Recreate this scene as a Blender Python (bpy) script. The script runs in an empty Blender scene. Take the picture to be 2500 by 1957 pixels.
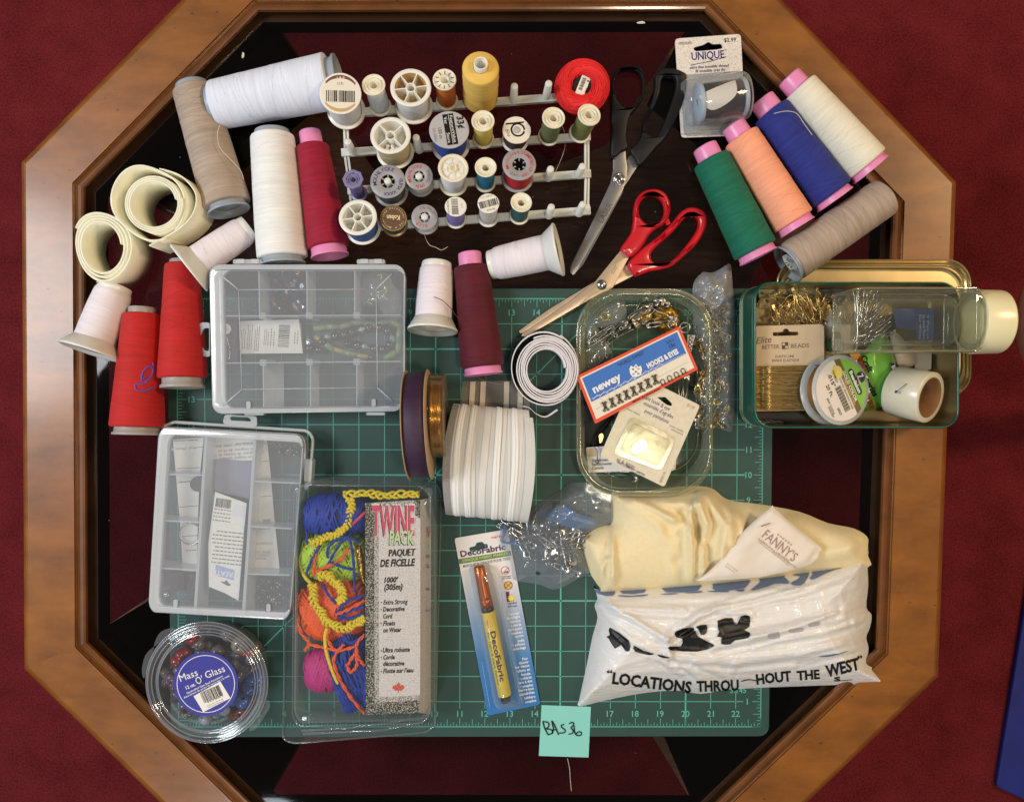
import bpy, bmesh, math, random
import numpy as np
from mathutils import Vector, Matrix
from mathutils.geometry import delaunay_2d_cdt, tessellate_polygon
random.seed(7)
PI = math.pi
# ---------------------------------------------------------------- camera, world, lamps, exposure
K = 0.000413            # metres per unit: one unit is one photo pixel's worth of table top (61.5 units = 1 inch)
F = 1880.0              # focal length and camera height, in units
TILT = math.radians(-1.4)
sc = bpy.context.scene
COL = sc.collection
cd = bpy.data.cameras.new("camera"); cam = bpy.data.objects.new("camera", cd); COL.objects.link(cam)
cd.sensor_width = 36.0; cd.lens = 36.0 * F / 2500.0; cd.clip_start = 0.01; cd.clip_end = 50
cam.location = (0, 0, F * K); cam.rotation_euler = (TILT, 0, 0)
sc.camera = cam
w = bpy.data.worlds.new("World"); sc.world = w; w.use_nodes = True
bg = w.node_tree.nodes["Background"]; bg.inputs[0].default_value = (1.0, 0.93, 0.88, 1); bg.inputs[1].default_value = 1.08

wn, wl_ = w.node_tree.nodes, w.node_tree.links      # a dim room: warm pale ceiling, darker walls, a bright window wall on the left, more bright patches added for reflections
wt = wn.new('ShaderNodeTexCoord')
def _lobe(d, lo, hi):
    v = wn.new('ShaderNodeVectorMath'); v.operation = 'DOT_PRODUCT'; v.inputs[1].default_value = Vector(d).normalized(); wl_.new(wt.outputs['Generated'], v.inputs[0])
    m = wn.new('ShaderNodeMapRange'); m.interpolation_type = 'SMOOTHSTEP'; m.inputs[1].default_value = lo; m.inputs[2].default_value = hi; wl_.new(v.outputs['Value'], m.inputs[0]); return m.outputs[0]
def _tint(fac, c, prev=None):
    x = wn.new('ShaderNodeVectorMath'); x.operation = 'SCALE'; x.inputs[0].default_value = c; wl_.new(fac, x.inputs['Scale'])
    if prev is None: return x.outputs[0]
    a = wn.new('ShaderNodeVectorMath'); a.operation = 'ADD'; wl_.new(prev, a.inputs[0]); wl_.new(x.outputs[0], a.inputs[1]); return a.outputs[0]
wc = _tint(_lobe((0, 0, 1), -.6, .9), (.16, .142, .128))
wc = _tint(_lobe((-.9, .1, .45), .82, .97), (.55, .58, .62), wc)
wc = _tint(_lobe((.55, .75, .5), .9, .98), (.5, .36, .2), wc)
wc = _tint(_lobe((.2, -.9, .4), .9, .98), (.22, .24, .26), wc)
wl_.new(wc, bg.inputs[0])

def area(name, loc, target, power, size, color):
    l = bpy.data.lights.new(name, 'AREA'); l.shape = 'DISK'; l.size = size; l.energy = power; l.color = color
    o = bpy.data.objects.new(name, l); COL.objects.link(o)
    o.location = Vector(loc) * K
    o.rotation_euler = (Vector(target) * K - o.location).to_track_quat('-Z', 'Y').to_euler()
    o['kind'] = 'helper'
    return o
area("window_lamp", (-3650, 560, 3700), (-300, 0, 0), 26, 0.65, (0.95, 0.97, 1.0))
area("ceiling_lamp", (4300, 1700, 4200), (500, 0, 0), 25.5, 0.45, (1.0, 0.72, 0.42))
area("floor_lamp", (-1700, -3300, 3300), (-300, -300, 0), 7, 0.35, (0.80, 0.92, 1.0))
area("second_ceiling_lamp", (1000, -620, 4100), (300, 0, 0), 6.0, 0.2, (1.0, 0.84, 0.62))
sc.view_settings.view_transform = 'Standard'; sc.view_settings.look = 'None'
sc.view_settings.exposure = 0.0; sc.view_settings.gamma = 1.0
sc.view_settings.use_curve_mapping = False
sc.render.engine = 'CYCLES'
cy = sc.cycles
cy.max_bounces = 10; cy.transparent_max_bounces = 40; cy.diffuse_bounces = 3; cy.glossy_bounces = 4
cy.transmission_bounces = 6; cy.caustics_reflective = False; cy.caustics_refractive = False
cy.sample_clamp_indirect = 4.0
try:
    cy.use_denoising = True; cy.denoiser = 'OPENIMAGEDENOISE'
except Exception:
    pass

# ---------------------------------------------------------------- photo geometry
_c, _s = math.cos(TILT), math.sin(TILT)
def P(p, z=0.0):
    """where the ray through photo pixel p meets height z"""
    dx, dy = (p[0] - 1250) / F, -(p[1] - 978.5) / F
    y, zz = dy * _c + _s, dy * _s - _c
    t = (z - F) / zz
    return Vector((dx * t, y * t, z))
def crop(x0, y0, s): return lambda x, y: (x0 + x / s, y0 + y / s)
C1 = crop(350, 80, 3.4164); C2 = crop(780, 100, 5.455); C3 = crop(1130, 100, 5.455); C4 = crop(800, 340, 5.455)
C5 = crop(1140, 340, 5.455); C6 = crop(1380, 120, 2.44); D1 = crop(1620, 60, 2.5883); D2 = crop(150, 380, 2.44)
D3 = crop(470, 610, 3.967); D4 = crop(350, 1000, 3.2222); D5 = crop(680, 1150, 2.512); D6 = crop(330, 1500, 5.176)
E1 = crop(960, 540, 3.881); E2 = crop(960, 880, 4.0667); E3 = crop(1380, 640, 2.9455); E4 = crop(1780, 620, 3.0306)
E5 = crop(1090, 1170, 2.8477); E6 = crop(1380, 1170, 2.7275); E7 = crop(1200, 1680, 3.117)
G1 = crop(2300, 600, 4.27); G3 = crop(1820, 680, 4.617); G4 = crop(2040, 680, 4.617); G5 = crop(1400, 690, 6.327)
G6 = crop(1640, 640, 4.067); G7 = crop(720, 1180, 5.693); G8 = crop(720, 1440, 5.025)
H5 = crop(1850, 1000, 3.967); H6 = crop(1400, 1180, 5.3375); H7 = crop(1220, 1160, 5.693)
def L(c, *xy): return [c(*q) for q in xy]
def mag(z): return 1 - z / F

# ---------------------------------------------------------------- materials
def lin(c):
    return tuple(((v / 255) / 12.92 if v / 255 <= 0.04045 else ((v / 255 + 0.055) / 1.055) ** 2.4) for v in c)
MATS = {}
def _new(name):
    m = bpy.data.materials.new(name); m.use_nodes = True; n = m.node_tree.nodes; l = m.node_tree.links
    MATS[name] = m
    return m, n, l
def _coord(n, l, scale, rot=(0, 0, 0), kind='Object'):
    tc = n.new('ShaderNodeTexCoord'); mp = n.new('ShaderNodeMapping')
    mp.inputs['Scale'].default_value = scale; mp.inputs['Rotation'].default_value = rot
    l.new(tc.outputs[kind], mp.inputs[0]); return mp.outputs[0]
def _noise(n, l, vec, scale, detail=3, rough=.55):
    t = n.new('ShaderNodeTexNoise'); t.inputs['Scale'].default_value = scale; t.inputs['Detail'].default_value = detail
    t.inputs['Roughness'].default_value = rough; l.new(vec, t.inputs['Vector']); return t.outputs['Fac']
def _ramp(n, l, fac, stops):
    r = n.new('ShaderNodeValToRGB'); e = r.color_ramp.elements
    while len(e) < len(stops): e.new(.5)
    for k, (p, c) in enumerate(stops): e[k].position = p; e[k].color = (*c, 1)
    l.new(fac, r.inputs[0]); return r.outputs[0]
def mat(name, rgb, rough=.5, metal=0, spec=.5, vary=0, vscale=60, bump=0, bscale=200, stretch=(1, 1, 1), rot=(0, 0, 0), coat=0, detail=3, sss=0, emit=0):
    """opaque material; vary mixes lighter and darker patches of its own colour, bump roughens it"""
    if name in MATS: return MATS[name]
    m, n, l = _new(name); b = n['Principled BSDF']; c = lin(rgb)
    b.inputs['Base Color'].default_value = (*c, 1); b.inputs['Roughness'].default_value = rough
    b.inputs['Metallic'].default_value = metal; b.inputs['Specular IOR Level'].default_value = spec
    if coat: b.inputs['Coat Weight'].default_value = coat; b.inputs['Coat Roughness'].default_value = .12
    if sss:
        b.inputs['Subsurface Weight'].default_value = sss; b.inputs['Subsurface Radius'].default_value = (.006, .005, .004)
    if vary or bump: vec = _coord(n, l, stretch, rot)
    if vary:
        f = _noise(n, l, vec, vscale, detail)
        lo = tuple(max(0, v * (1 - vary)) for v in c); hi = tuple(min(1, v * (1 + vary)) for v in c)
        l.new(_ramp(n, l, f, [(.3, lo), (.7, hi)]), b.inputs['Base Color'])
    if bump:
        f = _noise(n, l, vec, bscale, detail)
        bp = n.new('ShaderNodeBump'); bp.inputs['Strength'].default_value = bump; bp.inputs['Distance'].default_value = .001
        l.new(f, bp.inputs['Height']); l.new(bp.outputs[0], b.inputs['Normal'])
    return m
def thread(name, rgb, vary=.22):
    """wound thread: fine lines round the axis (local z) with a few crossing diagonals"""
    if name in MATS: return MATS[name]
    m, n, l = _new(name); b = n['Principled BSDF']; c = lin(rgb)
    b.inputs['Roughness'].default_value = .72; b.inputs['Specular IOR Level'].default_value = .3
    b.inputs['Sheen Weight'].default_value = .06; b.inputs['Sheen Roughness'].default_value = .5
    fs = []
    for sc__, rt__, wt__, dt__ in (((30, 30, 1500), (.04, .03, 0), .34, 2), ((14, 14, 330), (.30, .06, 0), .33, 4), ((14, 14, 300), (-.26, .1, 0), .33, 4), ((45, 45, 70), (0, 0, 0), .22, 3)):
        mlt = n.new('ShaderNodeMath'); mlt.operation = 'MULTIPLY'; mlt.inputs[1].default_value = wt__
        l.new(_noise(n, l, _coord(n, l, sc__, rt__), 1, dt__, .62), mlt.inputs[0]); fs.append(mlt.outputs[0])
    acc = fs[0]
    for f in fs[1:]:
        ad = n.new('ShaderNodeMath'); ad.operation = 'ADD'; l.new(acc, ad.inputs[0]); l.new(f, ad.inputs[1]); acc = ad.outputs[0]
    m3 = n.new('ShaderNodeMath'); m3.operation = 'MULTIPLY'; m3.inputs[1].default_value = .82; l.new(acc, m3.inputs[0])
    lo = tuple(v * (1 - vary) for v in c); hi = tuple(min(1, v * (1 + vary)) for v in c)
    l.new(_ramp(n, l, m3.outputs[0], [(.40, lo), (.6, hi)]), b.inputs['Base Color'])
    bp = n.new('ShaderNodeBump'); bp.inputs['Strength'].default_value = .55; bp.inputs['Distance'].default_value = .0006
    l.new(m3.outputs[0], bp.inputs['Height']); l.new(bp.outputs[0], b.inputs['Normal'])
    return m
def clear(name, tint=(245, 248, 250), milk=.06, milkc=(225, 230, 235), rough=.06, refl=.05, edge=.5, bump=0, bscale=60, pw=2.5):
    """see-through plastic or glass sheet: transparent, a little milky, reflecting more at grazing angles"""
    if name in MATS: return MATS[name]
    m, n, l = _new(name); n.remove(n['Principled BSDF']); out = n['Material Output']
    tr = n.new('ShaderNodeBsdfTransparent'); tr.inputs[0].default_value = (*lin(tint), 1)
    df = n.new('ShaderNodeBsdfDiffuse'); df.inputs[0].default_value = (*lin(milkc), 1)
    gl = n.new('ShaderNodeBsdfGlossy'); gl.inputs['Roughness'].default_value = rough
    lw = n.new('ShaderNodeLayerWeight'); lw.inputs[0].default_value = .5
    pwn = n.new('ShaderNodeMath'); pwn.operation = 'POWER'; pwn.inputs[1].default_value = pw; l.new(lw.outputs['Facing'], pwn.inputs[0])
    ma = n.new('ShaderNodeMath'); ma.operation = 'MULTIPLY_ADD'; ma.inputs[1].default_value = edge; ma.inputs[2].default_value = milk; ma.use_clamp = True
    l.new(pwn.outputs[0], ma.inputs[0])
    mg = n.new('ShaderNodeMath'); mg.operation = 'MULTIPLY_ADD'; mg.inputs[1].default_value = .6; mg.inputs[2].default_value = refl; mg.use_clamp = True
    l.new(pwn.outputs[0], mg.inputs[0])
    s1 = n.new('ShaderNodeMixShader'); l.new(ma.outputs[0], s1.inputs[0]); l.new(tr.outputs[0], s1.inputs[1]); l.new(df.outputs[0], s1.inputs[2])
    s2 = n.new('ShaderNodeMixShader'); l.new(mg.outputs[0], s2.inputs[0]); l.new(s1.outputs[0], s2.inputs[1]); l.new(gl.outputs[0], s2.inputs[2])
    if bump:
        f = _noise(n, l, _coord(n, l, (1, 1, 1)), bscale, 3, .6)
        bp = n.new('ShaderNodeBump'); bp.inputs['Strength'].default_value = bump; bp.inputs['Distance'].default_value = .002
        l.new(f, bp.inputs['Height'])
        for q in (gl, lw, df): l.new(bp.outputs[0], q.inputs['Normal'])
    l.new(s2.outputs[0], out.inputs[0])
    return m
def ink(name, rgb): return mat(name, rgb, .6, spec=.3)

BLACK = ink('black ink', (18, 17, 18)); GREY_INK = ink('grey ink', (120, 116, 112)); NAVY = ink('navy ink', (34, 38, 110))
WHITE_INK = ink('white ink', (228, 226, 222)); BROWN_INK = ink('brown ink', (96, 62, 58)); RED_INK = ink('red ink', (190, 46, 52))
PALE_GREY = ink('pale grey ink', (168, 162, 156))
PAPER = mat('paper white', (226, 222, 214), .7, vary=.03, vscale=300)
STEEL = mat('steel wire', (168, 166, 164), .28, 1); GOLD = mat('gilt wire', (198, 172, 116), .28, 1)

# ---------------------------------------------------------------- mesh builder
U = {}
def smoothpoly(pts, n=6, closed=True):
    """Catmull-Rom through 2-D or 3-D points"""
    pts = [Vector(p) for p in pts]; N = len(pts); out = []
    for i in range(N if closed else N - 1):
        g = (lambda k: pts[k % N]) if closed else (lambda k: pts[max(0, min(N - 1, k))])
        a, b, c, d = g(i - 1), g(i), g(i + 1), g(i + 2)
        for j in range(n):
            t = j / n
            out.append(.5 * ((2 * b) + (c - a) * t + (2 * a - 5 * b + 4 * c - d) * t * t + (3 * b - a - 3 * c + d) * t ** 3))
    if not closed: out.append(pts[-1])
    return out
def roundrect(x0, y0, x1, y1, r, n=6):
    out = []
    for cx, cy_, a in ((x1 - r, y1 - r, 0), (x0 + r, y1 - r, 90), (x0 + r, y0 + r, 180), (x1 - r, y0 + r, 270)):
        for j in range(n + 1):
            t = math.radians(a + 90 * j / n); out.append((cx + r * math.cos(t), cy_ + r * math.sin(t)))
    return out
def roundpoly(pts, r, n=4):
    """polygon with its corners rounded by about r"""
    out = []; N = len(pts); pts = [Vector(p[:2]) for p in pts]
    for i in range(N):
        a, b, c = pts[i - 1], pts[i], pts[(i + 1) % N]
        u, v = (a - b), (c - b); d = min(r, u.length * .45, v.length * .45)
        p0, p2 = b + u.normalized() * d, b + v.normalized() * d
        for j in range(n + 1):
            t = j / n; out.append(tuple(p0 * (1 - t) ** 2 + b * 2 * t * (1 - t) + p2 * t * t))
    return out
class MB:
    def __init__(s): s.v = []; s.f = []; s.m = []; s.sm = []; s.mats = []
    def mi(s, m):
        if m not in s.mats: s.mats.append(m)
        return s.mats.index(m)
    def add(s, vs, fs, m, smooth=False, M=None):
        o = len(s.v)
        s.v.extend([(M @ Vector(q)) if M is not None else Vector(q) for q in vs])
        k = s.mi(m)
        for f in fs: s.f.append(tuple(i + o for i in f)); s.m.append(k); s.sm.append(smooth)
        return s
    def box(s, lo, hi, m, M=None):
        x0, y0, z0 = lo; x1, y1, z1 = hi
        return s.add([(x0, y0, z0), (x1, y0, z0), (x1, y1, z0), (x0, y1, z0), (x0, y0, z1), (x1, y0, z1), (x1, y1, z1), (x0, y1, z1)],
                     [(3, 2, 1, 0), (4, 5, 6, 7), (0, 1, 5, 4), (1, 2, 6, 5), (2, 3, 7, 6), (3, 0, 4, 7)], m, False, M)
    def lathe(s, prof, m, seg=40, M=None, smooth=True, sx=1, sy=1):
        n = len(prof); vs = []
        for j in range(seg):
            a = 2 * PI * j / seg
            for r, z in prof: vs.append((r * math.cos(a) * sx, r * math.sin(a) * sy, z))
        fs = [(j * n + i, ((j + 1) % seg) * n + i, ((j + 1) % seg) * n + i + 1, j * n + i + 1) for j in range(seg) for i in range(n - 1)]
        return s.add(vs, fs, m, smooth, M)
    def disc(s, r, z, m, seg=36, M=None, r0=0):
        if r0: return s.lathe([(r, z), (r0, z)], m, seg, M, False)
        vs = [(r * math.cos(2 * PI * j / seg), r * math.sin(2 * PI * j / seg), z) for j in range(seg)]
        return s.add(vs, [tuple(range(seg))], m, False, M)
    def tube(s, pts, r, m, n=6, closed=False, M=None, taper=None):
        pts = [Vector(p) for p in pts]; N = len(pts); vs = []
        up = Vector((0, 0, 1)); prev = None
        for i, p in enumerate(pts):
            a = pts[(i - 1) % N] if closed else pts[max(0, i - 1)]; b = pts[(i + 1) % N] if closed else pts[min(N - 1, i + 1)]
            t = (b - a)
            t = t.normalized() if t.length > 1e-9 else Vector((1, 0, 0))
            if prev is None: x = t.orthogonal().normalized()
            else:
                x = prev - t * prev.dot(t); x = x.normalized() if x.length > 1e-6 else t.orthogonal().normalized()
            prev = x; y = t.cross(x); rr = r if taper is None else r * taper(i / max(1, N - 1))
            for k in range(n): vs.append(p + (x * math.cos(2 * PI * k / n) + y * math.sin(2 * PI * k / n)) * rr)
        fs = [(i * n + k, i * n + (k + 1) % n, ((i + 1) % N) * n + (k + 1) % n, ((i + 1) % N) * n + k) for i in range(N if closed else N - 1) for k in range(n)]
        if not closed: fs += [tuple(range(n))[::-1], tuple((N - 1) * n + k for k in range(n))]
        return s.add(vs, fs, m, True, M)
    def prism(s, poly, z0, z1, m, holes=(), M=None, side=None, bev=0, pix=True):
        """outline (photo pixels at height z1, or plain units with pix=False) made a slab from z0 to z1"""
        rings = [list(poly)] + [list(h) for h in holes]
        def area2(r): return sum(r[i - 1][0] * r[i][1] - r[i][0] * r[i - 1][1] for i in range(len(r)))
        W = [[(P(q, z1) if pix else Vector((q[0], q[1], z1))) for q in r] for r in rings]
        for i, r in enumerate(W):
            a = area2([(q.x, q.y) for q in r])
            if (a < 0) == (i == 0): r.reverse()
        flat = [q for r in W for q in r]
        tris = tessellate_polygon([[Vector((q.x, q.y, 0)) for q in r] for r in W])
        n = len(flat)
        def ori(t):
            a, b, c = (flat[i] for i in t); return t if (b - a).cross(c - a).z > 0 else t[::-1]
        tris = [ori(t) for t in tris]
        if bev:
            top = []; zb = z1 - bev
            for r in W:
                N = len(r)
                for i in range(N):
                    e1 = (r[i] - r[i - 1]); e2 = (r[(i + 1) % N] - r[i])
                    n1 = Vector((-e1.y, e1.x, 0)); n2 = Vector((-e2.y, e2.x, 0))
                    nn = (n1.normalized() if n1.length else n1) + (n2.normalized() if n2.length else n2)
                    nn = nn.normalized() if nn.length > 1e-6 else nn
                    top.append(r[i] + nn * bev)
            layers = [[Vector((q.x, q.y, z0)) for q in flat], [Vector((q.x, q.y, zb)) for q in flat], [Vector((q.x, q.y, z1 - bev * .3)) * .35 + Vector((0, 0, 0)) for q in flat], top]
            layers[2] = [flat[i].lerp(top[i], .35) for i in range(n)]
            for q in layers[2]: q.z = z1 - bev * .3
            for q in layers[3]: q.z = z1
        else:
            layers = [[Vector((q.x, q.y, z0)) for q in flat], flat]
        vs = [q for ly in layers for q in ly]; nl = len(layers)
        s.add(vs, [tuple(i + (nl - 1) * n for i in t) for t in tris], m, bool(bev), M)
        o = len(s.v) - len(vs); k = s.mi(side or m); sides = []; st = 0
        for r in W:
            N = len(r)
            for ly in range(nl - 1):
                for i in range(N):
                    a, b = st + i, st + (i + 1) % N
                    sides.append((a + ly * n, b + ly * n, b + (ly + 1) * n, a + (ly + 1) * n))
            st += N
        for f in sides + [t[::-1] for t in tris]:
            s.f.append(tuple(i + o for i in f)); s.m.append(k); s.sm.append(bool(bev))
        return s
    def flat(s, poly, z, m, holes=(), pix=True, M=None):
        """a printed patch: one face sheet at height z"""
        rings = [[(P(q, z) if pix else Vector((q[0], q[1], z))) for q in r] for r in [poly] + list(holes)]
        fl = [q for r in rings for q in r]; out = []
        for t in tessellate_polygon([[Vector((q.x, q.y, 0)) for q in r] for r in rings]):
            a, b, c = (fl[i] for i in t); out.append(t if (b - a).cross(c - a).z > 0 else t[::-1])
        return s.add(fl, out, m, False, M)
    def line(s, pts, wd, z, m, pix=True, M=None):
        """a printed or drawn stroke of width wd"""
        W = [(P(q, z) if pix else Vector((q[0], q[1], z))) for q in pts]; vs = []
        for i, p in enumerate(W):
            t = (W[min(i + 1, len(W) - 1)] - W[max(i - 1, 0)]); t.z = 0; t.normalize()
            nn = Vector((-t.y, t.x, 0)) * wd / 2; vs += [p + nn, p - nn]
        return s.add(vs, [(2 * i, 2 * i + 1, 2 * i + 3, 2 * i + 2) for i in range(len(W) - 1)], m, False, M)
    def text(s, body, ctr, h, ang, z, m, wd=None, bold=0, shear=0, drape=None, M=None, pix=True):
        """lettering with capitals h pixels tall (wd pixels long) centred at pixel ctr, turned ang degrees anticlockwise"""
        vs, fs, bb = glyphs(body, bold, shear)
        k = h / .70; cx, cyy = (bb[0] + bb[2]) / 2, .35 if bb[3] > .5 else (bb[1] + bb[3]) / 2
        kx = k if wd is None else wd / max(1e-6, bb[2] - bb[0])
        ca, sa = math.cos(math.radians(ang)), math.sin(math.radians(ang)); out = []
        for x, y in vs:
            X, Y = (x - cx) * kx, (y - cyy) * k
            q = (ctr[0] + X * ca - Y * sa, ctr[1] - (X * sa + Y * ca)) if pix else (ctr[0] + X * ca - Y * sa, ctr[1] + X * sa + Y * ca)
            out.append(q)
        if drape is not None:
            out, fs = subdiv2(out, fs, 7.0)
            zs = drape.z(np.array(out)); W = [P(q, zz + z) for q, zz in zip(out, zs)]
        else: W = [P(q, z) if pix else Vector((q[0], q[1], z)) for q in out]
        return s.add(W, fs, m, False, M)
    def greek(s, ctr, wd, ht, rows, ang, z, m, seed=0, M=None, pix=True, ragged=.25, drape=None):
        """print too small to read: rows of broken dashes"""
        rnd = random.Random(seed); ca, sa = math.cos(math.radians(ang)), math.sin(math.radians(ang)); sg = -1 if pix else 1
        for r in range(rows):
            y = ht / 2 - ht * (r + .5) / rows; x = -wd / 2; end = wd / 2 - rnd.random() * ragged * wd; hh = ht / rows * .15
            while x < end:
                l_ = min(rnd.uniform(.03, .11) * wd + hh * 2, end - x)
                q = [(ctr[0] + a * ca - b * sa, ctr[1] + sg * (a * sa + b * ca)) for a, b in ((x, y - hh), (x + l_, y - hh), (x + l_, y + hh), (x, y + hh))]
                if drape is not None:
                    zs = drape.z(np.array(q)); s.add([P(t, zz + z) for t, zz in zip(q, zs)], [(0, 1, 2, 3)], m)
                else: s.flat(q, z, m, pix=pix, M=M)
                x += l_ + hh * 1.6
        return s
    def barcode(s, ctr, wd, ht, ang, z, m=None, seed=1, M=None, pix=True):
        rnd = random.Random(seed); ca, sa = math.cos(math.radians(ang)), math.sin(math.radians(ang)); sg = -1 if pix else 1
        x = -wd / 2
        while x < wd / 2:
            b = rnd.choice((.012, .02, .03, .045)) * wd
            q = [(ctr[0] + a * ca - y * sa, ctr[1] + sg * (a * sa + y * ca)) for a, y in ((x, -ht / 2), (x + b, -ht / 2), (x + b, ht / 2), (x, ht / 2))]
            s.flat(q, z, m or BLACK, pix=pix, M=M); x += b + rnd.choice((.014, .022, .034)) * wd
        return s
    def mesh(s, name, Minv=None):
        me = bpy.data.meshes.new(name)
        co = [((Minv @ q) if Minv is not None else q) * K for q in s.v]
        me.from_pydata([tuple(q) for q in co], [], s.f)
        for m in s.mats: me.materials.append(m)
        me.polygons.foreach_set('material_index', s.m); me.polygons.foreach_set('use_smooth', s.sm); me.update()
        return me
_G = {}
def _fill(body, bold, shear):
    key = (body, bold, shear)
    if key not in _G:
        c = bpy.data.curves.new('lettering', 'FONT'); c.body = body; c.size = 1; c.offset = bold; c.shear = shear; c.resolution_u = 2
        o = bpy.data.objects.new('lettering', c); COL.objects.link(o); dg = bpy.context.evaluated_depsgraph_get()
        e = o.evaluated_get(dg); me = e.to_mesh()
        vs = [(q.co.x, q.co.y) for q in me.vertices]; fs = [tuple(p.vertices) for p in me.polygons]; a = sum(p.area for p in me.polygons)
        e.to_mesh_clear(); bpy.data.objects.remove(o); bpy.data.curves.remove(c)
        xs = [q[0] for q in vs] or [0]; ys = [q[1] for q in vs] or [0]
        _G[key] = (vs, fs, (min(xs), min(ys), max(xs), max(ys)), a)
    return _G[key]
def glyphs(body, bold=0, shear=0):
    """outline mesh of a word; thick strokes that would fill badly are thinned a little"""
    for b in (bold, bold * .7, bold * .4, 0):
        r = _fill(body, b, shear)
        if b == 0: break
        if r[3] < sum(_fill(ch, b, shear)[3] for ch in body) * .97: continue
        if all(_fill(ch, b, shear)[3] >= _fill(ch, 0, shear)[3] for ch in set(body)): break
    return r[:3]
def subdiv2(vs, fs, mx):
    bm = bmesh.new(); bv = [bm.verts.new((x, y, 0)) for x, y in vs]
    for f in fs:
        try: bm.faces.new([bv[i] for i in f])
        except ValueError: pass
    for _ in range(4):
        es = [e for e in bm.edges if e.calc_length() > mx]
        if not es: break
        bmesh.ops.subdivide_edges(bm, edges=es, cuts=1)
        bmesh.ops.triangulate(bm, faces=[f for f in bm.faces if len(f.verts) > 4])
    bm.verts.index_update()
    r = [(q.co.x, q.co.y) for q in bm.verts], [tuple(q.index for q in f.verts) for f in bm.faces]; bm.free(); return r

# ---------------------------------------------------------------- things and parts
def thing(name, label, cat, at, M=None, group=None):
    o = bpy.data.objects.new(name, None); COL.objects.link(o); o.empty_display_size = .01
    m = M if M is not None else Matrix.Translation(at)
    U[o.name] = m.copy(); q = m.copy(); q.translation = m.translation * K; o.matrix_world = q
    o['label'] = label; o['category'] = cat
    if group: o['group'] = group
    return o
def part(name, mb, parent, label=None, local=False):
    """mesh child of a thing or a part; coordinates are the scene's unless local"""
    m = U[parent.name]; o = bpy.data.objects.new(name, mb.mesh(name, None if local else m.inverted()))
    COL.objects.link(o); o.parent = parent; U[o.name] = m
    if label: o['label'] = label
    return o
def solo(name, mb, label, cat, at=None, M=None, group=None, local=False, kind=None):
    m = M if M is not None else Matrix.Translation(at if at is not None else (0, 0, 0))
    o = bpy.data.objects.new(name, mb.mesh(name, None if local else m.inverted())); COL.objects.link(o)
    U[o.name] = m.copy(); q = m.copy(); q.translation = m.translation * K; o.matrix_world = q
    if kind: o['kind'] = kind
    if label: o['label'] = label
    if cat: o['category'] = cat
    if group: o['group'] = group
    return o
def scatter(src, mats_):
    """copies of a thing with its parts, one for each matrix (units)"""
    for m in mats_:
        c = src.copy(); COL.objects.link(c); q = m.copy(); q.translation = m.translation * K
        c.matrix_world = q; U[c.name] = m
        for ch in src.children:
            d = ch.copy(); COL.objects.link(d); d.parent = c
            for g in ch.children:
                e = g.copy(); COL.objects.link(e); e.parent = d
def frame(origin, zaxis, xhint=(1, 0, 0)):
    z = Vector(zaxis).normalized(); x = Vector(xhint); x = x - z * x.dot(z)
    x = x.normalized() if x.length > 1e-6 else z.orthogonal().normalized()
    y = z.cross(x); m = Matrix((x, y, z)).transposed().to_4x4(); m.translation = Vector(origin); return m
def RZ(p, deg, sc_=1, tx=0, ty=0):
    return Matrix.Translation(p) @ Matrix.Rotation(math.radians(deg), 4, 'Z') @ Matrix.Rotation(math.radians(tx), 4, 'X') @ Matrix.Rotation(math.radians(ty), 4, 'Y') @ Matrix.Scale(sc_, 4)

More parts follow.
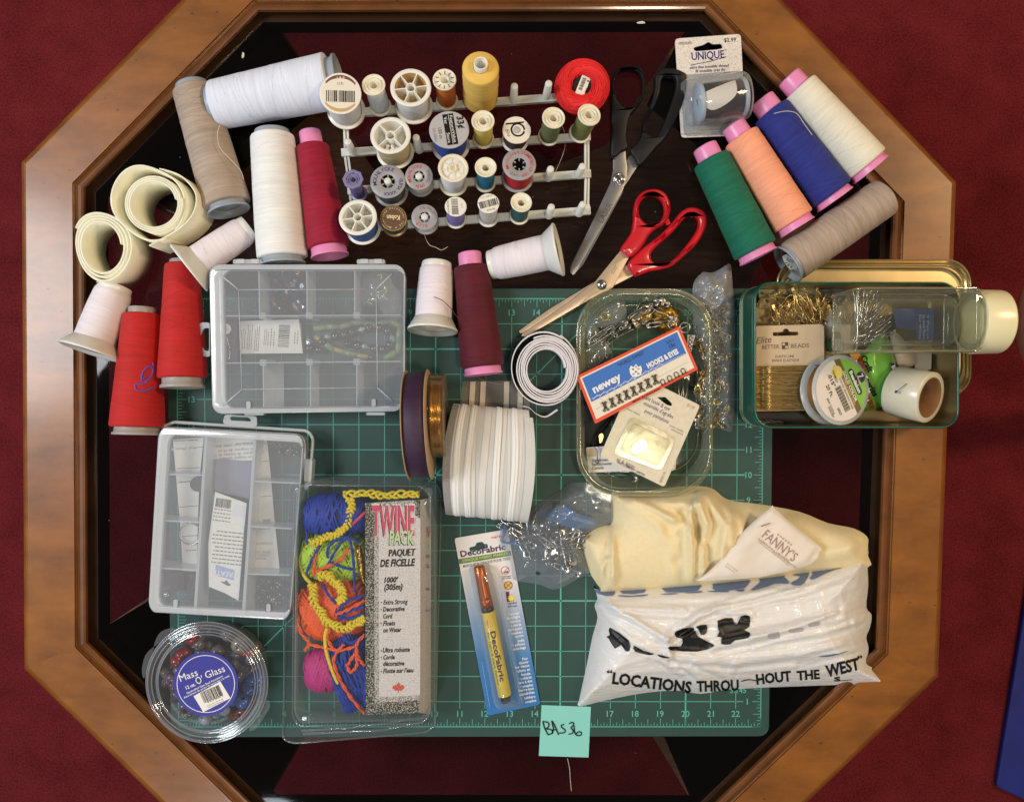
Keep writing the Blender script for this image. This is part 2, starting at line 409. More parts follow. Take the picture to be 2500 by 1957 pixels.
class Sheet:
    """a soft sheet over a photo-pixel outline; its height comes from puff (rising from the edge), folds and crumple"""
    def __init__(s, outline, z0, h, edge=60, folds=(), crumple=(0, 40), seed=0, smooth=5, extra=None, puffpow=1):
        s.o = [tuple(q[:2]) for q in (smoothpoly(outline, smooth) if smooth else outline)]
        s.z0, s.h, s.edge, s.folds, s.cr, s.extra = z0, h, edge, folds, crumple, extra
        r = random.Random(seed); s.waves = []
        for k in range(14):
            a = r.uniform(0, PI); f = 2 * PI / (crumple[1] * r.uniform(.6, 2.2)); s.waves.append((math.cos(a) * f, math.sin(a) * f, r.uniform(0, 6.28), r.uniform(.3, 1)))
    @staticmethod
    def seg(pts, poly, closed):
        A = np.array(poly, float); B = np.roll(A, -1, 0) if closed else A[1:]; A = A if closed else A[:-1]
        d = np.full(len(pts), 1e9)
        for a, b in zip(A, B):
            ab = b - a; t = np.clip(((pts - a) @ ab) / max(1e-9, ab @ ab), 0, 1)
            d = np.minimum(d, np.hypot(*(pts - a - t[:, None] * ab).T))
        return d
    def z(s, pts):
        pts = np.asarray(pts, float); d = s.seg(pts, s.o, True)
        t = np.clip(d / s.edge, 0, 1); puff = 1 - np.exp(-2.4 * d / s.edge); z = s.h * puff
        for poly, amp, wd in s.folds: z = z + amp * np.exp(-(s.seg(pts, poly, False) / wd) ** 2) * np.clip(t * 2, 0, 1)
        if s.cr[0]:
            c = 0
            for kx, ky, ph, a in s.waves: c = c + a * (1 - 2 * np.abs(np.sin((pts[:, 0] * kx + pts[:, 1] * ky) / 2 + ph + .6 * np.sin(pts[:, 1] * kx * .7 + ph))))
            z = z + s.cr[0] * c / 4 * np.clip(t * 1.5, 0, 1)
        if s.extra is not None: z = z + s.extra(pts, t)
        return s.z0 + np.maximum(z, 0)
    def inside(s, pts):
        x, y = pts[:, 0], pts[:, 1]; r = np.zeros(len(pts), bool); o = s.o
        for (x0, y0), (x1, y1) in zip(o, o[1:] + o[:1]):
            if y0 == y1: continue
            r ^= ((y0 > y) != (y1 > y)) & (x < (x1 - x0) * (y - y0) / (y1 - y0) + x0)
        return r
    def build(s, mb, m, step=9, bottom=True, under=None):
        o = np.array(s.o); lo, hi = o.min(0), o.max(0); rnd = np.random.RandomState(3)
        gx, gy = np.meshgrid(np.arange(lo[0], hi[0], step), np.arange(lo[1], hi[1], step))
        g = np.stack([gx.ravel(), gy.ravel()], 1); g = g + rnd.uniform(-.25, .25, g.shape) * step
        g = g[s.inside(g)]; g = g[s.seg(g, s.o, True) > step * .5]
        nb = len(o); allp = np.concatenate([o, g])
        r = delaunay_2d_cdt([Vector(q) for q in allp], [(i, (i + 1) % nb) for i in range(nb)], [], 1, 1e-4)
        vs = np.array([(q.x, q.y) for q in r[0]]); zs = s.z(vs)
        W = [P(q, zz) for q, zz in zip(vs, zs)]
        fs = []
        for f in r[2]:
            a, b, c = (W[i] for i in f[:3]); n = (b.x - a.x) * (c.y - a.y) - (b.y - a.y) * (c.x - a.x)
            fs.append(tuple(f) if n > 0 else tuple(f)[::-1])
        mb.add(W, fs, m, True)
        if bottom:
            mb.add([Vector((q.x, q.y, s.z0 - .6 + .02 * (q.z - s.z0))) for q in W], [f[::-1] for f in fs], under or m, True)
        return mb
# ================================================================ carpet, table
FLOOR = -1000
m_carpet, n_, l_ = _new('carpet pile'); b_ = n_['Principled BSDF']; b_.inputs['Roughness'].default_value = .95; b_.inputs['Specular IOR Level'].default_value = .1
v_ = _coord(n_, l_, (1, 1, 1)); f1_ = _noise(n_, l_, v_, 330, 6, .85); f2_ = _noise(n_, l_, v_, 14, 3, .6)
mm_ = n_.new('ShaderNodeMath'); mm_.operation = 'MULTIPLY_ADD'; mm_.inputs[1].default_value = .22; l_.new(f2_, mm_.inputs[0])
mn_ = n_.new('ShaderNodeMath'); mn_.operation = 'MULTIPLY'; mn_.inputs[1].default_value = .8; l_.new(f1_, mn_.inputs[0]); l_.new(mn_.outputs[0], mm_.inputs[2])
l_.new(_ramp(n_, l_, mm_.outputs[0], [(.38, lin((70, 14, 18))), (.62, lin((128, 42, 47)))]), b_.inputs['Base Color'])
bp_ = n_.new('ShaderNodeBump'); bp_.inputs['Strength'].default_value = .6; bp_.inputs['Distance'].default_value = .003
l_.new(f1_, bp_.inputs['Height']); l_.new(bp_.outputs[0], b_.inputs['Normal'])
mb = MB(); mb.add([(-5200, -4200, FLOOR), (5200, -4200, FLOOR), (5200, 4200, FLOOR), (-5200, 4200, FLOOR)], [(0, 1, 2, 3)], m_carpet)
carpet = solo('carpet', mb, None, None, (0, 0, FLOOR), kind='structure')

def wood(name, dark, light, rot, rough=.42, coat=.3, scale=1):
    """stained wood: long streaks along the board, cloudy blotches, small dark flecks"""
    m, n, l = _new(name); b = n['Principled BSDF']; b.inputs['Roughness'].default_value = rough
    b.inputs['Coat Weight'].default_value = coat; b.inputs['Coat Roughness'].default_value = .16
    v = _coord(n, l, (8, 36, 8), (0, 0, rot)); f1 = _noise(n, l, v, 1.2 * scale, 6, .6)
    v2 = _coord(n, l, (9, 16, 9), (0, 0, rot)); f2 = _noise(n, l, v2, 2.2, 4, .6)
    a = n.new('ShaderNodeMath'); a.operation = 'ADD'; l.new(f1, a.inputs[0]); l.new(f2, a.inputs[1])
    h = n.new('ShaderNodeMath'); h.operation = 'MULTIPLY'; h.inputs[1].default_value = .5; l.new(a.outputs[0], h.inputs[0])
    base = _ramp(n, l, h.outputs[0], [(.33, lin(dark)), (.66, lin(light))])
    v3 = _coord(n, l, (60, 110, 60), (0, 0, rot)); t = n.new('ShaderNodeTexVoronoi'); t.inputs['Scale'].default_value = 1; l.new(v3, t.inputs['Vector'])
    r3 = _ramp(n, l, t.outputs['Distance'], [(.06, (.2, .15, .1)), (.13, (1, 1, 1))])
    f4 = _noise(n, l, _coord(n, l, (25, 25, 25)), 1, 1); r4 = _ramp(n, l, f4, [(.5, (1, 1, 1)), (.56, (0, 0, 0))])
    mx = n.new('ShaderNodeMix'); mx.data_type = 'RGBA'; mx.blend_type = 'MULTIPLY'
    gt = n.new('ShaderNodeMath'); gt.operation = 'SUBTRACT'; gt.inputs[0].default_value = .75; gt.use_clamp = True; l.new(r4, gt.inputs[1])
    l.new(gt.outputs[0], mx.inputs['Factor']); l.new(base, mx.inputs['A']); l.new(r3, mx.inputs['B']); l.new(mx.outputs['Result'], b.inputs['Base Color'])
    bp = n.new('ShaderNodeBump'); bp.inputs['Strength'].default_value = .12; bp.inputs['Distance'].default_value = .001
    l.new(f1, bp.inputs['Height']); l.new(bp.outputs[0], b.inputs['Normal'])
    return m
DW, LW = (102, 57, 10), (145, 88, 22)
smoked = clear('smoked glass', tint=(156, 152, 160), milk=.0, rough=.03, refl=.02, edge=0, pw=4)
darkwood = mat('dark stained wood', (164, 124, 88), .45, vary=.35, vscale=8, stretch=(3, 22, 3), bump=.1, bscale=30)
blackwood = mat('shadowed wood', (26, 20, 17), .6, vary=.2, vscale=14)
beadm = mat('bead moulding wood', (104, 62, 28), .25, vary=.3, vscale=24, stretch=(1, 1, 1), coat=.8)
OUT = [(53, 396), (568, -125), (1785, -128), (2334, 444), (2290, 1651), (1768, 2150), (586, 2148), (60, 1631)]
def inset(poly, d):
    W = [Vector((q[0], q[1])) for q in poly]; N = len(W); out = []
    for i in range(N):
        a, b, c = W[i - 1], W[i], W[(i + 1) % N]; u, v = (b - a).normalized(), (c - b).normalized()
        n1, n2 = Vector((-u.y, u.x)), Vector((-v.y, v.x)); k = (n1 + n2) / (1 + n1.dot(n2)); out.append(b + k * d)
    return out
table = thing('octagonal_coffee_table', 'octagonal coffee table with a honey wood rim round a smoked glass top', 'table', (0, 0, FLOOR))
TZ = 12
O = inset(OUT, 0)
rings = {d: [P(q, z) for q in inset(OUT, d)] for d, z in ((0, -4), (5, 8), (10, TZ), (123, TZ), (126, 5), (129, 3), (132, 8), (138, 14), (144, 16), (150, 14), (155, 8), (158, -8))}
def ringside(mb, d0, d1, i, m, smooth=False):
    a, b = rings[d0], rings[d1]; j = (i + 1) % 8
    mb.add([a[i], a[j], b[j], b[i]], [(3, 2, 1, 0)], m, smooth)
for i in range(8):
    p, q = rings[0][i], rings[0][(i + 1) % 8]; rot = math.atan2(q.y - p.y, q.x - p.x)
    wm = wood('honey wood rail', DW, LW, -rot) if i == 0 else wood('honey wood rail %s' % 'bcdefgh'[i - 1], DW, LW, -rot)
    mb = MB()
    for a, b in ((0, 5), (5, 10), (10, 123), (123, 126), (126, 129)): ringside(mb, a, b, i, wm)
    j = (i + 1) % 8; lo = [Vector((q.x, q.y, -70)) for q in (rings[0][i], rings[0][j])]
    mb.add([rings[0][i], rings[0][j], lo[1], lo[0]], [(0, 1, 2, 3)][:1], wm)
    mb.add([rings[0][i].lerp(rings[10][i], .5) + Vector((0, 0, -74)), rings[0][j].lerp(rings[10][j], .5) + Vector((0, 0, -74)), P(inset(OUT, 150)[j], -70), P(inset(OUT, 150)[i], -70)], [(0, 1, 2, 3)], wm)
    part('rail', mb, table)
mb = MB()
bl = (129, 132, 138, 144, 150, 155, 158)
for i in range(8):
    for a, b in zip(bl, bl[1:]): ringside(mb, a, b, i, beadm, False)
part('bead_moulding', mb, table)
# glass with its bevelled border, the ledge it lies on and the apron below
gl = MB(); g0 = [P(q, -6) for q in inset(OUT, 157)]; g1 = [P(q, 0) for q in inset(OUT, 181)]
for i in range(8):
    j = (i + 1) % 8; gl.add([g0[i], g0[j], g1[j], g1[i]], [(3, 2, 1, 0)], smoked)
gl.add(g1, [tuple(range(8))[::-1]], smoked); part('glass_top', gl, table)
mb = MB(); e0 = [P(q, -16) for q in inset(OUT, 150)]; e1 = [P(q, -16) for q in inset(OUT, 180)]; e2 = [Vector((q.x, q.y, -74)) for q in e1]
ledge = mat('ledge wood', (150, 112, 70), .5, vary=.2, vscale=20)
for i in range(8):
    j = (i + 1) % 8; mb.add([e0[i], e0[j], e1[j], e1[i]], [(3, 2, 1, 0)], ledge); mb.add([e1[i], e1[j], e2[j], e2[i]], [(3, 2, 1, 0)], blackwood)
part('apron', mb, table)
X = [(262, 430), (560, 600), (640, 900), (600, 1300), (260, 1527), (656, 1939), (760, 1640), (1500, 1640), (1690, 1957), (2108, 1560), (1820, 1300), (1760, 900), (1850, 640), (2108, 450), (1660, 90), (1480, 355), (1300, 425), (930, 440), (683, 78)]
mb = MB(); mb.prism(X, -430, -400, darkwood); part('cross_shelf', mb, table)
for q in ([(262, 430), (683, 78), (600, -60), (120, 380)], [(1660, 90), (2108, 450), (2250, 420), (1800, -60)], [(2108, 1560), (1690, 1957), (1760, 2080), (2230, 1640)], [(260, 1527), (656, 1939), (580, 2080), (110, 1640)]):
    mb = MB(); lo_ = [P(t, -60) for t in q]; cz = sum(lo_, Vector()) / 4
    hi_ = [t.lerp(Vector((cz.x, cz.y, 0)), .1) for t in lo_]
    W = [Vector((t.x, t.y, -72)) for t in lo_]; B = [Vector((t.x * .84, t.y * .84, FLOOR)) for t in lo_]
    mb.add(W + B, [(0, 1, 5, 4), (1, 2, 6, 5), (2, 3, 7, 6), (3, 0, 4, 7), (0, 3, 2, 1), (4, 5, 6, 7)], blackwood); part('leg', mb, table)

# ================================================================ cutting mat
mat_g = mat('green cutting mat', (31, 66, 60), .55, vary=.06, vscale=50, bump=.08, bscale=900)
mat_l = ink('pale green print', (90, 168, 155))
mb = MB(); mb.prism(roundpoly([(409, 706), (1889, 704), (1877, 1796), (417, 1798)], 26), .2, 4, mat_g)
ux = [(0, 0), (.045, 1), (.398, 9), (.571, 13), (.9565, 22), (1, 23)]
def GX(u, v):
    t = np.interp(u, [q[1] for q in ux], [q[0] for q in ux]); a = (432 + 1432 * t, 729); b = (436 + 1421 * (t if u < 1 else .009 + (t - .045) / .955 * .991 if u < 23 else 1), 1773)
    if 0 < u < 23: b = (449 + 61.22 * u, 1773)
    k = 1 - v / 17; return (a[0] + (b[0] - a[0]) * k, a[1] + (b[1] - a[1]) * k)
ZL = 4.35
def gl_(u0, v0, u1, v1, wd): mb.line([GX(u0, v0), GX(u1, v1)], wd, ZL, mat_l)
for u in range(1, 23): gl_(u, .72 if u % 5 else 0, u, 16.3, 3.6 if u % 5 == 0 else 1.7)
for v in range(1, 17): gl_(.7, v, 22.3, v, 3.6 if v % 5 == 0 else 1.7)
for a in ((0, 0, 23, 0), (23, 0, 23, 17), (23, 17, 0, 17), (0, 17, 0, 0)): gl_(*a, 2.2)
for k in range(0, 23 * 8 + 1):
    u = k / 8; t = .34 if k % 8 == 0 else .3 if k % 4 == 0 else .17 if k % 2 == 0 else .12
    gl_(u, 0, u, t, 1.3); gl_(u, 17, u, 17 - t, 1.3)
for k in range(0, 17 * 8 + 1):
    u = k / 8; t = .34 if k % 8 == 0 else .3 if k % 4 == 0 else .17 if k % 2 == 0 else .12
    gl_(0, u, t, u, 1.3); gl_(23, u, 23 - t, u, 1.3)
for u0, v0, u1, v1 in ((.9, .9, 17, 17),): gl_(u0, v0, u1, v1, 2.6)
for u in range(1, 23):
    for v in (.52, 16.45): q = GX(u, v); mb.text(str(u), q, 14.5, 0, ZL, mat_l, bold=.015)
for v in range(1, 17):
    for u in (.5, 22.46): q = GX(u, v); mb.text(str(v), q, 14.5, 0, ZL, mat_l, bold=.015)
mb.text('3.145', (1802, 1684), 13, 0, ZL, mat_l, bold=.012)
solo('cutting_mat', mb, 'green gridded cutting mat lying under the sewing supplies', 'cutting mat', P((1150, 1250), 0))
# ================================================================ sticky note
note = mat('aqua paper', (128, 200, 190), .7)
mb = MB(); N_ = L(E7, (381, 125), (757, 138), (738, 523), (360, 511)); W0 = [P(N_[0], 4.8), P(N_[1], 4.8)]
vs = []; nn = 8
for i in range(nn + 1):
    for j in range(nn + 1):
        a, b = i / nn, j / nn
        x = (N_[0][0] * (1 - a) + N_[1][0] * a) * (1 - b) + (N_[3][0] * (1 - a) + N_[2][0] * a) * b
        y = (N_[0][1] * (1 - a) + N_[1][1] * a) * (1 - b) + (N_[3][1] * (1 - a) + N_[2][1] * a) * b
        vs.append(P((x, y), 5.2 + 5 * max(0, b - .35) ** 2))
mb.add(vs, [(i * (nn + 1) + j, i * (nn + 1) + j + 1, (i + 1) * (nn + 1) + j + 1, (i + 1) * (nn + 1) + j) for i in range(nn) for j in range(nn)], note, True)
strokes = [[(392, 252), (404, 300), (432, 352)], [(388, 250), (425, 256), (438, 275), (425, 300), (408, 305)], [(408, 305), (450, 312), (466, 330), (450, 345), (428, 352)],
           [(462, 345), (470, 300), (458, 246), (480, 280), (510, 352)], [(462, 315), (500, 312)], [(552, 272), (530, 282), (540, 300), (560, 315), (552, 335), (515, 338)],
           [(590, 268), (615, 256), (625, 275), (605, 298), (622, 318), (614, 340), (586, 346)], [(628, 282), (632, 330), (650, 356), (678, 354), (684, 336), (664, 328), (642, 346)]]
for q in strokes: mb.line([t for t in smoothpoly([E7(*t) for t in q], 5, False)], 2.8, 7.2, BLACK)
solo('sticky_note', mb, 'square aqua sticky note with handwritten BAS 36 on the mat edge', 'note', P(E7(560, 320), 4.8))
# ================================================================ blue panel and knee at the right edge
mb = MB(); bluef = mat('navy blue plastic', (20, 34, 120), .6, vary=.12, vscale=30, bump=.15, bscale=120)
q = [(2434, 1920), (2533, 1300), (2900, 1250), (2860, 2120)]; mb.prism(roundpoly([tuple(t) for t in q], 8), FLOOR, FLOOR + 22, bluef, bev=4)
for o_ in mb.v: pass
solo('floor_cushion', mb, 'dark blue flat pad lying on the carpet at the bottom right edge', 'cushion', P((2600, 1750), FLOOR))
# ================================================================ big cones of thread, all lying on their sides
pinkp = mat('pink core plastic', (226, 140, 186), .35, spec=.5); greyp = mat('blue grey core plastic', (150, 160, 170), .38)
warmgrey = mat('warm grey core plastic', (158, 154, 148), .4); whitep = mat('white cone plastic', (222, 222, 216), .3, spec=.5)
darkin = mat('core inside grey', (86, 96, 108), .6)
def windings(mb, r_of, h, th, seed, n=9):
    """a few threads laid slantwise over the wound surface"""
    rw = random.Random(seed); c = th.node_tree.nodes['Principled BSDF']; base = WCOL[th.name]
    for k in range(n):
        z0 = rw.uniform(.05, .95) * h; dz = rw.choice((-1, 1)) * rw.uniform(.08, .3) * h; a0 = rw.uniform(0, 6.28); pts = []
        for i in range(22):
            u = i / 21; z = z0 + dz * u; a = a0 + u * rw.uniform(3.6, 3.7)
            if 4 < z < h - 5: pts.append(((r_of(z) + .05) * math.cos(a), (r_of(z) + .05) * math.sin(a), z))
        if len(pts) > 4: mb.tube(pts, .6, mat(th.name + ' strand', tuple(v * (.96 if max(base) < 215 else .98) for v in base), .7), 4)
WCOL = {}
_thread = thread
def thread(name, rgb, vary=.22): WCOL[name] = rgb; return _thread(name, rgb, vary)
def cone(label, a, b, ra, rb, th, kind='pink', cap=26, base=16, lift=0, br=.86, bulge=0):
    """a, b: axis ends of the wound thread in the photo (small and large end); ra, rb: its half widths there in pixels"""
    za, zb = ra * .95 + lift, rb * .97 + lift
    if kind == 'flared': zb = rb * 1.0 + lift
    ra, rb = ra * mag(za), rb * mag(zb); A, B = P(a, za), P(b, zb); h = (A - B).length; M = frame(B, A - B, (0, 0, 1))
    t = thing('thread_cone', label, 'thread cone', None, M, group=None)
    rnd = random.Random(label)
    if kind == 'flared':
        rt, rbod = ra, ra * 1.22; hb = .17 * h
        mb = MB(); pr = [(rbod * .7, hb - 1), (rbod + .5, hb)]
        for k in range(1, 12): pr.append((rbod + (ra * 1.12 - rbod) * k / 12 + rnd.uniform(-.25, .25) + 1.2 * math.sin(PI * k / 12), hb + (h * .9 - hb) * k / 12))
        pr += [(ra * 1.12 - 1, h * .9), (ra * .95, h * .93), (ra * .6, h * .935)]; mb.lathe(pr, th, 48); windings(mb, lambda z: np.interp(z, [q[1] for q in pr[1:-3]], [q[0] for q in pr[1:-3]]), h * .88, th, label, 5); part('thread', mb, t, local=True)
        mb = MB(); mb.lathe([(rb * .62, 6), (rb * .9, .5), (rb - 1.5, -1), (rb, 1), (rb, 3.5), (rb - 2, 5), (rbod * 1.04, hb + 2), (rbod * .9, hb + 3)], whitep, 56)
        mb.lathe([(rb * .95, 0), (rbod * .85, hb * .8), (rbod * .4, h * .5)], darkin if False else whitep, 40); part('flared_base', mb, t, local=True)
        mb = MB(); mb.lathe([(ra * .8, h * .88), (ra * 1.0, h * .9), (ra * 1.03, h * .915), (ra * 1.0, h * .99), (ra * .97, h), (ra * .8, h), (ra * .72, h * .9)], whitep, 40); part('collar', mb, t, local=True)
        return t
    mb = MB(); pr = [(rb * .6, 0), (rb - 4, .3), (rb - 1.2, 1.8), (rb, 5)]; n = 16
    for k in range(1, n): pr.append((rb + (ra - rb) * k / n + rnd.uniform(-.35, .35) + bulge * math.sin(PI * k / n), 5 + (h - 11) * k / n))
    pr += [(ra, h - 6), (ra - 1.5, h - 2.2), (ra - 4.5, h - .4), (ra * .55, h)]; mb.lathe(pr, th, 56); windings(mb, lambda z: np.interp(z, [q[1] for q in pr[2:-3]], [q[0] for q in pr[2:-3]]), h, th, label, 12); part('thread', mb, t, local=True)
    if kind == 'pink':
        rc = ra * .66
        mb = MB(); mb.lathe([(rc * 1.05, h - 2), (rc * 1.03, h + 4), (rc, h + cap - 4), (rc - 1.2, h + cap - 1), (rc - 3.5, h + cap), (rc - 6, h + cap - 1), (rc - 7, h)], pinkp, 40); part('core_tube', mb, t, local=True)
        mb = MB(); r1 = rb * .84; mb.lathe([(r1 * .96, .5), (r1, -2), (r1 * 1.01, -base + 6), (r1 * 1.07, -base + 2.5), (r1 * 1.07, -base), (r1 * .98, -base - .5), (r1 * .92, -base + 3), (r1 * .62, h * .35), (0.1, h * .35)], pinkp, 48)
        part('base_flange', mb, t, local=True)
    else:
        pl = greyp if kind == 'grey' else warmgrey; rc = ra * (.8 if kind == 'grey' else .72)
        mb = MB(); mb.lathe([(rc, h - 2), (rc, h + cap * .8), (rc - 1.5, h + cap), (rc - 4, h + cap), (rc - 5.5, h + cap * .6), (rc - 6, h * .9), (.1, h * .9)], pl, 40); part('core_tube', mb, t, local=True)
        mb = MB(); r1 = rb * br; mb.lathe([(r1 * .94, .5), (r1 * .95, -base * .6), (r1 * 1.04, -base * .75), (r1 * 1.04, -base), (r1 * .96, -base - .6), (r1 * .88, -base * .5), (r1 * .8, 8), (r1 * .7, h * .5), (.1, h * .5)], pl, 48)
        part('base_flange', mb, t, local=True)
    return t
T_white = thread('thread white', (226, 226, 224), .09); T_cool = thread('thread cool white', (216, 222, 236), .09)
T_taupe = thread('thread taupe', (164, 147, 132), .2); T_red = thread('thread scarlet', (178, 27, 26), .14); T_crim = thread('thread crimson', (144, 14, 44), .18)
T_pinkw = thread('thread pinkish white', (224, 216, 222), .07); T_burg = thread('thread burgundy', (84, 13, 30), .2)
T_green = thread('thread emerald', (12, 100, 76), .2); T_peach = thread('thread peach', (238, 160, 126), .1); T_blue = thread('thread royal blue', (33, 44, 124), .22); T_cream = thread('thread cream', (222, 216, 198), .08)
cone('taupe thread cone leaning across the upper left wood rim, blue grey core', C1(412, 470), C1(700, 1440), 48, 57, T_taupe, 'grey', 12, 15)
cone('biggest cool white thread cone lying flat across the top left', C1(600, 605), C1(1565, 405), 57, 66, T_cool, 'grey', 9, 22)
cone('white thread cone standing out beside the crimson cone above the first organizer box', (665, 332), (690, 630), 52, 60, T_white, 'grey', 12, 15, bulge=1.5)
cone('crimson red thread cone with pink core left of the spool rack', (762, 357), (802, 604), 40, 51, T_crim, 'pink', 36, 22)
cone('white thread on a flared white cone tucked above the taller red cone', C2 and D2(1120, 428), D2(757, 672), 32, 68, T_pinkw, 'flared')
cone('white thread on a flared white cone at far left overlapping the wood rim', D2(325, 775), D2(168, 1169), 38, 71, T_pinkw, 'flared', lift=4)
cone('plain scarlet thread cone with no ink mark beside the first organizer box', (445, 645), (446, 923), 40, 58, T_red, 'warm', 10, 23)
redmark = cone('scarlet thread cone with a blue ink squiggle on its side', (347, 766), (335, 1042), 44, 63, T_red, 'warm', 15, 18)
mb = MB(); M_ = U[redmark.name]; bl_ink = ink('blue marker', (88, 84, 176))
def on_cone(t, q, extra=.9):
    """point of pixel q on the upper side of a lying cone"""
    Mi = U[t.name].inverted(); h0 = 20
    for z in np.arange(140, 10, -.5):
        p = P(q, z); l = Mi @ p; rr = np.interp(l.z, [0, 270], [63 * .967 + extra, 44 * .978 + extra])
        if l.xy.length <= rr: return p
    return P(q, 60)
for q in ([(500, 1310), (478, 1340), (485, 1290), (520, 1252), (545, 1275), (530, 1320), (490, 1358), (440, 1362), (450, 1395), (500, 1400), (548, 1378)], [(545, 1232), (548, 1270), (536, 1310), (500, 1350)]):
    mb.tube([on_cone(redmark, D2(*t)) for t in smoothpoly(q, 4, False)], 1.8, bl_ink, 4)
part('ink_mark', mb, redmark)
cone('white thread on a flared white cone standing left of the burgundy cone', E1(413, 395), E1(372, 1040), 36, 62, T_pinkw, 'flared')
cone('dark burgundy thread cone with pink core lying on the mat', (1150, 650), (1178, 896), 43, 53, T_burg, 'pink', 33, 18)
cone('white thread on a flared white cone pointing at the scissors tips', E1(915, 415), E1(1570, 268), 35, 65, T_pinkw, 'flared')
cone('emerald green thread cone with pink core at the near end of the row', (1735, 389), (1844, 612), 45, 53, T_green, 'pink', 34, 17)
cone('pale peach thread cone with pink core between green and blue cones', (1808, 335), (1937, 542), 44, 51, T_peach, 'pink', 34, 17, lift=5)
cone('royal blue thread cone with pink core between peach and cream cones', (1881, 273), (2030, 476), 46, 53, T_blue, 'pink', 36, 15, lift=3)
cone('cream thread cone with pink core resting on the upper right rim', (1950, 216), (2115, 403), 45, 54, T_cream, 'pink', 36, 16, lift=14)
tr = cone('taupe thread cone lying below the coloured row, lot sticker inside its core', D1(1395, 1090), D1(805, 1500), 48, 50, T_taupe, 'grey', 4, 11, lift=6, br=.98)
mb = MB(); stk = mat('sticker paper', (190, 192, 186), .7)
lp = [D1(748, 1465), D1(775, 1448), D1(815, 1480), D1(850, 1540), D1(800, 1550), D1(765, 1510)]
mb.flat(roundpoly(lp, 5), 62, stk)
for s_, x_, y_ in (('LOT', 802, 1492), ('CA', 782, 1515), ('6', 808, 1530)): mb.text(s_, D1(x_, y_), 7, -32, 62.5, BLACK, bold=.01)
part('sticker', mb, tr)
# loose thread ends
def strand(label, pts, m, r=.8, name='loose_thread', z=None):
    mb = MB(); mb.tube([P(q[:2], q[2]) for q in smoothpoly([(*p[:2], p[2] if len(p) > 2 else z) for p in pts], 6, False)], r, m, 5)
    return solo(name, mb, label, 'thread', P(pts[0][:2], pts[0][2] if len(pts[0]) > 2 else z))
fine = mat('fine thread pale', (200, 186, 170), .7); finedk = mat('fine thread dark', (80, 24, 36), .7)
strand('loose taupe thread end curling over the left taupe cone', [C1(640, 765) + (104,), C1(618, 850) + (108,), C1(640, 960) + (108,), C1(740, 1070) + (110,), C1(810, 1150) + (104,), C1(836, 1225) + (90,)], fine, .9)
strand('pale thread end lying over the royal blue cone', [D1(697, 563) + (100,), D1(770, 548) + (106,), D1(840, 562) + (106,), D1(890, 630) + (100,), D1(940, 700) + (92,)], fine, .9)
strand('dark red thread tail on the flared cone beside burgundy', [E1(387, 716) + (96,), E1(470, 755) + (100,), E1(550, 830) + (88,), E1(600, 900) + (100,), E1(650, 935) + (106,)], finedk, .9)
strand('kinked pale thread tail hanging below the spool rack', [C4(1280, 1240) + (40,), C4(1310, 1330) + (10,), C4(1360, 1410) + (3,), C4(1440, 1440) + (3,), C4(1515, 1475) + (3,), C4(1600, 1432) + (4,)], fine, .9)
strand('thin thread trailing down from the sticky note on the glass', [E7(578, 530) + (2,), E7(594, 610) + (1.5,), E7(600, 700) + (1.5,), E7(608, 778) + (1.5,)], fine, .7)
strand('long pale thread drifting from the olive spool to the rack bar', [C3(1325, 1140) + (70,), C3(1350, 1210) + (30,), C3(1365, 1360) + (10,), C3(1330, 1520) + (6,), C5(1180, 430) + (50,)], fine, .7)
# ================================================================ spool rack
rackp = mat('grey white rack plastic', (212, 214, 206), .4, vary=.03, vscale=40); 
rack = thing('spool_rack', 'white plastic peg rack holding four rows of small thread spools', 'spool rack', P((1140, 400), 0))
ROWZ = {1: 26, 2: 34, 3: 42, 4: 50}
def bar(a, b, z, wd=18, th=12, name='crossbar'):
    A, B = P(a, z), P(b, z); M = frame(A, (0, 0, 1), B - A); l = (B - A).length
    mb = MB(); mb.box((0, -wd / 2, -th), (l, wd / 2, 0), rackp, M)
    mb.box((4, -wd / 2 + 3, -th - 10), (l - 4, -wd / 2 + 6, -th + .5), rackp, M); part(name, mb, rack)
bars = {1: ((868, 274), (1424, 232)), 2: ((833, 372), (1442, 332)), 3: ((848, 465), (1443, 423)), 4: ((872, 556), (1442, 513))}
for r, (a, b) in bars.items(): bar(a, b, ROWZ[r])
def rail(pts):
    mb = MB()
    for a, b in zip(pts, pts[1:]):
        A, B = P(a[:2], a[2]), P(b[:2], b[2]); M = frame(A, Vector((0, 0, 1)), B - A); l = (B - A).length
        mb.box((-2, -6, -14), (l + 2, -1, 0), rackp, M); mb.box((-2, 1, -10), (l + 2, 6, -3), rackp, M)
    part('side_rail', mb, rack)
rail([(842, 262, 20), (844, 372, 28), (856, 465, 36), (868, 556, 44)])
rail([(1425, 238, 20), (1433, 332, 28), (1434, 423, 36), (1433, 513, 44)])
def foot(p, z):
    mb = MB(); q = P(p, z); mb.box((q.x - 6, q.y - 8, 0), (q.x + 6, q.y + 8, z - 4), rackp); part('foot', mb, rack)
for p, z in (((846, 300), 22), ((866, 548), 44), ((1427, 260), 22), ((1434, 506), 44)): foot(p, z)
def peg(top, base, row, h=70, r0=9.5, r1=8.2):
    zb = ROWZ[row]; A = P(base, zb); B = P(top, zb + h)
    mb = MB(); M = frame(A, B - A); l = (B - A).length
    mb.lathe([(r0 + 1, 0), (r0, 2), (r1, l - 1.5), (r1 - 1.5, l), (0.1, l)], rackp, 20, M); part('peg', mb, rack)
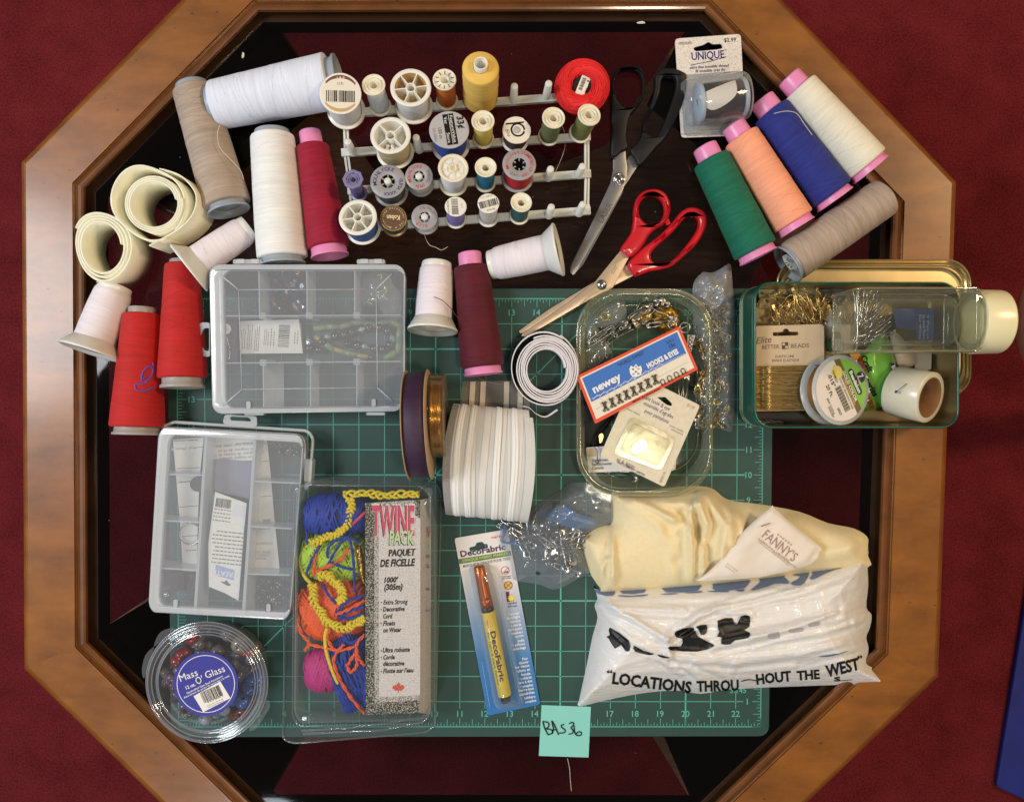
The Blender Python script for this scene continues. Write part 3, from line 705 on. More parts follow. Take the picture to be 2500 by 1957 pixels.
for t_, b_, r_ in ((C2(375, 1340), C2(445, 1480), 2), (C2(1285, 1280), C2(1330, 1450), 2), (C3(687, 600), C3(675, 790), 1), (C3(1145, 565), C3(1110, 740), 1),
                   (C5(1115, 395), C5(1085, 510), 3), (C5(1540, 360), C5(1490, 470), 3), (C5(1125, 900), C5(1090, 1010), 4), (C5(1545, 865), C5(1490, 980), 4)):
    peg(t_, b_, r_, 58 if r_ > 1 else 70)
# ---------------------------------------------------------------- small spools
ivory = mat('ivory spool plastic', (226, 220, 198), .38, sss=0); whites = mat('white spool plastic', (228, 226, 216), .38)
greysp = mat('grey spool plastic', (152, 150, 152), .42); hole = mat('dark hollow', (14, 13, 13), .8); tanin = mat('amber lit inside plastic', (196, 158, 104), .5)  # tanin: warm light painted into the inside of a white spool
clearsp = clear('clear spool plastic', milk=.3, milkc=(205, 208, 206), edge=.6, refl=.06)
purpsp = mat('lilac spool plastic', (126, 120, 160), .35)
SP = []
def spool(label, top, base, row, h, rpx, th, top_kind, core=None, rt=None, extra=None, rb=None, lip=4, group=None):
    zb = ROWZ[row] + 1; zt = zb + h; B, T = P(base, zb), P(top, zt); M = frame(B, T - B, (1, 0, 0)); l = (T - B).length
    r = rpx * mag(zt); rb = (rb or rpx) * mag(zb) if rb else r * .98; rt = (rt or rpx * .84) * mag(zt); core = core or whites
    t = thing('thread_spool', label, 'thread spool', None, M)
    rnd = random.Random(label); mb = MB(); hollow = r * .8 if top_kind[:6] == 'spokes' and top_kind != 'spokes8' else rt * .5; pr = [(hollow * .98, 4)]
    for k in range(9): pr.append((rt + rnd.uniform(-.5, .5) - 1.2 * abs(k / 4 - 1) ** 3, 4.5 + (l - lip * 2 - 2) * k / 8))
    pr.append((hollow, l - lip - 1)); mb.lathe(pr, th, 40); part('thread', mb, t, local=True)
    mb = MB(); mb.lathe([(rt * .3, 0), (rb - 1.2, 0), (rb, 1), (rb, 3), (rb - 1.2, 4.2), (rt * .3, 4.8)], core, 44); part('base_flange', mb, t, local=True)
    mb = MB(); hr = 0; k = top_kind
    rim = [({'spokes6': r * .78, 'spokes4': r * .78, 'spokes8': r * .8, 'grey': r * .42}.get(k, rt * .4), l - lip), (r - 1.2, l - lip), (r, l - lip + 1), (r, l - 1), (r - 1, l)]
    def tubehole(r0, depth, m=None): mb.lathe([(r0 + 2, l), (r0 + .6, l + .4), (r0, l - .6), (r0 * .96, l - depth)], core, 24); mb.disc(r0, l - depth, m or hole, 24)
    if k == 'label': mb.lathe(rim + [(r - 2.5, l)], core, 44); mb.disc(r - 2.4, l + .02, core, 44)
    elif k == 'ring':
        mb.lathe(rim + [(r - 3, l), (r - 4.5, l - 5), (r * .68, l - 5), (r * .66, l - .5), (r * .6, l - .5), (r * .58, l - 6), (r * .42, l - 6), (r * .4, l - 1), (r * .36, l - 1), (r * .33, l - 3), (r * .31, l - 34), (.1, l - 34)], core, 44)
    elif k in ('spokes6', 'spokes4', 'spokes8'):
        ns = int(k[-1]); d = 6 if ns == 8 else 30; inn = tanin if extra == 'tan' else core; ro = r * (.78 if ns < 8 else .8)
        mb.lathe(rim + [(ro + 1, l), (ro, l - 1)], core, 44); mb.lathe([(ro, l - 1), (ro * .9, l - d)], inn, 44)
        mb.disc(ro * .92, l - d, inn, 40)
        mb.lathe([(r * .29, l - d), (r * .26, l - 1), (r * .24, l), (r * .2, l), (r * .19, l - 1), (r * .17, l - d)], core, 24); 
        for j in range(ns):
            a = 2 * PI * j / ns + (.15 if ns == 6 else .78 if ns == 4 else .2); Mr = Matrix.Rotation(a, 4, 'Z')
            mb.box((r * .2, -1.3, l - d), (ro + .5, 1.3, l - (1 if ns < 8 else 3.5)), core, Mr)
    elif k == 'slots':
        mb.lathe(rim + [(r - 2, l), (r - 3.5, l - 2.5), (r * .42, l - 2.5), (r * .4, l - 1.2), (r * .36, l - 1.2), (r * .34, l - 25), (.1, l - 25)], core, 44)
        for j in range(10):
            Mr = Matrix.Rotation(2 * PI * j / 10 + .3, 4, 'Z'); mb.box((r * .52, -.9, l - 2.3), (r * .82, .9, l - 1.9), BROWN_INK, Mr)
    elif k == 'dish':
        mb.lathe(rim + [(r - 2, l), (r * .8, l - 2), (r * .5, l - 5), (r * .42, l - 5), (r * .38, l - 3), (r * .34, l - 3.2), (r * .32, l - 6), (r * .31, l - 30)], core, 44); mb.disc(r * .32, l - 29, hole, 24)
    elif k == 'grey':
        mb.lathe(rim + [(r * .42, l), (r * .4, l - .8)], core, 44); mb.lathe([(r * .4, l - .8), (r * .4, l - 30)], hole, 30); mb.disc(r * .4, l - 24, hole, 30)
        for j in range(6):
            Mr = Matrix.Rotation(2 * PI * j / 6 + PI / 6, 4, 'Z'); mb.box((r * .24, -1.3, l - 6), (r * .41, 1.3, l - 1.2), core, Mr)
    part('top_flange', mb, t, local=True)
    if extra == 'peg':
        mb = MB(); mb.lathe([(8, l - 22), (8, l + 3), (6.8, l + 4.5), (.1, l + 4.5)], rackp, 20, M); part('peg', mb, rack)
    SP.append(t); return t, l, r
def ring_text(mb, s_, l, r, a0, a1, h, m, bold=.01):
    """lettering set round a spool's face from angle a0 to a1 (clockwise)"""
    n = len(s_)
    for i, ch in enumerate(s_):
        if ch == ' ': continue
        a = math.radians(a0 + (a1 - a0) * (i + .5) / n); mb.text(ch, (r * math.cos(a), r * math.sin(a)), h, math.degrees(a) - 90, l + .35, m, bold=bold, pix=False)
def lab(t, build, name='label'):
    mb = MB(); build(mb); part(name, mb, t, local=True)
T_sw = thread('thread spool white', (222, 222, 222), .05); T_pale = thread('thread silver white', (206, 210, 212), .06)
T_or = thread('thread orange', (196, 104, 36)); T_yel = thread('thread sunflower', (222, 184, 90), .14); T_beige = thread('thread khaki beige', (186, 172, 128))
T_bl = thread('thread denim blue', (36, 70, 156)); T_yl = thread('thread lemon', (214, 190, 84)); T_dk = thread('thread dark brown', (62, 52, 50)); T_ol = thread('thread olive', (96, 104, 66)); T_ol2 = thread('thread moss olive', (110, 116, 62))
T_pu = thread('thread lilac', (106, 92, 150)); T_gr = thread('thread charcoal', (74, 76, 80)); T_bw = thread('thread beige white', (206, 196, 176)); T_te = thread('thread teal blue', (36, 112, 144)); T_rd = thread('thread post red', (192, 34, 42))
T_b2 = thread('thread slate blue', (56, 88, 146)); T_dg = thread('thread deep green', (22, 62, 62)); T_lw = thread('thread ice white', (204, 212, 220)); T_lv = thread('thread lavender', (122, 110, 168)); T_gw = thread('thread stone grey', (190, 190, 182)); T_pt = thread('thread dark teal', (40, 84, 82))
brownlab = mat('brown label print', (116, 72, 68), .5); tanlab = mat('tan label print', (194, 160, 108), .5); creamlab = mat('cream label paper', (226, 218, 202), .55); silverlab = mat('silver label paper', (176, 174, 176), .4)
# row 1
t, l, r = spool('white spool with a brown and tan barcode label at the left of the back row', C2(278, 700), C2(358, 930), 1, 106, 50, T_sw, 'label')
def b1(mb):
    mb.disc(r * .9, l + .2, creamlab, 40)
    for a0, a1, m, k in ((35, 145, brownlab, .9), (215, 325, tanlab, .9)):
        o = [(r * .89 * math.cos(math.radians(a)), r * .89 * math.sin(math.radians(a))) for a in range(a0, a1 + 1, 6)]
        i = [(x * .97, y * .82 + (0)) for x, y in o[::-1]]; mb.flat(o + i, l + .4, m, pix=False)
    mb.text('(13)', (0, r * .48), 6, 0, l + .5, BROWN_INK, pix=False); mb.barcode((0, -r * .14), r * 1.35, r * .55, 0, l + .5, seed=5, pix=False); ring_text(mb, 'J&P', l + .2, r * .76, 108, 72, 6, creamlab)
lab(t, b1)
spool('slim silver white spool second in the back row', C2(718, 582), C2(815, 880), 1, 92, 28.5, T_pale, 'ring', ivory)
spool('white spool with six amber lit spokes in the back row', C2(1215, 620), C2(1262, 880), 1, 84, 49.5, T_sw, 'spokes6', whites, extra='tan', rb=46)
spool('slim orange spool with slotted ivory top in the back row', C2(1665, 512), C2(1700, 800), 1, 88, 28.5, T_or, 'slots', ivory)
# tall yellow cone on its peg
B_, T_ = P(C3(232, 770), 28), P(C3(238, 350), 150); M_ = frame(B_, T_ - B_); h_ = (T_ - B_).length
yc = thing('thread_cone', 'tall sunflower yellow thread cone standing on a back row peg', 'thread cone', None, M_)
mb = MB(); mb.lathe([(20, 0), (38, 0), (41, 4)] + [(41 + .6 * math.sin(k * 2.3), 6 + (h_ - 12) * k / 12) for k in range(13)] + [(40.5, h_ - 3), (38, h_ - .6), (17, h_ + .4)], T_yel, 56); part('thread', mb, yc, local=True)
mb = MB(); mb.lathe([(16, h_ - 3), (16, h_ + 14), (15.3, h_ + 15.2), (13.6, h_ + 15.2), (12.8, h_ + 14), (12, h_ - 60)], whites, 32); mb.disc(12, h_ - 50, mat('tube floor grey', (150, 146, 140), .6), 24); mb.text('30', (0, -15.9), 5, 0, 0, GREY_INK, pix=False, M=Matrix.Translation((0, 0, 0)) @ Matrix.Rotation(PI / 2, 4, 'X') @ Matrix.Translation((0, h_ + 22, 0))) if False else None; part('core_tube', mb, yc, local=True)
# red crochet cotton ball
B_ = P(C3(1592, 655), 40); T_ = P(C3(1580, 560), 78); M_ = frame(B_, T_ - B_)
ball = thing('thread_ball', 'bright red crochet cotton ball with a barcode tag in its core', 'thread ball', None, M_)
redball = mat('red crochet cotton', (226, 34, 34), .75, vary=.08, vscale=60)
mb = MB(); R_ = 43; r_ = 21
mb.lathe([(24 + 0 * k, 0) if False else (R_ + (r_ - 1) * math.cos(a), 16 + (r_ + 3) * math.sin(a)) for a in np.linspace(0, 2 * PI, 25) for k in (0,)], redball, 56)
rnd = random.Random(3)
for k in range(64):
    ph = rnd.uniform(0, 2 * PI); n_t = rnd.choice((1.15, 1.35, 1.6)); sp = []
    a_off = rnd.uniform(-.6, 3.6)
    for i in range(26):
        u = i / 25; th_ = ph + u * 2.4 * (1 if k % 4 else -1); a = a_off + (u - .5) * n_t
        sp.append(((R_ + r_ * math.cos(a)) * math.cos(th_), (R_ + r_ * math.cos(a)) * math.sin(th_), 16 + (r_ + 4) * math.sin(a)))
    mb.tube(sp, 1.4, redball, 4)
part('thread', mb, ball, local=True)
mb = MB(); mb.disc(26, 24, hole, 30); mb.flat([(-8, -23), (14, -21), (14, 21), (-8, 23)], 27, creamlab, pix=False, M=Matrix.Rotation(math.radians(-22), 4, 'Z'))
mb.barcode((1.5, 2), 30, 9, -112 + 0, 27.4, seed=8, pix=False); mb.text('606', (11, -14), 6, 68, 27.6, BLACK, bold=.02, pix=False); mb.text('8', (14.5, 8), 5.5, 68, 27.6, BLACK, bold=.02, pix=False)
part('barcode_tag', mb, ball, local=True)
# row 2
t, l, r = spool('khaki beige spool with four open spokes and lint inside, second row', C2(945, 1255), C2(1012, 1490), 2, 76, 49, T_beige, 'spokes4', whites, rb=45)
def b2(mb):
    rr = random.Random(2)
    for k in range(14): mb.lathe([(.1, 0), (4, 2), (5, 4), (3, 7), (.1, 8)], PAPER, 8, Matrix.Translation((rr.uniform(-12, 26), rr.uniform(-30, -16), l - 26 + rr.uniform(0, 8))))
lab(t, b2, 'lint')
t, l, r = spool('denim blue spool with a black and silver price label, second row', C2(1727, 1180), C2(1748, 1400), 2, 76, 48.5, T_bl, 'label', silverlab)
def b3(mb):
    Mr = Matrix.Rotation(math.radians(-80), 4, 'Z')
    mb.flat([(-38, -10), (38, -10), (38, 15), (-38, 15)], l + .3, BLACK, pix=False, M=Mr); Q = lambda x, y: tuple((Mr @ Vector((x, y, 0)))[:2])
    mb.text('FeatureValue', Q(0, 9), 7, -80, l + .5, WHITE_INK, wd=66, pix=False); mb.text('Vec', Q(-23, -4), 8, -80, l + .5, WHITE_INK, pix=False); mb.text('Store', Q(20, -4), 8, -80, l + .5, WHITE_INK, pix=False)
    mb.line([Q(-36, 3.5), Q(36, 3.5)], .9, l + .5, WHITE_INK, pix=False)
    mb.text('33¢', Q(-13, 29), 15, -80, l + .5, BLACK, bold=.03, pix=False); mb.text('150 m', Q(6, -21), 8, -80, l + .5, BLACK, pix=False); mb.text('CA 00001', Q(8, -34), 6, -80, l + .5, GREY_INK, pix=False)
lab(t, b3)
spool('lemon yellow slim spool with ringed ivory top, second row', C3(268, 1062), C3(275, 1310), 2, 84, 28, T_yl, 'ring', ivory)
t, l, r = spool('dark brown spool under a torn paper label with a black letter p', C3(715, 1190), C3(695, 1330), 2, 52, 34, T_dk, 'label', whites)
def b4(mb):
    mb.flat(smoothpoly([(-31, 5), (-24, 24), (-4, 33), (14, 30), (20, 22), (32, 8), (30, -14), (14, -30), (-14, -30), (-30, -12)], 4), l + .3, creamlab, pix=False)
    mb.flat([(-25, 12), (17, 18), (17, 22), (-25, 16)], l + .5, BLACK, pix=False); o = [(3 + 15 * math.cos(a), 1 + 15 * math.sin(a)) for a in np.linspace(0, 6.1, 26)]; mb.line(o, 4.2, l + .5, BLACK, pix=False)
    mb.text('Elna', (-19, -7), 8, -68, l + .5, BLACK, shear=.3, pix=False)
    mb.lathe([(8, l), (8, l + 2.5), (7, l + 3.2), (.1, l + 3.2)], silverlab, 20)
lab(t, b4)
spool('olive green slim spool leaning beside the letter p spool', C3(1210, 1020), C3(1142, 1270), 2, 84, 28, T_ol, 'ring', ivory)
spool('moss green slim spool at the right end of the second row', C3(1685, 980), C3(1555, 1230), 2, 84, 28.5, T_ol2, 'ring', ivory)
# row 3
t, l, r = spool('lilac spool with an octagonal purple tube at the left of the third row', C4(335, 530), C4(420, 730), 3, 72, 22, T_pu, 'ring', purpsp, rt=17)
mb = MB(); mb.lathe([(16, l + .2), (24, l - .4), (24, l - 3), (16, l - 4)], purpsp, 8, None, False); part('octagon_rim', mb, t, local=True)
t, l, r = spool('charcoal spool with a wide grey top inked in blue, third row', C4(800, 560), C4(850, 700), 3, 56, 43, T_gr, 'grey', greysp, extra='peg')
lab(t, lambda mb: (ring_text(mb, 'MOLNLYCKE', l, r * .74, 200, 60, 9, NAVY), ring_text(mb, 'GUTTA', l, r * .76, 10, -40, 8, NAVY), ring_text(mb, 'XXXX', l, r * .76, -50, -105, 8, NAVY)), 'lettering')
t, l, r = spool('beige white spool with a grey top lettered in red, third row', C4(1215, 495), C4(1245, 600), 3, 54, 33.5, T_bw, 'grey', greysp, extra='peg')
lab(t, lambda mb: (ring_text(mb, 'MOLNLYCKE', l, r * .74, 215, 70, 7.5, RED_INK), ring_text(mb, 'THREADS', l, r * .74, 40, -40, 6.5, GREY_INK), ring_text(mb, 'SPUN', l, r * .74, -55, -105, 7, RED_INK)), 'lettering')
spool('white spool with eight shallow ivory spokes, third row', C4(1672, 380), C4(1675, 590), 3, 76, 37, T_sw, 'spokes8', ivory)
spool('small teal blue spool with a plain ivory dish top, third row', C5(250, 368), C5(246, 590), 3, 76, 26.5, T_te, 'dish', ivory)
t, l, r = spool('post red spool with a grey top lettered in red, third row', C5(697, 333), C5(672, 520), 3, 70, 41, T_rd, 'grey', greysp)
lab(t, lambda mb: (ring_text(mb, 'Molnlycke', l, r * .74, 205, 88, 8, RED_INK), ring_text(mb, 'STAMFORD CT USA', l, r * .76, 82, -80, 7.5, RED_INK), ring_text(mb, 'LACE', l, r * .74, -95, -135, 7, GREY_INK)), 'lettering')
# row 4
spool('slate blue spool with six white spokes at the left of the front row', C4(400, 1037), C4(478, 1190), 4, 60, 46.5, T_b2, 'spokes6', whites, rb=43)
t, l, r = spool('deep green spool with a brown and gold printed top, front row', C4(875, 1050), C4(895, 1140), 4, 44, 32.5, T_dg, 'label', mat('gilt brown rim', (150, 124, 84), .35, .4))
kob = mat('brown foil label', (98, 74, 54), .45); goldink = ink('pale gold ink', (222, 196, 150))
lab(t, lambda mb: (mb.disc(r * .9, l + .3, kob, 36), mb.text('Koban', (0, 1), 11, 180, l + .6, goldink, wd=30, bold=.03, pix=False), ring_text(mb, 'Mercerized Polyester 150 m', l + .3, r * .76, -100, -440, 4.5, goldink)))
t, l, r = spool('ice white spool with a grey top marked meter, front row', C4(1290, 1035), C4(1312, 1110), 4, 40, 32, T_lw, 'grey', greysp, extra='peg')
lab(t, lambda mb: (ring_text(mb, '110 meter', l, r * .74, 125, 10, 7.5, GREY_INK), ring_text(mb, '9116', l, r * .74, 215, 290, 8, RED_INK)), 'lettering')
t, l, r = spool('lavender spool with a white barcode top, front row', C4(1705, 893), C4(1708, 1070), 4, 62, 26.5, T_lv, 'label', whites)
lab(t, lambda mb: (mb.barcode((-2, 0), 40, 15, 95, l + .3, seed=11, pix=False), mb.text('1171', (14, 2), 4.5, 95, l + .3, GREY_INK, pix=False), mb.text('076130 805340', (-17, -4), 4, 95, l + .3, BLACK, pix=False)))
t, l, r = spool('stone grey spool with a white barcode top, front row', C5(287, 850), C5(282, 1050), 4, 70, 26.5, T_gw, 'label', whites)
lab(t, lambda mb: (mb.barcode((0, -1), 42, 17, 17, l + .3, seed=12, pix=False), mb.text('1171 0810', (-5, 16), 4.5, 17, l + .3, GREY_INK, pix=False), mb.text('076130', (6, -16), 4.5, 17, l + .3, BLACK, pix=False)))
spool('dark teal spool with an ivory dish top at the right of the front row', C5(725, 835), C5(695, 1020), 4, 66, 26, T_pt, 'dish', ivory)
# ================================================================ rolls of tape and ribbon
def spiral(mb, m, ctr, z0, z1, r0, r1, turns, th, sx=1, sy=1, rot=0, start=0, warp=None, seg=56, world=None):
    """a tape wound on edge round a vertical axis; ctr is its middle in the photo at height z1"""
    C = P(ctr, z1); n = int(turns * seg); vs = []; ca, sa = math.cos(rot), math.sin(rot)
    for i in range(n + 1):
        u = i / n; a = start + 2 * PI * turns * u; r = r0 + (r1 - r0) * u
        for rr in (r, r + th):
            if warp: rr += warp(u, a)
            x, y = rr * math.cos(a) * sx, rr * math.sin(a) * sy
            for z in (z0, z1): vs.append((C.x + x * ca - y * sa, C.y + x * sa + y * ca, z))
    fs = []
    for i in range(n):
        a, b = i * 4, i * 4 + 4
        fs += [(a, a + 1, b + 1, b), (a + 2, b + 2, b + 3, a + 3), (a + 1, a + 3, b + 3, b + 1), (a, b, b + 2, a + 2)]
    fs += [(0, 2, 3, 1), (n * 4, n * 4 + 1, n * 4 + 3, n * 4 + 2)]
    mb.add(vs, fs, m, True)
cream = mat('cream hook tape', (234, 230, 204), .8, vary=.06, vscale=60, bump=.4, bscale=700)
mb = MB()
spiral(mb, cream, D2(548, 285), 2, 118, 50, 64, 3.0, 4.0, rot=.2, sx=1.0, sy=.98)
spiral(mb, cream, D2(548, 285), 2, 114, 69, 72, .95, 4.6, start=-.9, warp=lambda u, a: 26 * math.exp(-((math.cos(a - 2.7) - 1) / .5) ** 2) * (math.sin(PI * min(1, u * 1.02)) ** .6) + 10 * max(0, -math.sin(a)) ** 2)
jag = [D2(525, 528), D2(640, 590), D2(648, 575), D2(760, 470), D2(840, 372), D2(850, 340)]
W = [P(q, z) for q, z in zip([D2(520, 532), D2(600, 490), D2(700, 430), D2(775, 350), D2(800, 260), D2(775, 190), D2(700, 120), D2(600, 85)], (112, 113, 114, 114, 114, 114, 114, 114))]
vs = []
W = smoothpoly(W, 6, False)
for i, q in enumerate(W):
    for o_ in (0, 3.2):
        d = (W[min(i + 1, len(W) - 1)] - W[max(0, i - 1)]).normalized(); nn = Vector((d.y, -d.x, 0)) * o_
        vs += [q + nn, Vector((q.x, q.y, 3 + (2.2 * (i % 2)))) + nn]
n = len(W)
mb.add(vs, [f for i in range(n - 1) for f in ((4 * i, 4 * i + 1, 4 * i + 5, 4 * i + 4), (4 * i + 2, 4 * i + 6, 4 * i + 7, 4 * i + 3), (4 * i, 4 * i + 4, 4 * i + 6, 4 * i + 2))] + [(0, 2, 3, 1)], cream, True)
mb.tube([P(D2(585, 78), 112), P(D2(610, 86), 113), P(D2(640, 100), 112)], 2, cream, 4)
solo('tape_roll', mb, 'larger loosely wound roll of cream tape beside the taupe cone', 'tape roll', P(D2(548, 285), 0))
mb = MB(); spiral(mb, cream, D2(240, 540), 2, 108, 50, 72, 3.4, 5, sx=.86, sy=1.06, rot=.12, warp=lambda u, a: 3 * u * math.sin(3 * a + 1) + 8 * u * u * max(0, math.cos(a + .6)))
solo('tape_roll', mb, 'smaller felt like roll of cream tape against the left rim', 'tape roll', P(D2(240, 540), 0))
elas = mat('white elastic', (222, 218, 222), .75, vary=.03, vscale=80, bump=.3, bscale=800)
mb = MB(); spiral(mb, elas, E1(1455, 1405), 5, 78, 43, 71, 6.3, 3.2, sx=1, sy=1.1, rot=.1, warp=lambda u, a: .8 * math.sin(2 * a + 9 * u))
spiral(mb, elas, E1(1450, 1400), 5, 74, 74, 77, 1.02, 2.4, start=1.0, sx=.97, sy=1.1, warp=lambda u, a: 5 * max(0, math.sin(a - .6)) ** 2 + 6 * max(0, -math.cos(a)) ** 2)
tl = [E1(1225, 1665), E1(1290, 1680), E1(1360, 1740), E1(1450, 1765), E1(1560, 1700)]
W = smoothpoly([P((q[0], q[1] + 22), z) for q, z in zip(tl, (60, 64, 68, 70, 72))], 5, False); vs = []
for q in W: vs += [q, Vector((q.x, q.y, 6)), q + Vector((0, -1.6, 0)), Vector((q.x, q.y - 1.6, 6))]
mb.add(vs, [f for i in range(len(W) - 1) for f in ((4 * i, 4 * i + 1, 4 * i + 5, 4 * i + 4), (4 * i + 2, 4 * i + 6, 4 * i + 7, 4 * i + 3), (4 * i, 4 * i + 4, 4 * i + 6, 4 * i + 2))], elas, True)
solo('elastic_roll', mb, 'coil of narrow white elastic standing on the mat left of the clear dish', 'elastic roll', P(E1(1455, 1400), 5))
# purple ribbon reel and gold thread reel, both standing on edge
card = mat('reel card', (176, 150, 120), .8, vary=.1, vscale=120); purp = mat('deep purple ribbon', (50, 25, 54), .5, vary=.2, vscale=6, stretch=(40, 1, 1), bump=.2, bscale=500)
def reel(name, label, cat, top, bot, half, r, parts_):
    z = r + 4.5; A, B = P(top, z), P(bot, z); c = (A + B) / 2; d = (A - B).normalized(); ax = Vector((d.y, -d.x, 0))
    M = frame(c, ax, d); t = thing(name, label, cat, None, M); parts_(t, r, half); return t
def pr_(t, r, h):
    mb = MB(); mb.lathe([(r * .5, -h + 1), (r - 7, -h + 1.2), (r - 6, -h + 2.5), (r - 6, h - 2.5), (r - 7, h - 1.2), (r * .5, h - 1)], purp, 90); part('ribbon', mb, t, local=True)
    for s_ in (-1, 1):
        mb = MB(); mb.lathe([(14, s_ * h), (r - 1, s_ * h + 1.1 * s_), (r, s_ * (h + 1.5)), (r - 1, s_ * (h + 2.6)), (14, s_ * (h + 2.2)), (14, s_ * h)], card, 90); part('card_flange', mb, t, local=True)
reel('ribbon_reel', 'deep purple ribbon on a card reel standing on edge', 'ribbon reel', (1017.5, 901), (1030, 1171), 23, 125.5, pr_)
goldw = mat('gold wire winding', (206, 160, 76), .25, .9, vary=.45, vscale=1, stretch=(30, 30, 1400), bump=.9, bscale=1.0)
clr = clear('clear reel plastic', milk=.02, milkc=(220, 200, 160), edge=.25, refl=.06, tint=(250, 240, 220))
GOLDB = mat('bright gold strand', (228, 190, 108), .2, 1)
def gr_(t, r, h):
    mb = MB(); pr = []
    for k in range(19): pr.append((r - 5 + (.9 if k % 2 else -.9), -h + 2 + (2 * h - 4) * k / 18))
    mb.lathe([(r * .5, -h + 2)] + pr + [(r * .5, h - 2)], goldw, 90, None, True); part('gold_thread', mb, t, local=True)
    rg = random.Random(4)
    mb = MB()
    for k in range(30):
        z0 = rg.uniform(-h + 3, h - 3); tl = rg.uniform(-2.5, 2.5); rr_ = r - 4 + rg.uniform(-.6, 1.4)
        mb.tube([(rr_ * math.cos(a), rr_ * math.sin(a), max(-h + 2, min(h - 2, z0 + tl * math.sin(a * 2 + k)))) for a in np.linspace(0, 2 * PI, 60, False)], .9, GOLDB, 4, True)
    part('gold_strand', mb, t, local=True)
    for s_ in (-1, 1):
        mb = MB(); mb.lathe([(12, s_ * h), (r - 1, s_ * h), (r, s_ * (h + .8)), (r - 1, s_ * (h + 1.8)), (12, s_ * (h + 1.8))], clr, 80); part('clear_flange', mb, t, local=True)
    mb = MB(); mb.lathe([(r - 1.5, -h), (r - 1.5, h)], clr, 80); part('band', mb, t, local=True)
reel('ribbon_reel', 'narrow reel of shiny gold thread between purple ribbon and white curtain tape', 'thread reel', (1069, 908), (1073.5, 1119), 14.5, 98, gr_)
# curtain tape: broad flattened roll, tail running out under it
lace = mat('sheer white tape', (200, 200, 196), .7, vary=.08, vscale=18, bump=.15, bscale=900, stretch=(1, 1, 1)); cordm = mat('white woven cord', (230, 230, 227), .75, bump=.3, bscale=900)
sheer = clear('sheer net', tint=(225, 225, 220), milk=.32, milkc=(206, 200, 190), rough=.5, refl=.0, edge=.2)
roll = thing('curtain_tape_roll', 'broad roll of sheer white curtain tape with raised cords', 'tape roll', P((1212, 1150), 4))
def rollpt(u, a, dr=0):
    """u across the tape 0..1, a round the roll (0 = far edge, pi/2 = top, pi = near edge)"""
    top = E2(600 + 745 * u, 428 + 62 * u); bot = E2(525 + 780 * u, 1525 + 75 * u); mid_l = E2(490 + 885 * u, 0)
    t = (1 - math.cos(a)) / 2; x = top[0] + (bot[0] - top[0]) * t; x += (mid_l[0] - (top[0] + bot[0]) / 2) * math.sin(a) ** 2 * (.9 if u < .9 else 1.0)
    y = top[1] + (bot[1] - top[1]) * t; z = 66 + 60 * math.sin(a)
    return P((x, y + dr * -math.cos(a) * .7), z + dr * max(math.sin(a), -.3))
mb = MB(); nu, na = 44, 60; vs = []
rp = random.Random(5); rib = [rp.uniform(-.8, .8) for _ in range(nu + 1)]
for i in range(nu + 1):
    for j in range(na): vs.append(rollpt(i / nu, 2 * PI * j / na - .3, rib[i]))
mb.add(vs, [(i * na + j, i * na + (j + 1) % na, (i + 1) * na + (j + 1) % na, (i + 1) * na + j) for i in range(nu) for j in range(na)], lace, True)
mb.add([rollpt(u, 2 * PI * j / na - .3) for u in (0, 1) for j in range(na)], [tuple(range(na)), tuple(range(na, 2 * na))[::-1]], lace)
part('roll_body', mb, roll)
greyn = mat('grey net edge', (138, 136, 132), .7, vary=.1, vscale=300)
mb = MB(); vs = []
for i in range(5):
    for a in np.linspace(.2, PI - .15, 30): vs.append(rollpt(-.004 + .085 * i / 4, a, 1.4))
mb.add(vs, [(i * 30 + j, i * 30 + j + 1, (i + 1) * 30 + j + 1, (i + 1) * 30 + j) for i in range(4) for j in range(29)], greyn, True); part('net_edge', mb, roll)
palen = mat('dense tape band', (210, 209, 205), .7, vary=.08, vscale=40)
for u1, u2 in ((.32, .36), (.42, .5), (.66, .7), (.73, .76), (.87, .9)):
    mb = MB(); vs = []
    for uu in (u1, u2):
        for a in np.linspace(.25, PI + .1, 30): vs.append(rollpt(uu + .012 * math.sin(a * 2 + u1 * 30), a, 1.5))
    mb.add(vs, [(j, j + 1, 30 + j + 1, 30 + j) for j in range(29)], palen, True); part('band', mb, roll)
for u0 in (.13, .265, .595, .8):
    for du, dr in ((0, 2.4), (.035, 1.4)):
        mb = MB(); vs = []; wd = .026 if du == 0 else .018
        A_ = np.linspace(-.1, PI + .25, 46)
        for a in A_:
            for s_, h in ((-1, 0), (-.7, dr), (.7, dr), (1, 0)): vs.append(rollpt(u0 + du + wd * s_ + .004 * math.sin(a * 3 + u0 * 20), a, h + .6))
        mb.add(vs, [(4 * i + k, 4 * i + k + 1, 4 * i + k + 5, 4 * i + k + 4) for i in range(len(A_) - 1) for k in range(3)], cordm, True); part('cord', mb, roll)
mb = MB(); vs = []
for i in range(13):
    for a in np.linspace(.55, PI + .2, 24): vs.append(rollpt(.93 + .11 * i / 12, a, 2.5 + .8 * (i % 2)))
mb.add(vs, [(i * 24 + j, i * 24 + j + 1, (i + 1) * 24 + j + 1, (i + 1) * 24 + j) for i in range(12) for j in range(23)], lace, True); part('outer_wrap', mb, roll)
mb = MB(); tp = [E2(686, 205), E2(1240, 200), E2(1355, 400), E2(1360, 600), E2(660, 560)]
mb.flat(tp, 6, sheer); part('tail', mb, roll)
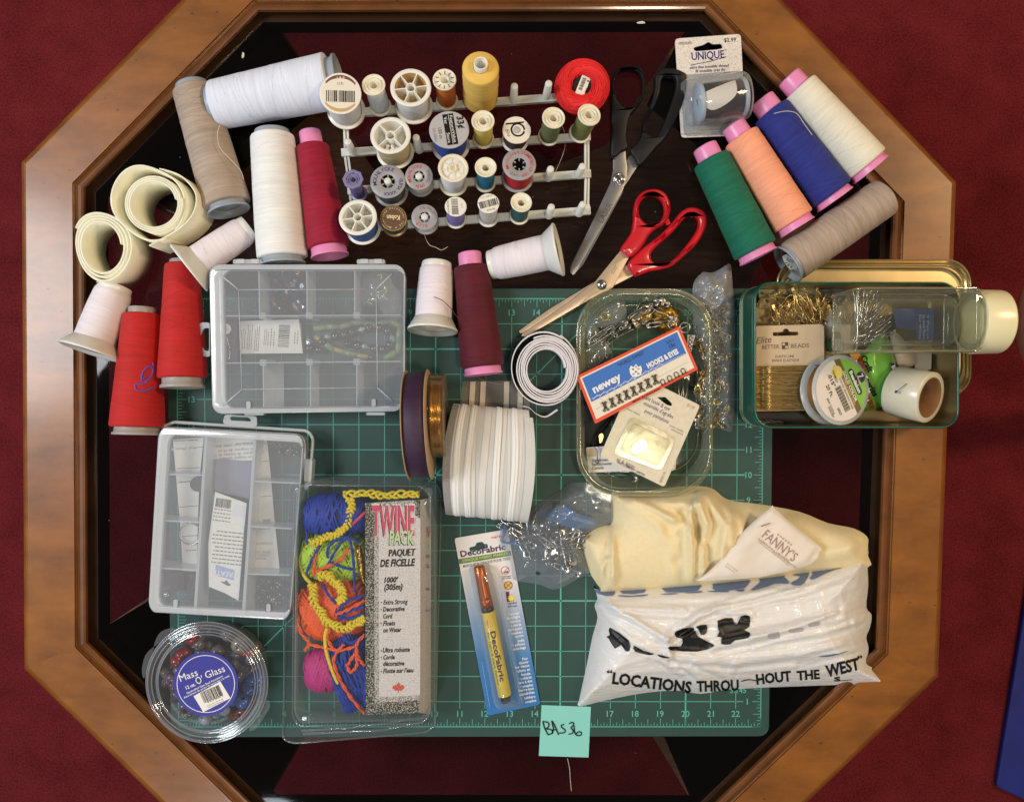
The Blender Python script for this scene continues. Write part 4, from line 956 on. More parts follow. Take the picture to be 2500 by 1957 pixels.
for x0 in (790, 895, 1125, 1262):
    mb = MB(); mb.prism([E2(x0 - 25, 208), E2(x0 + 28, 208), E2(x0 + 8 + (12 if x0 > 1000 else 0), 520), E2(x0 - 42 + (12 if x0 > 1000 else 0), 520)], 6.5, 9, mat('beige woven cord', (226, 214, 198), .8, bump=.6, bscale=600)); part('tail_cord', mb, roll)
strand('frayed pale threads below the burgundy cone on the mat', [E1(800, 1480) + (6,), E1(860, 1510) + (8,), E1(960, 1535) + (7,), E1(1040, 1545) + (10,)], fine, .7)

# ================================================================ scissors
blackpl = mat('black handle plastic', (17, 17, 19), .5, spec=.35, bump=.1, bscale=300); redpl = mat('red handle plastic', (196, 24, 38), .28, spec=.6, coat=.3)
blade1 = mat('dull steel blade', (150, 150, 152), .38, .85, vary=.1, vscale=40); blade2 = mat('warm steel blade', (212, 190, 164), .4, .7, vary=.06, vscale=60); rivet = mat('bright screw steel', (170, 170, 172), .2, 1)
bl_s = thing('scissors', 'black handled fabric scissors lying open on the glass', 'scissors', P(C6(320, 775), 0))
def blade(t, c, pts, z0, z1, m, bev=1.0, r=2):
    mb = MB(); mb.prism(roundpoly(L(c, *pts), r), z0, z1, m, bev=bev); part('blade', mb, t)
blade(bl_s, C6, [(330, 700), (392, 628), (437, 690), (372, 790), (330, 850), (60, 1340), (30, 1335), (28, 1300), (120, 1110)], 2, 8, blade1)
blade(bl_s, C6, [(284, 560), (358, 560), (362, 640), (370, 700), (366, 778), (340, 850), (105, 1285), (48, 1348), (28, 1328), (38, 1290), (268, 800), (285, 720)], 8.3, 14, blade1)
mb = MB(); mb.flat(L(C6, (333, 860), (348, 845), (108, 1280), (70, 1318)), 14.2, mat('ground edge steel', (205, 205, 205), .2, 1)); mb.text('LASER', C6(238, 972), 14, 62, 14.4, mat('etched grey', (84, 84, 88), .6), bold=.01); part('ground_edge', mb, bl_s)
mb = MB(); M_ = Matrix.Translation(P(C6(320, 775), 14)); mb.lathe([(15, 0), (15, 2), (13.5, 3), (11.5, 3), (10.5, 2), (9.5, 3.6), (3, 4.6), (.1, 4.6)], rivet, 28, M_)
for a in (40, 130): mb.box((-7, -.8, 4.3), (7, .8, 4.9), mat('screw slot', (60, 60, 62), .5), M_ @ Matrix.Rotation(math.radians(a), 4, 'Z'))
part('screw', mb, bl_s)
el = lambda cx, cy_, rx, ry, n=22, rot=0: [(cx + rx * math.cos(a) * math.cos(rot) - ry * math.sin(a) * math.sin(rot), cy_ + rx * math.cos(a) * math.sin(rot) + ry * math.sin(a) * math.cos(rot)) for a in np.linspace(0, 2 * PI, n, False)]
def handle(t, c, outer, inner, m, z0, z1, bev=7, sm=5):
    mb = MB(); O_ = smoothpoly([c(*q) for q in outer], sm); I_ = smoothpoly([c(*q) for q in inner], sm)
    mb.prism([tuple(q) for q in O_], z0, z1, m, holes=[[tuple(q) for q in I_]], bev=bev); part('handle', mb, t)
handle(bl_s, C6, [(275, 200), (300, 130), (345, 102), (400, 97), (455, 112), (478, 180), (472, 270), (440, 330), (390, 390), (375, 450), (366, 520), (376, 585), (330, 615), (274, 645), (276, 480), (272, 300)], [(290, 200), (320, 135), (380, 115), (440, 135), (460, 190), (455, 270), (420, 325), (375, 350), (330, 320), (300, 270)], blackpl, 3, 25, 5)
handle(bl_s, C6, [(540, 150), (575, 115), (640, 110), (700, 130), (726, 165), (712, 290), (640, 460), (590, 540), (540, 590), (450, 690), (418, 650), (388, 600), (440, 540), (462, 480), (470, 420), (520, 300), (535, 220)], [(580, 172), (620, 158), (655, 168), (662, 205), (650, 270), (600, 410), (555, 505), (520, 515), (485, 495), (478, 455), (510, 385), (560, 280)], blackpl, 1, 23, 5)
rd_s = thing('scissors', 'red handled scissors lying open over the edge of the mat', 'scissors', P(C6(217, 1403), 4))
tip1 = E1(1190, 1055); tip2 = E1(1210, 1085)
mb = MB(); pts = [C6(375, 1280), C6(415, 1345), C6(300, 1405), C6(180, 1425)] + [E1(1700, 800), E1(1500, 905), E1(1245, 1060), E1(1200, 1062), E1(1190, 1040), E1(1215, 1018), E1(1480, 830), E1(1863, 598)]
mb.prism(roundpoly(pts, 3), 6, 12, blade2, bev=1); part('blade', mb, rd_s)
mb = MB(); pts = [C6(330, 1198), C6(382, 1236), C6(330, 1335), C6(285, 1420), C6(240, 1447)] + [E1(1863, 742), E1(1560, 920), E1(1255, 1095), E1(1213, 1088), E1(1225, 1062), E1(1450, 915), E1(1700, 740), E1(1863, 610)] + [C6(170, 1395), C6(230, 1320)]
mb.prism(roundpoly(pts, 3), 12.3, 18, blade2, bev=1); part('blade', mb, rd_s)
mb = MB(); mb.greek(C6(295, 1310), 26, 10, 2, 60, 18.3, GREY_INK, 4); part('etching', mb, rd_s)
mb = MB(); mb.lathe([(12.5, 0), (12, 2.5), (9, 5), (5, 6.5), (.1, 7)], rivet, 28, Matrix.Translation(P(C6(217, 1403), 18))); part('screw', mb, rd_s)
handle(rd_s, C6, [(410, 950), (425, 890), (460, 848), (510, 830), (560, 832), (605, 860), (630, 920), (622, 990), (590, 1040), (540, 1070), (500, 1110), (470, 1160), (425, 1215), (388, 1236), (355, 1215), (330, 1188), (375, 1120), (397, 1080), (408, 1010)], el(517, 955, 77, 88, 16), redpl, 6, 32, 8)
handle(rd_s, C6, [(376, 1280), (430, 1215), (480, 1170), (560, 1110), (640, 1030), (690, 968), (740, 940), (790, 940), (835, 968), (850, 1020), (835, 1080), (780, 1165), (700, 1240), (640, 1290), (570, 1312), (500, 1325), (440, 1348), (412, 1346)], [(512, 1222), (540, 1180), (640, 1090), (700, 1020), (735, 992), (775, 992), (797, 1020), (788, 1075), (730, 1160), (660, 1240), (600, 1272), (545, 1272), (518, 1252)], redpl, 4, 30, 8)
mb = MB(); mb.box((-5, -8, 0), (5, 8, 12), redpl, RZ(P(C6(603, 1032), 10), 20)); part('handle_stop', mb, rd_s)
# ================================================================ helpers for boxes
frost = clear('frosted lid plastic', tint=(244, 247, 250), milk=.19, milkc=(232, 238, 246), rough=.12, refl=.03, edge=.3, bump=.05, bscale=60)
frost2 = clear('frosted wall plastic', tint=(235, 240, 245), milk=.32, milkc=(234, 240, 246), rough=.15, refl=.04, edge=.4)
frost3 = clear('frosted rim plastic', tint=(235, 240, 245), milk=.42, milkc=(240, 244, 248), rough=.15, refl=.05, edge=.35)
frost0 = clear('frosted floor plastic', tint=(242, 246, 248), milk=.1, milkc=(170, 182, 192), rough=.2, refl=.02, edge=.3)
clearp = clear('clear blister plastic', tint=(248, 249, 250), milk=.03, milkc=(215, 220, 224), rough=.05, refl=.035, edge=.55, pw=2.2)
clearp2 = clear('clear rim plastic', tint=(246, 249, 250), milk=.05, milkc=(215, 222, 226), rough=.06, refl=.08, edge=.3, pw=1.8)
def quadmap(q):
    """unit square (x right, y down) to a photo quadrilateral TL, TR, BR, BL"""
    def f(x, y): return tuple((q[0][k] * (1 - x) + q[1][k] * x) * (1 - y) + (q[3][k] * (1 - x) + q[2][k] * x) * y for k in (0, 1))
    return f
def wall(mb, a, b, z0, z1, th, m, pz=None):
    """upright panel from pixel a to pixel b (both read at height pz, by default its top)"""
    A, B = P(a, pz or z1), P(b, pz or z1); M = frame((A.x, A.y, 0), (0, 0, 1), Vector((B.x - A.x, B.y - A.y, 0))); l = math.hypot(B.x - A.x, B.y - A.y)
    mb.box((0, -th / 2, z0), (l, th / 2, z1), m, M)
def shell(mb, outline, z0, z1, m, inset_=3, taper=0, pz=None):
    """open thin-walled tray side following a pixel outline given at height z1"""
    W = [P(q, pz or z1) for q in outline]; c = sum(W, Vector()) / len(W); n = len(W)
    lo = [Vector((c.x + (q.x - c.x) * (1 - taper), c.y + (q.y - c.y) * (1 - taper), z0)) for q in W]; hi = [Vector((q.x, q.y, z1)) for q in W]
    mb.add(lo + hi, [(i, (i + 1) % n, (i + 1) % n + n, i + n) for i in range(n)], m, True); return lo, hi
def rimtube(mb, outline, z, r, m, n=6):
    mb.tube([P(q, z) for q in outline], r, m, n, closed=True)
def latchtab(mb, pts, z, m, hole_=None, th=4): mb.prism(roundpoly(pts, 6), z - th, z, m, holes=[hole_] if hole_ else [])
bead_cols = {}
def beadmat(name, rgb, glass=True):
    return mat(name, rgb, .12, spec=.8, coat=.5) if glass else mat(name, rgb, .4)
def beadshape(mb, m, r=9, kind='round'):
    if kind == 'round': pr = [(r * .25, -r * .8)] + [(r * math.cos(a), r * .85 * math.sin(a)) for a in np.linspace(-1.25, 1.25, 9)] + [(r * .25, r * .8), (r * .22, -r * .8)]
    elif kind == 'tube': pr = [(r * .2, -r * 1.3), (r * .55, -r * 1.25), (r * .6, 0), (r * .55, r * 1.25), (r * .2, r * 1.3), (r * .18, -r * 1.3)]
    elif kind == 'disc': pr = [(r * .3, -r * .35), (r * .8, -r * .4), (r, -r * .15), (r, r * .15), (r * .8, r * .4), (r * .3, r * .35), (r * .28, -r * .35)]
    elif kind == 'bicone': pr = [(r * .2, -r), (r * .5, -r * .8), (r * .95, 0), (r * .5, r * .8), (r * .2, r), (r * .15, -r)]
    mb.lathe(pr, m, 14 if kind != 'bicone' else 6, None, kind != 'bicone')
def pile(name, label, cat, group, mb, spots):
    """first thing at spots[0], copies at the rest"""
    o = solo(name, mb, label, cat, M=spots[0], group=group, local=True); scatter(o, spots[1:]); return o
def rndM(p, rnd, sc_=1): return Matrix.Translation(p) @ Matrix.Rotation(rnd.uniform(0, 6.28), 4, 'Z') @ Matrix.Rotation(rnd.uniform(0, 3.1), 4, 'X') @ Matrix.Scale(sc_, 4)

# ================================================================ organizer box with four columns (upper)
HB = 92
Q1 = quadmap(L(D3, (158, 140), (2055, 140), (2040, 1562), (190, 1588)))
def rr(f, x0, y0, x1, y1, rx, ry, n=6): return [f(x, y) for x, y in ((q[0], q[1]) for q in [(x0 + (x1 - x0) * 0 + p[0], p[1]) for p in [((lambda c, a: (c[0] + rx * math.cos(a), c[1] + ry * math.sin(a)))(c, math.radians(b + 90 * j / n))) for c, b in (((x1 - rx, y1 - ry), 0), ((x0 + rx, y1 - ry), 90), ((x0 + rx, y0 + ry), 180), ((x1 - rx, y0 + ry), 270)) for j in range(n + 1)]])]
def organizer(label, f, HB, cols, rows_, skip=(), ridges=True, vert=None):
    t = thing('organizer_box', label, 'organizer box', P(f(.5, .5), 4))
    o = rr(f, 0, 0, 1, 1, .055, .07)
    mb = MB(); lo, hi = shell(mb, o, 5, HB - 10, frost2, taper=.02); mb.add(lo, [tuple(range(len(lo)))[::-1]], frost0); part('tray', mb, t)
    mb = MB(); mb.flat(rr(f, .03, .035, .97, .965, .04, .055), HB, frost); part('lid', mb, t); lid = o
    mb = MB(); O_ = rr(f, 0, 0, 1, 1, .055, .07); I_ = rr(f, .035, .04, .965, .96, .045, .06)
    mb.prism(O_, HB - 14, HB + 1, frost3, holes=[I_], bev=2); part('lid_rim', mb, t)
    mb = MB()
    if ridges:
        a, b, c, d = f(.15, .17), f(.855, .17), f(.865, .835), f(.158, .838)
        for u, v in ((a, b), (b, c), (c, d), (d, a)): mb.tube([P(u, HB + .5), P(v, HB + .5)], 1.4, frost2, 6)
        for u, v in ((a, f(.06, .07)), (b, f(.935, .065)), (c, f(.945, .93)), (d, f(.06, .945))): mb.tube([P(u, HB + .5), P(v, HB + .5)], 2.4, frost2, 6)
    for x, y in ((.19, .945), (.845, .94)):
        q = f(x, y); mb.prism(roundrect(q[0] - 5, q[1] - 10, q[0] + 5, q[1] + 9, 4, 3), HB, HB + 4, frost3)
    part('lid_ridge', mb, t)
    return t
box1 = organizer('upper clear organizer box with four columns lying beside the scarlet cones', Q1, HB, 4, 3)
for y in (.345, .66):
    mb = MB(); wall(mb, Q1(.02, y), Q1(.98, y), 6, HB - 6, 2.2, frost3); part('divider', mb, box1)
    for x in (.27, .51, .755):
        mb = MB(); q = Q1(x, y); mb.prism(roundrect(q[0] - 8, q[1] - 8, q[0] + 8, q[1] + 8, 3, 2), 8, HB - 7, frost2); part('divider_post', mb, box1)
for x, y0, y1 in ((.255, .02, .34), (.5, .02, .34), (.745, .02, .34), (.27, .67, .97), (.515, .67, .97), (.757, .67, .97)):
    mb = MB(); wall(mb, Q1(x, y0), Q1(x, y1), 6, HB - 8, 2.4, frost3); part('divider', mb, box1)
mb = MB(); wall(mb, D3(730, 1080), D3(735, 1545), 8, 11, 30, frost3, pz=HB - 8); part('flat_divider', mb, box1)
for x0, x1 in ((392, 668), (1592, 1860)):
    mb = MB(); mb.prism(roundrect(*D3(x0, 92), *D3(x1, 136), 3, 2), HB - 18, HB - 2, frost3)
    for a in (.12, .62): u = D3(x0 + (x1 - x0) * a, 88); v = D3(x0 + (x1 - x0) * (a + .28), 132); mb.prism(roundrect(*u, *v, 2, 2), HB - 6, HB + 1, frost3)
    part('hinge', mb, box1)
mb = MB(); latchtab(mb, L(D3, (165, 702), (80, 702), (45, 745), (18, 870), (40, 985), (75, 1030), (168, 1035)), 62, frost3, [tuple(q) for q in roundpoly(L(D3, (160, 752), (105, 760), (70, 850), (85, 930), (120, 975), (160, 980)), 5)]); part('hang_tab', mb, box1)
for x0, x1 in ((500, 690), (1682, 1862)):
    mb = MB(); mb.prism(roundrect(*D3(x0, 1572), *D3(x1, 1600), 3, 2), HB - 24, HB - 6, frost3); part('latch', mb, box1)
mb = MB(); mb.text('STORAGE', D3(1160, 1530), 3, 0, HB + .2, frost3) if False else None
# what is inside
rnd = random.Random(21)
def insidepts(c, x0, y0, x1, y1, n, z=14, zs=16): return [P(c(rnd.uniform(x0, x1), rnd.uniform(y0, y1)), z + rnd.uniform(0, zs)) for _ in range(n)]
for nm, lab_, rgb, kind, r, n, gl_s in (('bead', 'dark blue glass bead heaped in the second top compartment', (28, 30, 58), 'bicone', 13, 26, 1), ('bead', 'amber and clear bead among the dark blue beads', (150, 112, 90), 'tube', 10, 7, 1), ('bead', 'tiny shining silver bead among the dark blue beads', (220, 220, 226), 'round', 5, 8, 1)):
    mb = MB(); beadshape(mb, beadmat('bead ' + lab_[:14], rgb), r, kind)
    pile(nm, lab_, 'bead', 'loose beads in the upper organizer', mb, [rndM(p, rnd, rnd.uniform(.8, 1.2)) for p in insidepts(D3, 775, 200, 1090, 600, n)])
def strandof(label, path, m, r, kinds, z=16, c=D3):
    t = thing('bead_strand', label, 'bead strand', P(c(*path[0]), z)); pts = smoothpoly([P(c(*q), z) for q in path], 10, False); mb = MB(); mb.tube(pts, 1, fine, 4); part('cord', mb, t)
    acc = 0; nxt = r
    for i in range(1, len(pts)):
        d = (pts[i] - pts[i - 1]).length; acc += d
        if acc > nxt:
            mb = MB(); k = kinds[len(t.children) % len(kinds)]; dirn = (pts[i] - pts[i - 1]); b = MB(); beadshape(b, k[0], k[1], k[2])
            M = frame(pts[i], dirn); mb.v = [M @ q for q in b.v]; mb.f = b.f; mb.m = b.m; mb.sm = b.sm; mb.mats = b.mats
            part('bead', mb, t); nxt = acc + k[1] * (2.2 if k[2] == 'tube' else 1.8)
    return t
jade = mat('jade bead', (118, 136, 88), .35, vary=.25, vscale=200); jet = beadmat('bead jet', (24, 26, 36)); cryst = mat('aurora crystal', (180, 196, 190), .1, .6)
strandof('strand of long jade green beads along the right of the middle row', [(1170, 760), (1300, 745), (1460, 735), (1600, 700), (1760, 720), (1900, 690), (2000, 740), (1995, 870), (1985, 960), (1900, 1030)], None, 14, [(jade, 13, 'tube')])
strandof('lower strand of jade and amber beads in the middle row', [(1180, 830), (1260, 890), (1340, 945), (1460, 985), (1600, 1020), (1740, 1040)], None, 14, [(jade, 13, 'tube'), (mat('amber jade bead', (158, 140, 92), .35), 11, 'tube')])
strandof('strand of black and crystal beads looped inside the jade ones', [(1120, 840), (1140, 960), (1240, 960), (1270, 850), (1350, 840), (1470, 820), (1600, 780), (1740, 750), (1870, 770), (1940, 860), (1880, 950), (1770, 960), (1640, 930), (1500, 910)], None, 10, [(jet, 12, 'round'), (cryst, 9, 'bicone'), (jet, 12, 'round'), (jet, 11, 'round')], 18)
mb = MB(); plum = mat('plum card', (72, 40, 56), .6)
mb.prism(L(D3, (262, 690), (432, 680), (438, 1080), (258, 1080)), 20, 24, plum); mb.flat(L(D3, *[(322 + 52 * math.cos(a), 765 + 52 * math.sin(a)) for a in np.linspace(0, 6.1, 24)]), 24.4, PAPER)
mb.greek(D3(322, 765), 14, 10, 3, 8, 24.8, GREY_INK, 2)
for q in ([(330, 830), (345, 900), (368, 960)], [(330, 830), (350, 870), (390, 885), (410, 878)], [(318, 950), (325, 1000), (345, 1000)], [(345, 960), (365, 1000), (350, 1070)]): mb.tube([P(D3(*t), 26) for t in smoothpoly(q, 4, False)], 1.6, STEEL, 5)
solo('earring_card', mb, 'plum earring card with silver hooks at the left of the middle row', 'card', P(D3(340, 900), 20))
mb = MB(); mb.prism(L(D3, (452, 690), (1030, 670), (1068, 1000), (468, 1005)), 30, 33, PAPER)
mb.barcode(D3(885, 830), 28, 56, 86, 33.4, seed=31) if False else mb.barcode(D3(885, 832), 55, 27, 86, 33.4, seed=31)
for k, (x, h_, n) in enumerate(((490, 60, 4), (555, 62, 5), (625, 70, 4), (715, 42, 4), (775, 44, 3), (1005, 34, 3))): mb.greek(D3(x, 840), h_, 14, n // 2 + 1, 86, 33.4, GREY_INK, k)
mb.prism(L(D3, (640, 1003), (1058, 990), (1050, 705), (1040, 705), (1060, 985)), 26, 28, PAPER)
solo('barcode_card', mb, 'white product card with barcode and fine print in the upper organizer', 'card', P(D3(760, 840), 30))
crink = clear('crinkled clear film', tint=(245, 247, 248), milk=.14, milkc=(210, 216, 214), rough=.12, refl=.08, edge=.5, bump=1.0, bscale=55)
mb = MB(); s_ = Sheet(L(D3, (1660, 250), (1760, 215), (1900, 240), (1940, 330), (2015, 420), (2020, 520), (1990, 680), (1860, 640), (1800, 560), (1660, 540), (1605, 460), (1640, 360)), 22, 36, 30, [(L(D3, (1800, 400), (1880, 470), (1700, 500)), 14, 6)], (5, 30), 4); s_.build(mb, crink, 6)
for q in ([(1790, 250), (1830, 240), (1825, 285)], [(1790, 450), (1820, 400), (1885, 395), (1850, 440), (1890, 490)], [(1690, 500), (1740, 525)]): mb.tube([P(D3(*t), 52) for t in smoothpoly(q, 5, False)], 1.8, mat('yellow green wire', (196, 206, 120), .25, .5), 5)
solo('plastic_pouch', mb, 'small crumpled clear pouch in the top right compartment', 'pouch', P(D3(1820, 450), 22))

# ================================================================ organizer box with three columns (lower)
Q2 = quadmap(L(D4, (120, 135), (1262, 200), (1150, 1655), (35, 1590)))
box2 = organizer('lower clear organizer box with three columns lying tilted on the mat corner', Q2, 84, 3, 4, ridges=False)
mb = MB(); rimtube(mb, [tuple(q) for q in roundpoly(L(D4, (190, 118), (240, 96), (1295, 165), (1335, 225), (1310, 560), (1280, 640), (1262, 200), (130, 140)), 22)], 50, 4, frost3); part('tray_rim', mb, box2)
for a, b in (((495, 165), (405, 1610)), ((880, 190), (785, 1630))):
    mb = MB(); wall(mb, D4(*a), D4(*b), 6, 78, 7, frost3, pz=78); part('divider', mb, box2)
for a, b in (((105, 505), (480, 515)), ((85, 868), (455, 885)), ((60, 1240), (425, 1262)), ((870, 562), (1230, 578)), ((830, 915), (1165, 935)), ((810, 1290), (1150, 1300))):
    mb = MB(); wall(mb, D4(*a), D4(*b), 6, 76, 3.4, frost3, pz=76); part('divider', mb, box2)
mb = MB(); latchtab(mb, L(D4, (640, 38), (890, 50), (893, 125), (870, 142), (650, 120), (624, 100)), 56, frost3, [tuple(q) for q in roundpoly(L(D4, (690, 52), (830, 60), (852, 92), (690, 84), (678, 68)), 5)]); part('hang_tab', mb, box2)
mb = MB(); mb.prism(roundpoly(L(D4, (1275, 385), (1330, 395), (1318, 570), (1262, 560)), 5), 40, 70, frost3); part('latch', mb, box2)
mb = MB(); bentpaper = mat('ivory paper strip', (232, 226, 216), .75, vary=.04, vscale=60)
def papr(name, label, pts, z, build=None, th=1.5, m=None):
    mb = MB(); mb.prism(pts, z - th, z, m or bentpaper)
    if build: build(mb)
    return solo(name, mb, label, 'card' if 'card' in name else 'paper', P(pts[0], z - th))
papr('paper_strip', 'long ivory measuring strip with printed arrows in the left column', L(D4, (232, 235), (475, 215), (440, 560), (428, 900), (420, 1175), (425, 1270), (310, 1265), (290, 900), (255, 500)), 24,
     lambda mb: ([mb.line(L(D4, (a, y), (b, y - 8)), 1.6, 24.4, GREY_INK) for a, b, y in ((232, 398, 245), (390, 470, 300), (262, 440, 462), (268, 360, 572), (285, 380, 765), (305, 430, 995))],
                 mb.text('1 yd. (90cm)', D4(330, 305), 7, 184, 24.4, GREY_INK), [mb.greek(D4(x, y), 28, 8, 1, 184, 24.4, GREY_INK, k) for k, (x, y) in enumerate(((380, 240), (330, 565), (400, 757), (370, 1105)))]))
mb = MB(); felt = mat('grey felt', (74, 74, 78), .95, vary=.2, vscale=300); mb.prism(L(D4, *[(432 + 66 * math.cos(a), 585 + 60 * math.sin(a)) for a in np.linspace(0, 6.1, 24)]), 26, 31, felt); solo('felt_disc', mb, 'dark grey felt disc in the left column of the lower organizer', 'felt disc', P(D4(432, 585), 26))
mb = MB(); mb.tube([P(D4(370 + 84 * math.cos(a), 975 + 84 * math.sin(a)), 30) for a in np.linspace(0, 2 * PI, 30, False)], 1.8, STEEL, 6, True); solo('wire_ring', mb, 'thin silver wire ring on the ivory strip in the lower organizer', 'ring', P(D4(370, 975), 28))
papr('instruction_card', 'ivory instruction sheet with upside down print at the top of the middle column', L(D4, (500, 218), (870, 205), (858, 400), (745, 400), (575, 385), (500, 395)), 24,
     lambda mb: ([mb.text(s, D4(x, y), 7, 184, 24.4, GREY_INK) for s, x, y in (('Dia: fourchette pour petits diametres', 735, 280), ('une longueur de 14 cm', 735, 318), ('une longueur de hauteur de 24 cm', 725, 350), ('la 14 cm longeur pendant', 760, 378))], mb.greek(D4(790, 262), 44, 6, 1, 184, 24.4, GREY_INK, 3)))
lilp = clear('lilac tinted film', tint=(232, 226, 240), milk=.4, milkc=(200, 196, 212), rough=.2, refl=.04, edge=.2)
mb = MB(); mb.prism(L(D4, (575, 385), (860, 405), (830, 700), (560, 640), (560, 480)), 26, 27.5, lilp); solo('film_sheet', mb, 'lilac tinted film folded in the middle column of the lower organizer', 'film', P(D4(700, 550), 26))
papr('product_card', 'white folded bead card with barcode and hang hole in the middle column', L(D4, (565, 645), (812, 735), (790, 960), (748, 1500), (640, 1440), (515, 1390), (510, 1050)), 60,
     lambda mb: (mb.barcode(D4(630, 735), 38, 22, -8, 60.5, seed=41), mb.greek(D4(620, 830), 44, 36, 4, -8, 60.5, GREY_INK, 8), mb.greek(D4(660, 1085), 80, 86, 9, 174, 60.5, GREY_INK, 9, ragged=.12),
                 mb.prism(L(D4, (570, 1215), (718, 1262), (710, 1340), (560, 1298)), 60.1, 60.5, mat('pale blue logo', (150, 166, 206), .6)), mb.text('CREATE', D4(645, 1290), 12, 172, 60.8, WHITE_INK, bold=.02),
                 mb.flat(roundpoly(L(D4, (605, 1348), (640, 1352), (655, 1335), (668, 1362), (692, 1375), (670, 1386), (640, 1372)), 3), 60.6, mat('hang hole teal', (66, 92, 92), .7)), mb.flat(L(D4, (715, 740), (800, 758), (792, 850), (700, 830)), 60.3, mat('card grey panel', (214, 214, 220), .7))), 2, PAPER)
papr('cone_strip', 'tapering ivory paper cone pattern in the right column of the lower organizer', L(D4, (955, 215), (975, 260), (1000, 500), (1030, 850), (1070, 1240), (1060, 1275), (880, 1290), (850, 1230), (890, 600), (930, 330)), 22,
     lambda mb: ([mb.line(L(D4, (a, y), (b, y - 6)), 1.4, 22.4, GREY_INK) for a, b, y in ((915, 985, 408), (920, 1010, 682), (905, 1000, 940))], [mb.text(s, D4(x, y), 5.5, 180, 22.4, GREY_INK) for s, x, y in (('PLEASE', 925, 1168), ('CONSULT', 935, 1142), ('YOUR CARE', 935, 1118), ('CONNECTORS', 930, 1050))], mb.prism(L(D4, (940, 860), (998, 858), (998, 905), (945, 905)), 22.1, 22.6, PALE_GREY)))
rnd = random.Random(8)
mb = MB(); beadshape(mb, beadmat('seed bead black', (26, 28, 36)), 8, 'round'); pile('bead', 'small round black bead heaped in the bottom right compartment', 'bead', 'black beads in the lower organizer', mb, [rndM(p, rnd, rnd.uniform(.8, 1.2)) for p in insidepts(D4, 890, 1330, 1090, 1540, 30, 10, 12)])
mb = MB(); beadshape(mb, beadmat('top black bead', (30, 32, 38)), 8, 'disc'); pile('bead', 'flat dark bead in the top right compartment', 'bead', 'dark beads at the top right of the lower organizer', mb, [rndM(p, rnd) for p in insidepts(D4, 1000, 240, 1200, 350, 14, 10, 10)])
maroonb = mat('maroon carved stone', (62, 36, 48), .5, vary=.2, vscale=200)
for lab_, q in (('square maroon carved tile with a round boss in the bottom left compartment', [(190, 1275), (318, 1270), (320, 1425), (215, 1430)]), ('second maroon carved tile half hidden by the divider', [(355, 1290), (408, 1275), (400, 1500), (360, 1500)])):
    mb = MB(); mb.prism(roundpoly(L(D4, *q), 5), 8, 24, maroonb, bev=3); c_ = D4(sum(t[0] for t in q) / 4, sum(t[1] for t in q) / 4 - 15); mb.lathe([(11, 0), (10, 3), (7, 3), (6, 1), (4, 1), (3, 4), (.1, 5)], maroonb, 20, Matrix.Translation(P(c_, 24))); solo('carved_tile', mb, lab_, 'carved tile', P(D4(*q[0]), 8))
mb = MB(); beadshape(mb, clear('crystal bead', milk=.2, milkc=(220, 230, 235), rough=.02, refl=.3, edge=.6), 8, 'round'); pile('bead', 'clear crystal bead lying alone on the lower organizer floor', 'bead', 'clear crystal beads in the lower organizer', mb, [rndM(P(D4(*q), 12), rnd) for q in ((180, 1450), (1022, 1490), (242, 308))])

# ================================================================ round tub of glass beads
TH = 92; tc = (495, 1668)
tub = thing('bead_tub', 'round clear tub of glass beads with a blue lid label', 'tub', P((486, 1667), 0))
c0 = P(D6(900, 860), TH); b0 = P(D6(955, 850), 0); M_ = Matrix.Translation((b0.x, b0.y, 0))
def skew(mb): # the tub stands upright; nothing to skew
    return mb
M_ = Matrix.Translation((c0.x, c0.y, 0)); r1 = 146 * mag(TH) * 1.0
mb = MB(); mb.lathe([(1, 5), (r1 * .84, 5), (r1 * .87, 8), (r1 * .93, TH - 12), (r1 * .96, TH - 8)], clearp, 72, M_); part('tub_wall', mb, tub)
mb = MB(); mb.lathe([(r1 * .96, TH - 10), (r1 * 1.02, TH - 8), (r1 * 1.03, TH - 3), (r1 * 1.0, TH + 1), (r1 * .95, TH + 2), (r1 * .92, TH - 1), (r1 * .9, TH - 4), (r1 * .86, TH - 4), (r1 * .84, TH - 2), (r1 * .82, TH - 1)], clearp2, 80, M_)
mb.lathe([(r1 * .82, TH - 1), (1, TH - 1)], clearp, 72, M_); part('lid', mb, tub)
ringm = clear('lid ring plastic', tint=(240, 244, 248), milk=.3, milkc=(196, 204, 222), rough=.05, refl=.25, edge=.4)
for rk, zz in ((1.03, TH - 3), (.985, TH + 1.6), (.925, TH - .5), (.86, TH - 4), (.82, TH - 1)):
    mb = MB(); mb.tube([M_ @ Vector((r1 * rk * math.cos(a), r1 * rk * math.sin(a), zz)) for a in np.linspace(0, 2 * PI, 80, False)], 1.3, ringm, 5, True); part('lid_ring', mb, tub)
for pts in (L(D6, (235, 400), (300, 240), (420, 175), (500, 190), (330, 330)), L(D6, (115, 800), (85, 690), (130, 510), (235, 410), (190, 560)), L(D6, (1640, 1090), (1705, 1150), (1640, 1270), (1520, 1440), (1440, 1430))):
    mb = MB(); mb.prism(smoothpoly(pts, 4), TH - 9, TH - 7.5, clearp2); part('lid_tab', mb, tub)
lb = mat('blue label paper', (50, 48, 142), .45, vary=.03, vscale=80); C_ = D6(893, 872); zl = TH + .2
mb = MB(); Pc = P(C_, zl); M2 = Matrix.Translation(Pc); R_ = 80 * mag(zl)
mb.disc(R_, 0, lb, 64, M2); mb.lathe([(R_ * .895, .3), (R_ * .875, .3)], WHITE_INK, 64, M2, False)
zt = zl + .6; wv = WHITE_INK
def serif(mb, s_, ctr, h, ang, z, m, wd): mb.text(s_, ctr, h, ang, z, m, wd=wd, bold=.0)
